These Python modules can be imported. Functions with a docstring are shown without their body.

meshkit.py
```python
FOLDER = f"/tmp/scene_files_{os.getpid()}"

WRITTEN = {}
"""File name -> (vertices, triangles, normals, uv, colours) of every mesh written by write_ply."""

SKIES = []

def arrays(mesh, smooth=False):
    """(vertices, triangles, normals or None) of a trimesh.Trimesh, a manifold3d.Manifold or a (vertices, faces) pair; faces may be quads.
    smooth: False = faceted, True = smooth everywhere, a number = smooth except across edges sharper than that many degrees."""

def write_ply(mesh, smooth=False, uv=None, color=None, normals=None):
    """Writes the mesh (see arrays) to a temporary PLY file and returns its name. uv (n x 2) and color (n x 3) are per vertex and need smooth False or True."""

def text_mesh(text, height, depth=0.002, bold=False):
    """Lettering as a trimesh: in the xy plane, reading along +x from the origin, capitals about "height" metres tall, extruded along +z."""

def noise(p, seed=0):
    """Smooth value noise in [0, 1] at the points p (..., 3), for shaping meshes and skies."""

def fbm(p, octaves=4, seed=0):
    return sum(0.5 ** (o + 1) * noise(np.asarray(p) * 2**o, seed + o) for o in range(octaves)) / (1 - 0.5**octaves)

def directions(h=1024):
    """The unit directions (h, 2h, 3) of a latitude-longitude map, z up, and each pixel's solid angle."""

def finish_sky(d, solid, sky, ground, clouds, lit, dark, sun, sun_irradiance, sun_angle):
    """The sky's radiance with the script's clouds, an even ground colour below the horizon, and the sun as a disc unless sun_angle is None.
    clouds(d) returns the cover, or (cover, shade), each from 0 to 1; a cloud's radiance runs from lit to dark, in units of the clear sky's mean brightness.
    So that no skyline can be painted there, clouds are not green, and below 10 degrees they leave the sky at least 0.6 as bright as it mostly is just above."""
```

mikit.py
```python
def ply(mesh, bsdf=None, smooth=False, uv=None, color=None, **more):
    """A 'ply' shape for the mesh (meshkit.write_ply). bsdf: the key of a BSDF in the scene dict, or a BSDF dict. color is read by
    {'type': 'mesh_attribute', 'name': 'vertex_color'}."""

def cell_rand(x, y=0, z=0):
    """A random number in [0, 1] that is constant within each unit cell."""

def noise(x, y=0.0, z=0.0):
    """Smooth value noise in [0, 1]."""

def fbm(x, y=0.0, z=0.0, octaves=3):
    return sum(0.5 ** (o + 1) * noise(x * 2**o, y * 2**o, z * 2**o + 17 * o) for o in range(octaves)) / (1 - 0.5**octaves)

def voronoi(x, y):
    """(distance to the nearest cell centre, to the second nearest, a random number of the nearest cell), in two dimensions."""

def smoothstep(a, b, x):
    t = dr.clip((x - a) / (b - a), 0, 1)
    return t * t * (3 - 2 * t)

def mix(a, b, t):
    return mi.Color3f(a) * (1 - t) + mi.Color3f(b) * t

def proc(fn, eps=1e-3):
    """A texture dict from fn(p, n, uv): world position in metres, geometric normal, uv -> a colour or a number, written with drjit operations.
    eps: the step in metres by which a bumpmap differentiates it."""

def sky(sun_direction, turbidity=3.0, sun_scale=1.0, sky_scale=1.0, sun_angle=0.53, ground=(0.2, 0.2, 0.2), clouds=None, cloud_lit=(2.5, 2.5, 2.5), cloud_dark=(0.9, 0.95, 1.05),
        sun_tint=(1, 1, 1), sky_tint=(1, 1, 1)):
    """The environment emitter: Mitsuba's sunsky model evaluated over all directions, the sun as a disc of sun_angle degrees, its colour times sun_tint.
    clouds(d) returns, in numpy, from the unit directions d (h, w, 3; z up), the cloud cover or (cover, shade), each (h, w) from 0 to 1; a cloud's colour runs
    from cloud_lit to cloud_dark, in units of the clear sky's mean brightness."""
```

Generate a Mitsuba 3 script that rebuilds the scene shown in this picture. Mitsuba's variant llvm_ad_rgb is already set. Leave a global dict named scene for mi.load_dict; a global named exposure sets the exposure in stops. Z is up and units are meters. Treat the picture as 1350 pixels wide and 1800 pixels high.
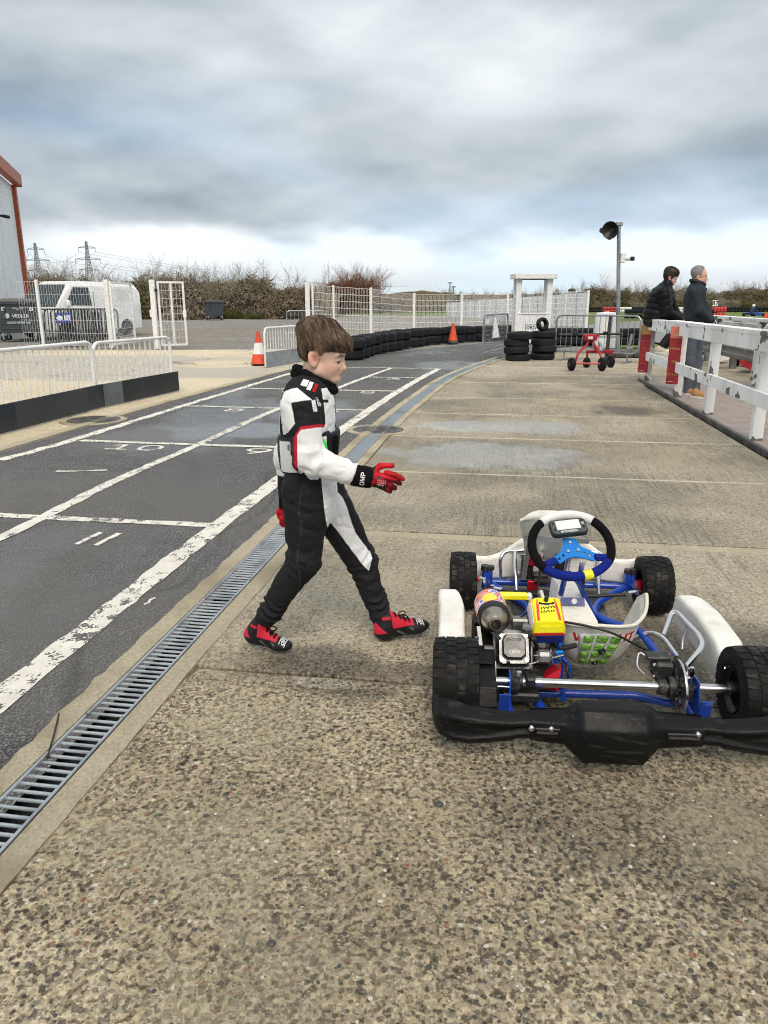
import math, random
import numpy as np, trimesh, manifold3d, drjit as dr, mitsuba as mi, mikit, meshkit
from mikit import proc, noise, fbm, voronoi, cell_rand, smoothstep, mix
from shapely.geometry import Polygon, box as sbox, Point, LineString
from shapely.ops import unary_union
T = mi.ScalarTransform4f
PI = math.pi

# ------------------------------------------------------------------ camera, sky, exposure
FOC, EYE, PITCH = 1300.0, 1.30, math.atan(370 / 1300.0)
scene, labels = {}, {}
scene['camera'] = {'type': 'perspective', 'fov': 2 * math.degrees(math.atan(675 / FOC)), 'fov_axis': 'x', 'near_clip': 0.05, 'far_clip': 6000.0,
                   'to_world': T().look_at(origin=[0, 0, EYE], target=[0, math.cos(PITCH), EYE - math.sin(PITCH)], up=[0, 0, 1])}

def cloud_cover(d):
    x, y, z = d[..., 0], d[..., 1], d[..., 2]
    el = np.degrees(np.arcsin(np.clip(z, 0, 1)))
    q = np.stack([x / (z + 0.16), y / (z + 0.16), np.zeros_like(z)], -1)
    big = meshkit.fbm(np.stack([x * 2.1 + 3.1, y * 2.1 + 7.7, el * 0.10], -1), 4, 5)
    mid = meshkit.fbm(np.stack([x * 4.2 + 9.2, y * 4.2, el * 0.19 + 1.3], -1), 5, 11)
    puff = meshkit.fbm(np.stack([x * 8, y * 8, el * 0.30], -1), 5, 3)
    sm = lambda a, b, v: np.clip((v - a) / (b - a), 0, 1) ** 2 * (3 - 2 * np.clip((v - a) / (b - a), 0, 1))
    # dark cloud base from about five degrees up, paler overcast above, a torn bright band over the horizon
    e = el + 3.8 * (puff - 0.5) + 5.5 * (mid - 0.5) + 0.9 * np.sin(np.arctan2(x, y) * 3.0 + 0.6)
    shade = 0.66 * sm(3.0, 5.4, e) * (1 - 0.55 * sm(8.0, 20.0, e))
    shade = shade + (1.05 * (big - 0.5) + 0.95 * (mid - 0.5) + 0.55 * (puff - 0.5)) * sm(1.0, 5.0, el) + 0.35 * (puff - 0.5)
    shade = shade + 0.17 * sm(2.5, 6.0, el)
    band = 1 - sm(0.8, 4.0, el)
    shade = shade + 0.34 * band
    cover = 1.0 - 0.42 * sm(0.50, 0.68, puff) * (1 - sm(1.5, 6.5, el))
    cover = np.minimum(cover, 1.0 - 0.24 * sm(0.50, 0.66, meshkit.fbm(np.stack([x * 1.6 + 4.4, y * 1.6, z * 5.0], -1), 3, 21)) * sm(1, 5, el) * (1 - sm(9, 16, el)))
    return np.clip(cover, 0, 1), np.clip(shade, 0, 1)

scene['sky'] = mikit.sky((0.05, -0.66, 0.75), turbidity=3, sun_scale=0.32, sun_angle=30, clouds=cloud_cover, cloud_lit=(2.00, 2.10, 2.15), cloud_dark=(0.66, 0.80, 0.92), sun_tint=(0.93, 0.99, 1.12), sky_tint=(1, 1, 1), sky_scale=1.0)
exposure = 2.45

# ------------------------------------------------------------------ helpers
FW = np.array([0, math.cos(PITCH), -math.sin(PITCH)]); UPV = np.array([0, math.sin(PITCH), math.cos(PITCH)])
def ray(x, y): return (x - 675) / FOC * np.array([1.0, 0, 0]) - (y - 900) / FOC * UPV + FW
def G(x, y, z=0.0):            # where the sight line of a photograph pixel meets the level z
    d = ray(x, y); return np.array([0, 0, EYE]) + d * (z - EYE) / d[2]
def D(x, y, Y):                # ... or the distance Y
    d = ray(x, y); return np.array([0, 0, EYE]) + d * Y / d[1]
LANE = math.atan(0.155)        # the lane's and the pavement's direction
DV = np.array([math.sin(LANE), math.cos(LANE)]); NV = np.array([DV[1], -DV[0]])
def ST(s, t, z=0.0):           # s across, t along the lane
    q = s * NV + t * DV; return np.array([q[0], q[1], z])

def key_for(name, parent=None):
    base = name if parent is None else parent + '__' + name
    k, i = base, 0
    while k in scene or k in labels or k in RES:
        i += 1; k = '%s_%03d' % (base, i)
    RES.add(k)
    return k
RES = set()
def tag(k, label=None, cat=None, group=None, kind=None):
    e = labels.setdefault(k, {})
    for a, b in (('label', label), ('category', cat), ('group', group), ('kind', kind)):
        if b: e[a] = b
def thing(name, label, cat, group=None, kind=None):
    k = key_for(name); tag(k, label, cat, group, kind); return k
def obj(name, mesh, bsdf, parent=None, smooth=40, label=None, cat=None, group=None, kind=None, tw=None, **kw):
    k = key_for(name, parent)
    d = mesh if isinstance(mesh, dict) else mikit.ply(mesh, bsdf, smooth=smooth, **kw)
    if tw is not None: d = {**d, 'to_world': tw}
    scene[k] = d
    if label or cat or group or kind: tag(k, label, cat, group, kind)
    return k
def clone(root, tw, label=None, group=None, name=None, skip=(), recolor=None):
    """another one of a thing: copies of all its parts under a key of its own"""
    base = name or root.rstrip('0123456789').rstrip('_') if root[-3:].isdigit() else (name or root)
    r = key_for(base); e = dict(labels[root])
    if label: e['label'] = label
    if group: e['group'] = group
    labels[r] = e
    for k in [k for k in scene if k == root or k.startswith(root + '__')]:
        if any(s in k for s in skip): continue
        d = dict(scene[k]); old = d.get('to_world')
        d['to_world'] = tw if old is None else tw @ old
        if recolor and d['bsdf']['id'] in recolor: d['bsdf'] = {'type': 'ref', 'id': recolor[d['bsdf']['id']]}
        scene[r + k[len(root):]] = d
        if k != root and k in labels: labels[r + k[len(root):]] = dict(labels[k])
    return r
_ORD = 'first second third fourth fifth sixth seventh eighth ninth tenth eleventh twelfth thirteenth fourteenth fifteenth sixteenth seventeenth eighteenth nineteenth twentieth'.split()
def nth(n): return _ORD[n - 1] if n <= 20 else 'twenty-' + _ORD[n - 21]
def xf(x=0, y=0, z=0, rz=0, sc=1):
    return T().translate([float(x), float(y), float(z)]).rotate([0, 0, 1], float(rz)).scale([sc] * 3 if np.isscalar(sc) else list(map(float, sc)))

def cat(*ms):
    out = []
    for m in ms:
        if isinstance(m, (list, tuple)): out += [q for q in m if q is not None]
        elif m is not None: out.append(m)
    return trimesh.util.concatenate(out)
def mk(v, f): return trimesh.Trimesh(np.asarray(v, float), np.asarray(f, int), process=False)
_BV = np.array([[x, y, z] for x in (-.5, .5) for y in (-.5, .5) for z in (-.5, .5)], float)
_BF = np.array([[0, 1, 3], [0, 3, 2], [4, 6, 7], [4, 7, 5], [0, 4, 5], [0, 5, 1], [2, 3, 7], [2, 7, 6], [0, 2, 6], [0, 6, 4], [1, 5, 7], [1, 7, 3]])
def rotm(rx=0, ry=0, rz=0):
    return trimesh.transformations.euler_matrix(*np.radians([rx, ry, rz]))[:3, :3]
def box(c, s, r=0.0, rot=None):
    """a block with centre c, sizes s; r: chamfer"""
    s = np.asarray(s, float)
    if r <= 0: v, f = _BV * s, _BF
    else:
        r = min(r, 0.49 * s.min()); pts = []
        for sx in (-1, 1):
            for sy in (-1, 1):
                for sz in (-1, 1):
                    h = s / 2; q = np.array([sx, sy, sz])
                    for k in range(3):
                        e = h - r; e[k] = h[k]; pts.append(q * e)
        hl = manifold3d.Manifold.hull_points(np.array(pts)).to_mesh(); v, f = hl.vert_properties[:, :3].astype(float), hl.tri_verts
    if rot is not None: v = v @ np.asarray(rot).T
    return mk(v + np.asarray(c, float), f)
def bar(a, b, w, h=None, r=0.0, up=(0, 0, 1)):
    """a square bar from a to b"""
    a, b = np.asarray(a, float), np.asarray(b, float); h = h or w
    y = b - a; L = np.linalg.norm(y); y = y / L; up = np.asarray(up, float)
    if abs(y @ up) > 0.98: up = np.array([1.0, 0, 0])
    x = np.cross(y, up); x /= np.linalg.norm(x); z = np.cross(x, y)
    return box((a + b) / 2, (w, L, h), r, np.stack([x, y, z], 1))
def smooth_path(pts, n=8, closed=False):
    p = np.asarray(pts, float)
    if closed: p = np.vstack([p[-1], p, p[0], p[1]])
    else: p = np.vstack([2 * p[0] - p[1], p, 2 * p[-1] - p[-2]])
    out = []
    for i in range(1, len(p) - 2):
        for t in np.arange(n) / n:
            a, b, c, d = p[i - 1:i + 3]
            out.append(0.5 * ((2 * b) + (c - a) * t + (2 * a - 5 * b + 4 * c - d) * t * t + (3 * b - a - 3 * c + d) * t ** 3))
    if not closed: out.append(p[-2])
    return np.array(out)
def round_path(pts, r, n=5):
    """straight runs with bends of about radius r"""
    p = [np.asarray(q, float) for q in pts]; out = [p[0]]
    for a, b, c in zip(p, p[1:], p[2:]):
        u, v = a - b, c - b; lu, lv = np.linalg.norm(u), np.linalg.norm(v); k = min(r, 0.45 * lu, 0.45 * lv)
        s, e = b + u / lu * k, b + v / lv * k
        for t in np.linspace(0, 1, n): out.append((1 - t) ** 2 * s + 2 * t * (1 - t) * b + t * t * e)
    return np.array(out + [p[-1]])
def tube(pts, r, n=10, caps=True, closed=False, flat=1.0):
    p = np.asarray(pts, float); m = len(p); R = np.broadcast_to(np.asarray(r, float), (m,))
    t = np.roll(p, -1, 0) - np.roll(p, 1, 0) if closed else np.gradient(p, axis=0)
    t /= np.linalg.norm(t, axis=1, keepdims=True) + 1e-12
    a = np.cross(t[0], [0, 0, 1.0]) if abs(t[0][2]) < 0.95 else np.cross(t[0], [1.0, 0, 0])
    a /= np.linalg.norm(a); fr = []
    for i in range(m):
        a = a - t[i] * (a @ t[i]); a /= np.linalg.norm(a) + 1e-12; fr.append((a, np.cross(t[i], a)))
    A, B = np.array([q[0] for q in fr]), np.array([q[1] for q in fr])
    an = np.arange(n) * 2 * PI / n
    v = (p[:, None] + R[:, None, None] * (np.cos(an)[None, :, None] * A[:, None] + flat * np.sin(an)[None, :, None] * B[:, None])).reshape(-1, 3)
    rows = m if closed else m - 1
    i, j = np.meshgrid(np.arange(rows), np.arange(n), indexing='ij'); i2 = (i + 1) % m
    q = np.stack([i * n + j, i * n + (j + 1) % n, i2 * n + (j + 1) % n, i2 * n + j], -1).reshape(-1, 4)
    f = np.vstack([q[:, [0, 1, 2]], q[:, [0, 2, 3]]])
    if caps and not closed:
        v = np.vstack([v, p[0], p[-1]]); k = np.arange(n)
        f = np.vstack([f, np.stack([(k + 1) % n, k, k * 0 + m * n], 1), np.stack([(m - 1) * n + k, (m - 1) * n + (k + 1) % n, k * 0 + m * n + 1], 1)])
    return mk(v, f)
def rod(a, b, r, n=8, r2=None): return tube([a, b], [r, r if r2 is None else r2], n)
def lathe(prof, n=24, axis='z', c=(0, 0, 0)):
    """profile (radius, height) turned about an axis"""
    p = np.asarray(prof, float); an = np.arange(n) * 2 * PI / n
    v = np.stack([p[:, None, 0] * np.cos(an), p[:, None, 0] * np.sin(an), np.repeat(p[:, 1:2], n, 1)], -1).reshape(-1, 3)
    i, j = np.meshgrid(np.arange(len(p) - 1), np.arange(n), indexing='ij')
    q = np.stack([i * n + j, i * n + (j + 1) % n, (i + 1) * n + (j + 1) % n, (i + 1) * n + j], -1).reshape(-1, 4)
    f = np.vstack([q[:, [0, 1, 2]], q[:, [0, 2, 3]]])
    if axis == 'x': v = v[:, [2, 0, 1]]
    elif axis == 'y': v = v[:, [1, 2, 0]]
    return mk(v + np.asarray(c, float), f)
def plate(poly, h, z=0.0):
    """a flat plate of the outline poly (points or shapely), h thick, from z up"""
    g = poly if hasattr(poly, 'geom_type') else Polygon(poly)
    ms = [trimesh.creation.extrude_polygon(q, h, engine='earcut') for q in getattr(g, 'geoms', [g]) if q.area > 1e-9]
    m = trimesh.util.concatenate(ms); m.apply_translation([0, 0, z]); return m
def place(m, M3=None, t=(0, 0, 0)):
    v = m.vertices if M3 is None else m.vertices @ np.asarray(M3).T
    f = m.faces
    if M3 is not None and np.linalg.det(np.asarray(M3)) < 0: f = f[:, ::-1]
    return mk(v + np.asarray(t, float), f)
def frame(x, y):
    """rotation whose first two columns run along x and (about) y"""
    x = np.asarray(x, float); x = x / np.linalg.norm(x); y = np.asarray(y, float); y = y - x * (x @ y); y /= np.linalg.norm(y)
    return np.stack([x, y, np.cross(x, y)], 1)
def text(s, h, depth=0.002, bold=True, centre=True):
    m = meshkit.text_mesh(s, h, depth, bold)
    if centre: m.apply_translation([-(m.bounds[0][0] + m.bounds[1][0]) / 2, -(m.bounds[0][1] + m.bounds[1][1]) / 2, 0])
    return m
def grid_sheet(F, nu, nv, wrap=False):
    """quads over F(u, v), u and v arrays in 0..1"""  # blush on cheek, ear and nose; shade in the ear hollow painted in
    u, v = np.meshgrid(np.linspace(0, 1, nu), np.linspace(0, 1, nv), indexing='ij')
    P = F(u, v).reshape(-1, 3); i, j = np.meshgrid(np.arange(nu - 1), np.arange(nv - 1), indexing='ij')
    q = np.stack([i * nv + j, (i + 1) * nv + j, (i + 1) * nv + j + 1, i * nv + j + 1], -1).reshape(-1, 4)
    return mk(P, np.vstack([q[:, [0, 1, 2]], q[:, [0, 2, 3]]]))
def hull(pts):
    h = manifold3d.Manifold.hull_points(np.asarray(pts, float)).to_mesh(); return mk(h.vert_properties[:, :3], h.tri_verts)

def surface_nets(f, lo, hi, step, chunk=40):
    """a closed surface of f(points) < 0 (a distance field in metres) as a smooth mesh; only blocks near the surface are sampled finely"""
    lo, hi = np.asarray(lo, float), np.asarray(hi, float); n = np.ceil((hi - lo) / step).astype(int) + 1
    B = 8; nb = -(-n // B); n = nb * B + 1
    cx = [lo[k] + (np.arange(nb[k]) + 0.5) * B * step for k in range(3)]
    cc = np.stack(np.meshgrid(*cx, indexing='ij'), -1).reshape(-1, 3)
    near = np.abs(f(cc)) < B * step * 0.87 * 1.35 + step
    val = np.full(n, np.nan, np.float32)
    ids = np.stack(np.unravel_index(np.nonzero(near)[0], nb), 1)
    off = np.stack(np.meshgrid(*[np.arange(B + 1)] * 3, indexing='ij'), -1).reshape(-1, 3)
    for k in range(0, len(ids), 600):
        g = (ids[k:k + 600, None] * B + off).reshape(-1, 3)
        val[g[:, 0], g[:, 1], g[:, 2]] = f(lo + g * step)
    neg = val < 0; ok = np.isfinite(val)
    c0 = np.array([n[0] - 1, n[1] - 1, n[2] - 1]); cnt = np.zeros(c0, int); good = np.ones(c0, bool)
    sl = lambda a, q: a[q[0]:q[0] + c0[0], q[1]:q[1] + c0[1], q[2]:q[2] + c0[2]]
    corners = [(a, b, c) for a in (0, 1) for b in (0, 1) for c in (0, 1)]
    for q in corners: cnt += sl(neg, q); good &= sl(ok, q)
    act = good & (cnt > 0) & (cnt < 8); cells = np.stack(np.nonzero(act), 1)
    index = np.full(c0, -1); index[act] = np.arange(len(cells))
    acc, w = np.zeros((len(cells), 3)), np.zeros(len(cells))
    cv = {q: val[cells[:, 0] + q[0], cells[:, 1] + q[1], cells[:, 2] + q[2]] for q in corners}
    for a in corners:
        for k in range(3):
            if a[k]: continue
            b = list(a); b[k] = 1; b = tuple(b); va, vb = cv[a], cv[b]; m = (va < 0) != (vb < 0)
            t = np.where(m, va / np.where(m, va - vb, 1), 0)
            p = np.array(a, float)[None] + t[:, None] * np.eye(3)[k]; acc[m] += p[m]; w[m] += 1
    V = lo + (cells + acc / np.maximum(w, 1)[:, None]) * step; F = []
    for k in range(3):
        a, b = (k + 1) % 3, (k + 2) % 3
        s0 = [slice(None)] * 3; s1 = [slice(None)] * 3; s0[k] = slice(0, -1); s1[k] = slice(1, None)
        na, nc = neg[tuple(s0)], neg[tuple(s1)]; e = np.stack(np.nonzero((na != nc) & ok[tuple(s0)] & ok[tuple(s1)]), 1)
        e = e[(e[:, a] > 0) & (e[:, b] > 0) & (e[:, a] < c0[a]) & (e[:, b] < c0[b]) & (e[:, k] < c0[k])]
        def at(da, db):
            q = e.copy(); q[:, a] -= da; q[:, b] -= db; return index[q[:, 0], q[:, 1], q[:, 2]]
        q = np.stack([at(1, 1), at(0, 1), at(0, 0), at(1, 0)], 1); fl = neg[e[:, 0], e[:, 1], e[:, 2]]
        q[~fl] = q[~fl][:, ::-1]; q = q[(q >= 0).all(1)]; F.append(q)
    q = np.vstack(F)
    return mk(V, np.vstack([q[:, [0, 1, 2]], q[:, [0, 2, 3]]]))
def cone_sdf(p, a, b, ra, rb):
    """distance to a round cone from a (radius ra) to b (rb)"""
    a, b = np.asarray(a, float), np.asarray(b, float); d = b - a
    h = np.clip(((p - a) @ d) / (d @ d + 1e-12), 0, 1)
    return np.linalg.norm(p - a - h[:, None] * d, axis=1) - (ra + (rb - ra) * h)
def ell_sdf(p, c, r, R=None):
    q = p - np.asarray(c, float)
    if R is not None: q = q @ np.asarray(R)
    r = np.asarray(r, float); k0 = np.linalg.norm(q / r, axis=1); k1 = np.linalg.norm(q / r ** 2, axis=1)
    return k0 * (k0 - 1) / np.maximum(k1, 1e-9)
def box_sdf(p, c, h, r=0.0, R=None):
    q = p - np.asarray(c, float)
    if R is not None: q = q @ np.asarray(R)
    q = np.abs(q) - (np.asarray(h, float) - r)
    return np.linalg.norm(np.maximum(q, 0), axis=1) + np.minimum(q.max(1), 0) - r
def smin(a, b, k):
    h = np.maximum(k - np.abs(a - b), 0) / k
    return np.minimum(a, b) - h * h * k * 0.25
def smax(a, b, k): return -smin(-a, -b, k)

# ------------------------------------------------------------------ materials
def rgb(*c): return {'type': 'rgb', 'value': [float(q) for q in c]}
def bs(key, col, rough=0.5, metal=0.0, spec=0.5, bump=None, bscale=1.0, two=True, **kw):
    d = {'type': 'principled', 'base_color': rgb(*col) if isinstance(col, (tuple, list)) else proc(col), 'metallic': metal, 'specular': spec,
         'roughness': proc(rough) if callable(rough) else rough, **kw}
    if bump is not None: d = {'type': 'bumpmap', 'arbitrary': proc(bump[0], bump[1]), 'scale': bscale, 'bsdf': d}
    if two: d = {'type': 'twosided', 'bsdf': d}
    scene[key] = d
def worn(c0, c1, sc, lo=0.45, hi=0.7, oct=3):
    """a colour that goes over into another in patches"""
    return lambda p, n, uv: mix(c0, c1, smoothstep(lo, hi, fbm(p.x * sc, p.y * sc, p.z * sc, oct)))
ca, sa = float(NV[0]), float(NV[1])
def lane_st(p): return p.x * ca + p.y * sa, -p.x * sa + p.y * ca

def aggregate(p):
    """exposed stones in worn concrete: (height, colour) of the top layer"""
    s, t = lane_st(p)
    wob = fbm(p.x * 90, p.y * 90, 0.0, 2) * 0.35
    d1, d2, r1 = voronoi(p.x * 66 + wob, p.y * 66 + wob)
    e1, e2, r2 = voronoi(p.x * 150 + 7.3 + wob, p.y * 150 + 2.1)
    big = smoothstep(0.52, 0.36, d1 + 0.10 * wob) * smoothstep(0.30, 0.40, r1)
    small = smoothstep(0.5, 0.35, e1) * smoothstep(0.35, 0.45, r2)
    return big, r1, small, r2
def slab_colour(p, n, uv):
    s, t = lane_st(p)
    big, r1, small, r2 = aggregate(p)
    pat = fbm(p.x * 1.3, p.y * 1.3, 0.0, 4); pat2 = fbm(p.x * 5.1 + 3, p.y * 5.1, 1.0, 4); fine = fbm(p.x * 120, p.y * 120, 0.0, 3)
    near = 1 - 0.72 * smoothstep(2.1, 2.9, t + 0.9 * (pat2 - 0.5))
    base = mix((0.350, 0.312, 0.240), (0.435, 0.397, 0.320), pat2)
    base = mix(base, mi.Color3f(0.245, 0.212, 0.155), smoothstep(0.50, 0.72, pat) * 0.5)
    base = mix(base, base * mi.Color3f(1.20, 1.12, 0.95), 1 - smoothstep(1.9, 3.0, t)); base = base * 1.10
    # stones: mostly tan and brown, some grey-black, a few white and a few brick red
    st1 = mix((0.245, 0.195, 0.12), (0.37, 0.305, 0.205), smoothstep(0.3, 0.75, r1))
    st1 = mix(st1, mi.Color3f(0.095, 0.080, 0.058), smoothstep(0.74, 0.745, r1)); st1 = mix(st1, mi.Color3f(0.27, 0.255, 0.225), smoothstep(0.90, 0.905, r1))
    st1 = mix(st1, mi.Color3f(0.60, 0.56, 0.47), smoothstep(0.955, 0.957, r1)); st1 = mix(st1, mi.Color3f(0.30, 0.12, 0.06), smoothstep(0.985, 0.987, r1))
    st2 = mix((0.20, 0.165, 0.105), (0.43, 0.37, 0.265), smoothstep(0.35, 0.9, r2)); st2 = mix(st2, mi.Color3f(0.66, 0.62, 0.52), smoothstep(0.965, 0.97, r2)); st2 = mix(st2, mi.Color3f(0.06, 0.06, 0.055), smoothstep(0.87, 0.88, r2) * (1 - smoothstep(0.93, 0.94, r2)))
    k = mix(mi.Color3f(0.42), mi.Color3f(1.0), near).x * (0.55 + 0.45 * smoothstep(0.30, 0.55, fbm(p.x * 2.4, p.y * 2.4, 4.0, 3)))
    c = mix(base * (0.55 + 0.90 * fine), st2, small * k * 0.8); c = mix(c, st1, big * k * 0.9)
    pit = smoothstep(0.56, 0.70, fbm(p.x * 95 + 5, p.y * 95, 3.0, 3)); c = c * (1 - 0.62 * pit * (0.35 + 0.65 * near)); c = c * (1 - near * 0.38 * smoothstep(0.53, 0.63, fbm(p.x * 105, p.y * 105, 9.0, 3)))
    # brushed finish: fine dark furrows along the lane on the upper slabs, in bundles
    rid = fbm(s * 150, t * 5.0, 2.0, 3); bundle = smoothstep(0.42, 0.62, fbm(s * 2.0, t * 1.2, 7.0, 3))
    far = smoothstep(2.2, 2.9, t); c = c * mix((1.0, 1.0, 1.0), (0.84, 0.825, 0.785), far * (0.45 + 0.55 * smoothstep(0.40, 0.62, fbm(p.x * 0.9 + 7, p.y * 0.9, 2.0, 4)))); c = c * (0.90 + 0.2 * cell_rand(dr.floor((t + 0.72) / 1.6), 3.0)); c = c * (1 - far * (0.10 + 0.20 * bundle) * smoothstep(0.48, 0.66, rid))
    # wet stains and films, mostly six to nine metres out, plus painted under-kart shade
    c = c * (1 - 0.56 * damp_and_shade(s, t, p) * (1 - 0.6 * film(s, t, p)))
    lich = smoothstep(0.6, 0.74, fbm(p.x * 3.3 + 9, p.y * 3.3, 5.0, 4)); c = mix(c, mi.Color3f(0.36, 0.325, 0.22), lich * 0.30)
    return c
def damp_and_shade(s, t, p):
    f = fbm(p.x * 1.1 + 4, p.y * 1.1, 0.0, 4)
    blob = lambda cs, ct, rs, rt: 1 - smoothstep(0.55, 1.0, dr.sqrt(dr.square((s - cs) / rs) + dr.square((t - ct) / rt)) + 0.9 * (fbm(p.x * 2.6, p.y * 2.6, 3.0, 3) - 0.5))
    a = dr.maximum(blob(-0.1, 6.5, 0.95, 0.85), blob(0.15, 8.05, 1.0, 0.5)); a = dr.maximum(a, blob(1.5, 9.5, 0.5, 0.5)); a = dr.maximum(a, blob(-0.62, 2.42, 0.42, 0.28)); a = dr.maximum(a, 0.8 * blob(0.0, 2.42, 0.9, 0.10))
    a = dr.maximum(a, 0.7 * blob(0.75, 1.65, 0.9, 0.28)); a = dr.maximum(a, blob(0.45, 2.65, 0.85, 0.60))  # under bumper and kart: contact shade painted into the slab along with wetness
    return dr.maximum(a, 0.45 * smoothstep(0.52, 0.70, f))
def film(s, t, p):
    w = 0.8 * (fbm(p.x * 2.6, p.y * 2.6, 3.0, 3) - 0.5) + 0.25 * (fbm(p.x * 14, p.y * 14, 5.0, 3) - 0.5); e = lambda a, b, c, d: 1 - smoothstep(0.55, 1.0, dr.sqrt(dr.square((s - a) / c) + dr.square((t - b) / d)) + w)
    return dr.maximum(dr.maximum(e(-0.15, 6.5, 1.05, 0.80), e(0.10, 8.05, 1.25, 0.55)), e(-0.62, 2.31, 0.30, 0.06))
def slab_rough(p, n, uv):
    s, t = lane_st(p); return dr.maximum(0.10, 0.74 - 0.24 * damp_and_shade(s, t, p) - 0.50 * film(s, t, p))
def slab_bump(p, n, uv):
    s, t = lane_st(p); big, r1, small, r2 = aggregate(p); near = 1 - 0.6 * smoothstep(2.2, 2.6, t); flat = 1 - 0.88 * film(s, t, p)
    pit = smoothstep(0.56, 0.70, fbm(p.x * 95 + 5, p.y * 95, 3.0, 3))
    return flat * ((0.0030 * big + 0.0016 * small - 0.0030 * pit) * near + 0.0012 * fbm(p.x * 200, p.y * 200, 0.0, 2) + (1 - near) * 0.006 * fbm(s * 150, t * 5.0, 2.0, 3))
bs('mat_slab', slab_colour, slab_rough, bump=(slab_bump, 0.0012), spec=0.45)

def edge_colour(p, n, uv):
    a, b = fbm(p.x * 7, p.y * 7, 0.0, 4), fbm(p.x * 120, p.y * 120, 0.0, 3)
    d1, d2, r = voronoi(p.x * 95, p.y * 95)
    c = mix((0.285, 0.243, 0.165), (0.405, 0.355, 0.255), a) * (0.75 + 0.5 * b); c = mix(c, mix((0.14, 0.12, 0.085), (0.5, 0.45, 0.36), r), smoothstep(0.45, 0.3, d1) * 0.4)
    return mix(c, mi.Color3f(0.20, 0.165, 0.10), smoothstep(0.55, 0.72, fbm(p.x * 2.2, p.y * 2.2, 8.0, 4)) * 0.7)
bs('mat_edge', edge_colour, 0.8, bump=(lambda p, n, uv: 0.003 * fbm(p.x * 80, p.y * 80, 0.0, 4), 0.001))
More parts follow.
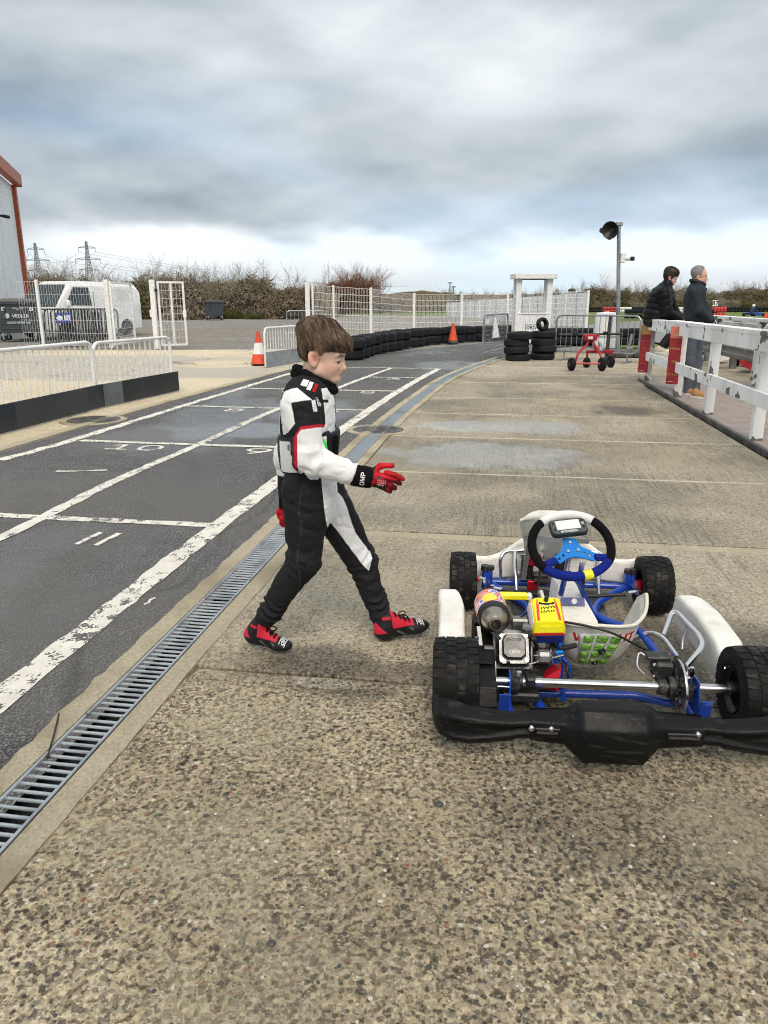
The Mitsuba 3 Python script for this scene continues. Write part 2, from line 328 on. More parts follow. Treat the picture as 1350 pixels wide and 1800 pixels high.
def apron_colour(p, n, uv):
    a, b = fbm(p.x * 0.9, p.y * 0.9, 0.0, 5), fbm(p.x * 30, p.y * 30, 0.0, 3)
    c = mix((0.41, 0.345, 0.235), (0.50, 0.44, 0.33), a) * (0.8 + 0.4 * b)
    c = mix(c, mi.Color3f(0.30, 0.285, 0.255), smoothstep(0.45, 0.62, fbm(p.x * 0.28 + 2, p.y * 0.5, 0.0, 3)) * 0.8)
    crack = smoothstep(0.012, 0.0, dr.abs(fbm(p.x * 0.35 + 1, p.y * 0.6, 6.0, 3) - 0.5)); return c * (1 - 0.5 * crack)
bs('mat_apron', apron_colour, 0.75)
def tar_colour(p, n, uv):
    d1, d2, r = voronoi(p.x * 95, p.y * 95); pat = fbm(p.x * 0.8, p.y * 0.8, 0.0, 4); mid = fbm(p.x * 9, p.y * 9, 0.0, 3)
    st = mix((0.102, 0.102, 0.104), (0.245, 0.242, 0.237), smoothstep(0.25, 1.0, r)); st = mix(st, mi.Color3f(0.27, 0.26, 0.24), smoothstep(0.965, 0.97, r))
    c = mix((0.042, 0.042, 0.044), st, smoothstep(0.52, 0.34, d1)) * (0.75 + 0.5 * mid)
    c = mix(c, mi.Color3f(0.125, 0.118, 0.108), smoothstep(0.42, 0.70, pat) * 0.60)
    line = smoothstep(0.010, 0.0, dr.abs(fbm(p.x * 0.5 + 3, p.y * 0.42, 2.0, 4) - 0.5)); c = c * (1 - 0.3 * line)
    return c * (1 - 0.25 * wet(p))
def wet(p):
    s, t = lane_st(p); f = fbm(p.x * 0.9 + 11, p.y * 0.55, 1.0, 4)
    g = 1 - smoothstep(0.5, 1.0, dr.sqrt(dr.square((s + 2.75) / 1.25) + dr.square((t - 7.4) / 0.75)) + 0.7 * (fbm(p.x * 2, p.y * 2, 5.0, 3) - 0.5))
    h = 1 - smoothstep(0.4, 1.0, dr.sqrt(dr.square((s + 2.35) / 0.16) + dr.square((t - 3.05) / 0.13)) + 0.9 * (fbm(p.x * 9, p.y * 9, 5.0, 2) - 0.5))
    return dr.maximum(dr.maximum(g, h), smoothstep(0.50, 0.66, f) * 0.70)
bs('mat_tar', tar_colour, lambda p, n, uv: dr.maximum(0.12, 0.60 - 0.50 * wet(p)), spec=0.5, bump=(lambda p, n, uv: 0.0045 * (1 - 0.9 * smoothstep(0.35, 0.9, wet(p))) * smoothstep(0.62, 0.25, voronoi(p.x * 95, p.y * 95)[0]) * (1 - 0.6 * wet(p)), 0.0015))
def line_keep(p):
    d1, d2, r = voronoi(p.x * 80, p.y * 80)
    return smoothstep(0.70, 0.63, 0.62 * fbm(p.x * 24, p.y * 24, 0.0, 3) + 0.30 * d1 + 0.20 * fbm(p.x * 2.5, p.y * 2.5, 2.0, 2))
bs('mat_paint_film', lambda p, n, uv: mix((0.60, 0.575, 0.51), (0.78, 0.755, 0.69), fbm(p.x * 18, p.y * 18, 0.0, 4)), 0.6, two=False, bump=(lambda p, n, uv: 0.003 * smoothstep(0.62, 0.25, voronoi(p.x * 95, p.y * 95)[0]), 0.0015))
bs('mat_tar_under', tar_colour, 0.6, two=False)
scene['mat_line'] = {'type': 'twosided', 'bsdf': {'type': 'blendbsdf', 'weight': proc(lambda p, n, uv: line_keep(p)), 'a': {'type': 'ref', 'id': 'mat_tar_under'}, 'b': {'type': 'ref', 'id': 'mat_paint_film'}}}
def yard_colour(p, n, uv):
    a, b = fbm(p.x * 0.25, p.y * 0.5, 0.0, 4), fbm(p.x * 9, p.y * 9, 0.0, 3)
    return mix(mix((0.135, 0.13, 0.122), (0.205, 0.197, 0.185), a), mi.Color3f(0.17, 0.145, 0.10), smoothstep(0.5, 0.7, fbm(p.x * 0.12, p.y * 0.2, 3.0, 3)) * 0.5) * (0.6 + 0.8 * b)
bs('mat_yard', yard_colour, 0.8, bump=(lambda p, n, uv: 0.03 * fbm(p.x * 12, p.y * 12, 0.0, 3), 0.01))
bs('mat_track', lambda p, n, uv: mix((0.135, 0.135, 0.135), (0.20, 0.20, 0.195), fbm(p.x * 0.6, p.y * 0.6, 0.0, 4)), 0.55)
bs('mat_field', lambda p, n, uv: mix((0.055, 0.085, 0.020), (0.115, 0.15, 0.040), fbm(p.x * 0.35, p.y * 0.35, 0.0, 4)) * (0.7 + 0.6 * fbm(p.x * 6, p.y * 6, 0.0, 2)), 0.9)
bs('mat_filler', lambda p, n, uv: mix((0.155, 0.135, 0.095), (0.27, 0.235, 0.165), fbm(p.x * 25, p.y * 25, 0.0, 4)), 0.85)
bs('mat_pit', (0.012, 0.013, 0.014), 0.6)
bs('mat_galv', worn((0.55, 0.58, 0.60), (0.40, 0.43, 0.45), 14), lambda p, n, uv: 0.30 + 0.25 * fbm(p.x * 30, p.y * 30, p.z * 30, 2), metal=0.85)
bs('mat_grate_far', worn((0.24, 0.285, 0.325), (0.18, 0.215, 0.25), 5), 0.7, spec=0.2)
bs('mat_iron', worn((0.075, 0.073, 0.07), (0.13, 0.12, 0.105), 12), 0.5, metal=0.3)
bs('mat_white', (0.80, 0.80, 0.79), 0.55, spec=0.3)
def timber_white(p, n, uv):
    f = fbm(p.x * 7, p.y * 7, p.z * 5, 4); low = smoothstep(0.30, 0.0, p.z)
    bare = smoothstep(0.665 , 0.68, f + 0.10 * low + 0.05 * fbm(p.x * 60, p.y * 60, p.z * 9, 2))
    c = mix((0.80, 0.81, 0.81), (0.66, 0.67, 0.66), smoothstep(0.45, 0.65, fbm(p.x * 3, p.y * 3, p.z * 1.1, 4)))
    return mix(c, mi.Color3f(0.13, 0.12, 0.105), bare)
bs('mat_timber_white', timber_white, 0.6, bump=(lambda p, n, uv: 0.004 * fbm(p.x * 40, p.y * 40, p.z * 5, 3), 0.002))
bs('mat_black_board', lambda p, n, uv: mix((0.012, 0.014, 0.018), (0.026, 0.029, 0.034), fbm(p.x * 1.5, p.y * 1.5, p.z * 3, 4)), lambda p, n, uv: 0.38 + 0.3 * fbm(p.x * 6, p.y * 6, p.z * 6, 3))
bs('mat_grey_board', lambda p, n, uv: mix((0.026, 0.030, 0.035), (0.044, 0.049, 0.055), fbm(p.x * 3, p.y * 3, p.z * 3, 4)), 0.55)
bs('mat_dark_board', (0.012, 0.018, 0.030), 0.35)
bs('mat_pale_board', worn((0.30, 0.33, 0.35), (0.24, 0.26, 0.28), 4), 0.5)
bs('mat_mid_board', worn((0.13, 0.145, 0.16), (0.10, 0.11, 0.12), 4), 0.5)
bs('mat_deck', lambda p, n, uv: mix((0.195, 0.165, 0.145), (0.29, 0.25, 0.225), fbm(p.x * 3, p.y * 14, 0.0, 4)) * (0.8 + 0.4 * fbm(p.x * 40, p.y * 4, 0.0, 2)), 0.7)
bs('mat_rubber', lambda p, n, uv: mix((0.008, 0.008, 0.009), (0.016, 0.016, 0.017), fbm(p.x * 14, p.y * 14, p.z * 14, 3)), lambda p, n, uv: 0.52 + 0.25 * fbm(p.x * 25, p.y * 25, p.z * 25, 2), spec=0.16)
bs('mat_old_tyre', lambda p, n, uv: mix((0.006, 0.007, 0.009), (0.020, 0.021, 0.023), fbm(p.x * 3, p.y * 3, p.z * 6, 3)), 0.6, spec=0.22)
bs('mat_cone', worn((0.72, 0.085, 0.025), (0.55, 0.06, 0.02), 8), 0.5)
bs('mat_cone_white', (0.75, 0.75, 0.73), 0.4)
bs('mat_black', (0.012, 0.012, 0.013), 0.45)
bs('mat_black_gloss', (0.010, 0.011, 0.013), 0.2)
bs('mat_red', worn((0.44, 0.016, 0.022), (0.33, 0.012, 0.018), 9), 0.35)
bs('mat_chrome', (0.78, 0.78, 0.78), 0.12, metal=1.0)
bs('mat_steel', (0.62, 0.62, 0.61), 0.22, metal=1.0)
bs('mat_alloy', worn((0.30, 0.30, 0.295), (0.21, 0.21, 0.205), 30), 0.45, metal=0.9)
bs('mat_blue', (0.006, 0.050, 0.360), 0.22, clearcoat=0.8, clearcoat_gloss=0.9)
bs('mat_grey_tube', worn((0.40, 0.41, 0.42), (0.28, 0.29, 0.30), 5), 0.4, metal=0.7)

# ------------------------------------------------------------------ ground, pavement, lane
def sheet(name, pts, z, bsdf, **kw):
    g = Polygon(pts); v, f = trimesh.creation.triangulate_polygon(g, engine='earcut')
    return obj(name, mk(np.column_stack([v, np.full(len(v), z)]), f), bsdf, smooth=False, kind='structure', **kw)
R = 3000.0
sheet('ground', [(-R, -R), (R, -R), (R, R), (-R, R)], -0.095, 'mat_field')
sheet('gravel_yard', [(-60, 14), (0, 14), (6, 20), (14, 60), (9, 74), (-60, 80)], -0.030, 'mat_yard')
sheet('race_track', [(8.4, 17), (90, 17), (140, 52), (30, 52), (22, 60), (11, 44)], -0.034, 'mat_track')
lane_l, lane_r = [], []
RIGHT = [(-1.25, -3), (-1.25, 2.0), (-1.24, 4.4), (-1.25, 7.4), (-1.20, 9.0), (-1.10, 10.9), (-0.99, 12.6), (-0.80, 14.4), (-0.46, 16.2), (-0.05, 18.2), (0.60, 20.4), (1.7, 23.0), (3.3, 26)]
LEFT = [(-4.44, -3), (-4.42, 5.9), (-4.42, 8.0), (-4.36, 10.0), (-4.28, 12), (-4.1, 15.0), (-3.7, 17.0), (-2.6, 20.5), (-0.5, 25), (1.5, 28)]
def curve_xy(c, n=9): return [tuple(ST(*q)[:2]) for q in smooth_path(c, n)]
sheet('pit_lane', curve_xy(RIGHT) + curve_xy(LEFT)[::-1], -0.006, 'mat_tar')
lane_key = 'pit_lane'
# the pale apron beyond the lane, with its kerb strip
sheet('concrete_apron', curve_xy([(-4.44, -3), (-4.42, 5.9), (-4.42, 8.0), (-4.36, 10.0), (-4.28, 12), (-4.1, 15.0), (-3.9, 16.4)]) + [tuple(ST(-5.5, 21.3)[:2]), tuple(ST(-8.5, 20.2)[:2]), tuple(ST(-30, 16)[:2]), tuple(ST(-30, -3)[:2])], -0.010, 'mat_apron')
def ribbon(name, centre, w, z, bsdf, parent=None, h=0.0, rag=0.0, seed=1, n=8, close=True, **kw):
    c = smooth_path(centre, n); t = np.gradient(c, axis=0); t /= np.linalg.norm(t, axis=1, keepdims=True); nn = np.stack([t[:, 1], -t[:, 0]], 1)
    L = np.r_[0, np.cumsum(np.linalg.norm(np.diff(c, axis=0), axis=1))]; q = np.stack([L * 9, 0 * L, 0 * L], 1)
    a = (meshkit.fbm(q, 4, seed) - 0.5) * rag; b = (meshkit.fbm(q, 4, seed + 9) - 0.5) * rag
    l, r = c + nn * (-w / 2 + a)[:, None], c + nn * (w / 2 + b)[:, None]
    P = [tuple(ST(*v)[:2]) for v in np.vstack([l, r[::-1]])]
    g = Polygon(P).buffer(0)
    if h > 0: m = plate(g, h, z)
    else:
        v, f = [], []
        for q in getattr(g, 'geoms', [g]):
            a_, b_ = trimesh.creation.triangulate_polygon(q, engine='earcut'); f.append(b_ + sum(map(len, v))); v.append(a_)
        v = np.vstack(v); m = mk(np.column_stack([v, np.full(len(v), z)]), np.vstack(f))
    return obj(name, m, bsdf, parent, smooth=False, **kw)
# the drain beside the lane: edging strips, channel, grates
DRAIN = [(-1.225, -2.2), (-1.225, 2.0), (-1.215, 4.2), (-1.23, 6.2), (-1.225, 7.3), (-1.18, 9.0), (-1.08, 11.0), (-0.98, 12.6), (-0.78, 14.3), (-0.45, 16.2), (0.0, 18.4)]
dc = smooth_path(DRAIN, 30); DL = np.r_[0, np.cumsum(np.linalg.norm(np.diff(dc, axis=0), axis=1))]
def drain_at(l): return np.array([np.interp(l, DL, dc[:, 0]), np.interp(l, DL, dc[:, 1])])
def drain_off(off, l0=0, l1=None, n=90):
    ls = np.linspace(l0, DL[-1] if l1 is None else l1, n); p = np.array([drain_at(l) for l in ls]); t = np.gradient(p, axis=0); t /= np.linalg.norm(t, axis=1, keepdims=True)
    return p + off * np.stack([t[:, 1], -t[:, 0]], 1)
def strip_poly(o0, o1, rag0=0.0, rag1=0.0, seed=3, n=420):
    a, b = drain_off(o0, n=n), drain_off(o1, n=n); q = np.stack([np.arange(n) * 0.9, np.zeros(n), np.zeros(n)], 1)
    a[:, 0] += rag0 * (meshkit.fbm(q, 4, seed) - 0.5); b[:, 0] += rag1 * (meshkit.fbm(q, 4, seed + 4) - 0.5)
    return Polygon([tuple(ST(*v)[:2]) for v in np.vstack([a, b[::-1]])]).buffer(0)
GW = 0.073
obj('drain_edging', plate(strip_poly(-0.155, -GW, 0.035, 0.0), 0.05, -0.046), 'mat_edge', smooth=False, kind='structure')
obj('drain_edging', plate(strip_poly(GW, 0.150, 0.0, 0.010, 5), 0.05, -0.048), 'mat_edge', smooth=False, kind='structure')
obj('drain_channel', plate(strip_poly(-GW - .002, GW + .002), 0.004, -0.060), 'mat_pit', smooth=False, kind='structure')
GL, BARS = 1.0, 30
bar_p = mikit.ply(tube([(-0.058, 0, 0), (0.058, 0, 0)], 0.0058, 8), 'mat_galv', smooth=40)
start = 2.27
for k in range(-3, 16):
    l0, l1 = start + 1.9 + k * GL + 0.004, start + 1.9 + (k + 1) * GL - 0.004
    if l1 > DL[-1] - 0.2: break
    A, B = drain_at(l0), drain_at(l1); a3, b3 = ST(*A, -0.004), ST(*B, -0.004); dir_ = (b3 - a3) / np.linalg.norm(b3 - a3); nrm = np.array([dir_[1], -dir_[0], 0]); ang = math.degrees(math.atan2(nrm[1], nrm[0]))
    g = thing('drain_grate', 'galvanised barred drain grate, %s of the line counted from the bottom of the picture' % nth(k + 4), 'drain grate', 'galvanised drain grates along the lane')
    rails = [bar(a3 + nrm * s, b3 + nrm * s, 0.010, 0.020, 0.002) for s in (-0.063, 0.063)]
    near = np.linalg.norm((a3 + b3)[:2] / 2)
    for r in rails: obj('rail', r, 'mat_galv' if near < 6.4 else 'mat_grate_far', g, smooth=False)
    if near < 6.4:
        for i in range(BARS):
            q = a3 + (b3 - a3) * (i + 0.5) / BARS; obj('bar', bar_p, None, g, tw=xf(q[0], q[1], -0.007, ang))
    else:
        ms = [place(tube([(-0.058, 0, 0), (0.058, 0, 0)], 0.0075, 5, caps=False), rotm(0, 0, ang), a3 + (b3 - a3) * (i + 0.5) / 30) for i in range(30)]
        obj('bars', cat(ms), 'mat_grate_far', g, kind='stuff'); 
# worn paint on the lane
def stripe(c, w=0.10, rag=0.035, seed=1): ribbon('painted_line', c, w, -0.002, 'mat_line', lane_key, rag=rag, seed=seed, n=30)
stripe([(-1.62, -1), (-1.64, 2.2), (-1.65, 3.6), (-1.63, 5.5), (-1.63, 7.6), (-1.55, 10.2), (-1.42, 12.6), (-1.23, 15.1)], 0.120, 0.030, 2)
stripe([(-2.75, -1), (-2.79, 3.6), (-2.84, 5.0), (-2.80, 6.5), (-2.76, 8.8), (-2.58, 10.5), (-2.42, 12.6), (-2.20, 15.1)], 0.090, 0.030, 3)
stripe([(-4.19, 5.62), (-4.11, 6.5), (-4.08, 8.0), (-4.05, 9.3), (-3.97, 11.8), (-3.90, 14)], 0.11, 0.05, 4)
for i, (t, a, b) in enumerate([(4.08, -4.2, -1.70), (6.56, -4.02, -1.69), (9.08, -4.0, -1.66), (11.15, -3.9, -1.55), (13.2, -2.38, -1.42), (15.15, -3.1, -1.26)]):
    stripe([(a, t + 0.03), ((a + b) / 2, t), (b, t)], 0.085, 0.022, 10 + i)
for (s, t) in ((-3.25, 5.35),): stripe([(s - 0.22, t - 0.05), (s, t), (s + 0.16, t + 0.05)], 0.03, 0.05, 21)
def number(txt, s, t, w=1.5):
    m = meshkit.text_mesh(txt, 0.24, 0.002); m.vertices[:, 0] *= w; m.vertices[:, 0] += .02 * (meshkit.noise(m.vertices * 40, 3) - .5)
    obj('painted_number', place(m, np.column_stack([[*NV, 0], [*DV, 0], [0, 0, 1]]), ST(s, t, -0.004)), 'mat_line', lane_key, smooth=False)
for a in (0, 0.115):
    stripe([(-2.30 + a, 3.61), (-2.275 + a, 3.84)], 0.036, 0.02, 31)
number('9', -2.31, 6.22, 1.6); number('10', -3.62, 6.22, 1.4); number('8', -3.42, 8.72, 1.5); number('7', -2.2, 8.72, 1.5); number('6', -3.3, 10.8, 1.5); number('5', -2.1, 10.8, 1.5); number('3', -2.0, 12.85, 1.5)
obj('chip_mark', place(plate(LineString(smooth_path([(0, 0), (.012, .02), (.008, .045), (.022, .07)], 5)).buffer(0.006), 0.002), None, G(255, 1062, -0.004)), 'mat_paint_film', lane_key, smooth=False, label='small white paint splash on dark asphalt')
# pavement slabs
bs('mat_joint_pale', lambda p, n, uv: mix((0.26, 0.228, 0.17), (0.50, 0.46, 0.375), fbm(p.x * 6, p.y * 6, 0.0, 4)), 0.85)
pav = obj('pavement', mk([*map(tuple, [ST(-1.085, -4, -.02), ST(2.30, -4, -.02), ST(2.30, 13.2, -.02), ST(8, 15, -.02), ST(8, 20, -.02), ST(1.5, 20.6, -.02), ST(0.6, 19.6, -.02), ST(-0.34, 16.2, -.02), ST(-0.84, 12.6, -.02), ST(-1.06, 8.8, -.02), ST(-1.085, 7, -.02)])], [[0, 1, 2], [0, 2, 10], [2, 9, 10], [2, 8, 9], [2, 3, 8], [3, 7, 8], [3, 4, 7], [4, 5, 7], [5, 6, 7]]), 'mat_filler', smooth=False, kind='structure')
rs = np.random.RandomState(4)
def slab(poly, z=0.0, bev=0.007, rag=0.006, seed=0, depth=0.03):
    g = poly if hasattr(poly, 'exterior') else Polygon(poly)
    ln = LineString(list(g.exterior.coords)); n = max(40, int(ln.length / 0.04)); P = np.array([ln.interpolate(k / n, normalized=True).coords[0] for k in range(n)])
    off = (meshkit.fbm(np.column_stack([P * 5, np.zeros(n)]), 4, seed) - 0.5) * 2 * rag; off2 = (meshkit.fbm(np.column_stack([P * 14, np.zeros(n)]), 3, seed + 5) - 0.5) * rag
    cen = P.mean(0); tg = np.roll(P, -1, 0) - np.roll(P, 1, 0); tg /= np.linalg.norm(tg, axis=1, keepdims=True) + 1e-9; nr = np.stack([tg[:, 1], -tg[:, 0]], 1)
    if np.sign(np.cross(tg[0], np.roll(tg, -1, 0)[n // 2]).sum()) and not g.exterior.is_ccw: nr = -nr
    o = P + nr * (off)[:, None] - nr * 0.004; i = o - nr * (bev + off2)[:, None]
    v2, f2 = trimesh.creation.triangulate_polygon(Polygon(i), engine='earcut')
    tree = {tuple(np.round(q, 7)): k for k, q in enumerate(i)}
    V = np.vstack([np.column_stack([o, np.full(n, z - depth)]), np.column_stack([o, np.full(n, z - 0.004)]), np.column_stack([i, np.full(n, z)]), np.column_stack([v2, np.full(len(v2), z)])])
    k = np.arange(n); k2 = (k + 1) % n; F = [np.stack(q, 1) for q in ((k, k2, k2 + n), (k, k2 + n, k + n), (k + n, k2 + n, k2 + 2 * n), (k + n, k2 + 2 * n, k + 2 * n))]
    return mk(V, np.vstack(F + [f2 + 3 * n]))
def left_edge(t): return np.interp(t, [-4, 2, 7, 8.8, 11, 12.6, 14.4, 16.2, 18, 19.8], [-1.078, -1.078, -1.075, -1.04, -0.93, -0.83, -0.60, -0.28, 0.08, 0.62])
JT = [(-4, -0.75), (-0.74, 2.262), (2.345, 4.01), (4.125, 5.69), (5.715, 7.31), (7.34, 8.92), (8.955, 10.48), (10.52, 12.57), (12.63, 14.02), (14.09, 15.66), (15.74, 17.26), (17.35, 19.7)]
for i, (a, b) in enumerate(JT):
    r = 2.295 if b < 12.7 else 7.6
    bb = b - 0.02 * 0
    lt = [(left_edge(t), t) for t in np.linspace(a, b, 6)]
    if r > 3: poly = lt[::-1] + [(2.30, a), (7.6, a + 1.0), (7.6, b + 1.0), (2.30, b + 0.0)][0 if a > 13 else 0:]
    else: poly = lt[::-1] + [(r, a), (r, b)]
    obj('slab', slab([tuple(ST(*q)[:2]) for q in poly], 0.0, seed=i, rag=0.007), 'mat_slab', pav, smooth=False)
JS = [(2.270, 2.337), (4.018, 4.117)] + [(b + .001, a2 - .001) for (a, b), (a2, b2) in zip(JT[3:], JT[4:])]
JS = [(a - (.005 if b < 5 else .013), b + (.005 if b < 5 else .013)) for a, b in JS]
for a, b in JS:
    obj('joint_strip', slab([tuple(ST(*q)[:2]) for q in [(left_edge(a) + .01, a), (2.29, a), (2.29, b), (left_edge(b) + .01, b)]], -0.004 if b < 5 else -.0015, 0.003, 0.004, 77), 'mat_slab' if b < 3 else 'mat_edge' if b < 5 else 'mat_joint_pale', pav, smooth=False)
# kerb strip along the far side of the lane
ribbon('kerb_strip', [(-4.52, -3), (-4.50, 5.9), (-4.50, 8.0), (-4.43, 10.0), (-4.34, 12), (-4.16, 15.0), (-3.95, 16.6)], 0.13, -0.03, 'mat_pale_concrete' if 'mat_pale_concrete' in scene else 'mat_edge', h=0.034, rag=0.03, kind='structure')
# manhole covers
def manhole(x, y, r, label):
    c = G(x, y); t = thing('manhole_cover', label, 'manhole cover')
    obj('frame_ring', place(lathe([(r * 1.0, -.01), (r * 1.0, 0.004), (r * 1.12, 0.004), (r * 1.14, -0.01)], 40), None, c), 'mat_iron', t)
    top = [lathe([(0.0, 0.004), (r * .97, 0.004), (r * .985, 0.0), (r * .985, -.02)], 40)]
    for k in range(-5, 6):
        for j in range(-5, 6):
            if (k * k + j * j) < 25: top.append(box((k * r * .17 + (j % 2) * r * .085, j * r * .17, 0.006), (r * .09, r * .09, 0.006)))
    obj('lid', place(cat(top), rotm(0, 0, 12), c), 'mat_iron', t, smooth=False)
    obj('collar', place(slab(Point(0, 0).buffer(r * 1.42, 24), 0.0, 0.006, 0.02, 5), None, c * [1, 1, 0] + [0, 0, 0.001]), 'mat_edge', t, smooth=False)
manhole(665, 755, 0.24, 'round iron manhole cover set across the drain beside the worn white lane line')
manhole(165, 738, 0.26, 'round iron manhole cover in the kerb strip below the black-boarded white railing')
# stones lying on the pavement
def pebbles(n, seed, box_st, rr):
    r = np.random.RandomState(seed); ico = trimesh.creation.icosphere(subdivisions=1); ms = []
    for i in range(n):
        s, t = r.uniform(*box_st[0]), r.uniform(*box_st[1]); q = rr * r.uniform(.5, 1.3); v = ico.vertices * (1 + 0.35 * (r.rand(len(ico.vertices), 1) - .5)) * np.array([q * r.uniform(.8, 1.5), q, q * .6]); ms.append(place(mk(v, ico.faces), rotm(0, 0, r.uniform(0, 360)), ST(s, t, q * .12)))
    return cat(ms)
bs('mat_stone_pale', (0.50, 0.46, 0.38), 0.7); bs('mat_stone_dark', (0.055, 0.055, 0.055), 0.5); bs('mat_stone_tan', (0.27, 0.215, 0.14), 0.7)
for nm, m, k, sd, q in (('pale_grit', 'mat_stone_pale', 260, 1, .0042), ('dark_grit', 'mat_stone_dark', 420, 2, .0046), ('tan_grit', 'mat_stone_tan', 700, 3, .0052)):
    obj(nm, pebbles(k, sd, ((-1.0, 1.7), (0.55, 2.2)), q), m, label='loose grit scattered over the worn slab in front', cat='grit', kind='stuff', smooth=False)
for (x, y, q, lb) in ((771, 1415, .011, 'black pebble lying on the slab behind the kart bumper'), (477, 1660, .0085, 'dark grey pebble set in the worn slab, far from the kart'), (950, 1565, .006, 'small black pebble on the slab below the middle of the bumper')):
    r = np.random.RandomState(int(x)); ico = trimesh.creation.icosphere(subdivisions=2); v = ico.vertices * (1 + .4 * (meshkit.fbm(ico.vertices * 1.5, 3, int(x))[:, None] - .5)) * [q * 1.15, q, q * .6]
    obj('pebble', place(mk(v, ico.faces), None, G(x, y) + [0, 0, q * .3]), 'mat_stone_dark', label=lb, cat='pebble')
# a cut cable tie and a bent twig
a, b = G(84, 1332), G(104, 1256)
obj('cable_tie', cat(tube(smooth_path([a + [0, 0, .006], a * .7 + b * .3 + [.004, 0, .012], a * .3 + b * .7 + [.003, 0, .010], b + [0, 0, .004]], 6), .0028, 6), box(a + [0, 0, .006], (.009, .009, .008), .002)), 'mat_black', label='cut black cable tie lying between the lane and the drain', cat='cable tie')

# ------------------------------------------------------------------ scrub, trees, pylons
def bark(c0, c1): return lambda p, n, uv: mix(c0, c1, fbm(p.x * 0.9, p.y * 0.9, p.z * 1.6, 3))
bs('mat_twig_grey', bark((0.17, 0.143, 0.108), (0.34, 0.30, 0.235)), 0.9, spec=0.1)
bs('mat_twig_brown', bark((0.135, 0.108, 0.072), (0.28, 0.235, 0.16)), 0.9, spec=0.1)
bs('mat_twig_russet', bark((0.155, 0.070, 0.040), (0.25, 0.125, 0.070)), 0.9, spec=0.1)
bs('mat_bramble', bark((0.10, 0.095, 0.05), (0.20, 0.175, 0.10)), 0.9, spec=0.1)
bs('mat_bramble_green', bark((0.060, 0.085, 0.022), (0.14, 0.15, 0.055)), 0.9, spec=0.1)
def twigs(seed, stems, h, spread, levels=3, th=0.035, lean=(0.1, 0), fan=0.55):
    """bare branches: straight tapered pieces that fork"""
    r = np.random.RandomState(seed); segs = []
    def grow(p, d, L, w, lv):
        k = 3; q = p
        for i in range(k):
            d = d + r.normal(0, 0.12, 3); d[2] += 0.05; d /= np.linalg.norm(d); e = q + d * L / k
            segs.append((q, e, w * (1 - i / k * .5), w * (1 - (i + 1) / k * .5)))
            if lv > 0:
                for _ in range(r.randint(1, 4)):
                    a = d + r.normal(0, fan, 3); a[2] = abs(a[2]) * .8 + .12; a /= np.linalg.norm(a); grow(e, a, L * r.uniform(.45, .75), w * .5, lv - 1)
            q = e
    for i in range(stems):
        a = r.uniform(0, 2 * PI); rad = spread * math.sqrt(r.rand()); d = np.array([math.cos(a) * .35 + lean[0], math.sin(a) * .35 + lean[1], 1.0]) + r.normal(0, .12, 3)
        grow(np.array([math.cos(a) * rad, math.sin(a) * rad, 0]), d / np.linalg.norm(d), h * r.uniform(.32, .56), th, levels)
    S = np.array([[*a, *b] for a, b, _, _ in segs]); W = np.array([[c, e] for _, _, c, e in segs]); a, b = S[:, :3], S[:, 3:]; t = b - a; t /= np.linalg.norm(t, axis=1, keepdims=True) + 1e-9
    u = np.cross(t, r.normal(size=t.shape)); u /= np.linalg.norm(u, axis=1, keepdims=True) + 1e-9; w = np.cross(t, u); V = []
    for k in range(3):
        c, s = math.cos(k * 2.094), math.sin(k * 2.094); o = c * u + s * w; V += [a + o * W[:, :1], b + o * W[:, 1:]]
    V = np.stack(V, 1).reshape(-1, 3); base = np.arange(len(a))[:, None] * 6; F = [base + np.array([q]) for q in ((0, 2, 3), (0, 3, 1), (2, 4, 5), (2, 5, 3), (4, 0, 1), (4, 1, 5))]
    return mk(V, np.vstack(F))
def thicket(seed, w, h, n=8500):
    """the dense low part of a shrub: short crossing twigs and dead leaves through an uneven mound"""
    r = np.random.RandomState(seed); d = r.normal(size=(n, 3)); d[:, 2] = np.abs(d[:, 2]); d /= np.linalg.norm(d, axis=1, keepdims=True); k = 0.6 + 0.8 * meshkit.fbm(d * 2.2, 3, seed)
    p = d * np.array([w, w * .7, h]) * (k * r.uniform(.35, 1, n) ** .5)[:, None]; t = r.normal(size=(n, 3)); t[:, 2] += .8; t /= np.linalg.norm(t, axis=1, keepdims=True); u = np.cross(t, r.normal(size=(n, 3))); u /= np.linalg.norm(u, axis=1, keepdims=True)
    L = r.uniform(.12, .45, (n, 1)); W = r.uniform(.006, .030, (n, 1)); V = np.stack([p - t * L / 2 + u * W, p - t * L / 2 - u * W, p + t * L / 2, p + u * W * 2.4], 1).reshape(-1, 3); b = np.arange(n)[:, None] * 4
    return mk(V, np.vstack([b + np.array([[0, 1, 2]]), b + np.array([[0, 2, 3]])]))
TW = [mikit.ply(twigs(i + 1, 9 + i, 3.6, 1.2, 3, .030), 'mat_twig_grey') for i in range(3)] + [mikit.ply(twigs(i + 21, 9, 3.2, 1.5, 3, .028), 'mat_twig_brown') for i in range(2)]
TH = [mikit.ply(thicket(i + 1, 2.4, 2.4), ['mat_twig_brown', 'mat_bramble', 'mat_twig_grey', 'mat_bramble_green'][i]) for i in range(4)]
rs = np.random.RandomState(12)
def shrub(x, y, hs, i, label, group, green=False, ws=1.0):
    t = thing('bare_shrub', label, 'shrub', group); rot = rs.uniform(0, 360)
    obj('branches', TW[i % 5], None, t, tw=xf(x, y, -.05, rot, (hs * .9 * ws, hs * .9 * ws, hs)))
    obj('thicket', TH[3 if green else i % 3], None, t, tw=xf(x, y, -.1, rot, (hs * 1.15 * ws, hs * ws, hs * .98)))
i = 0
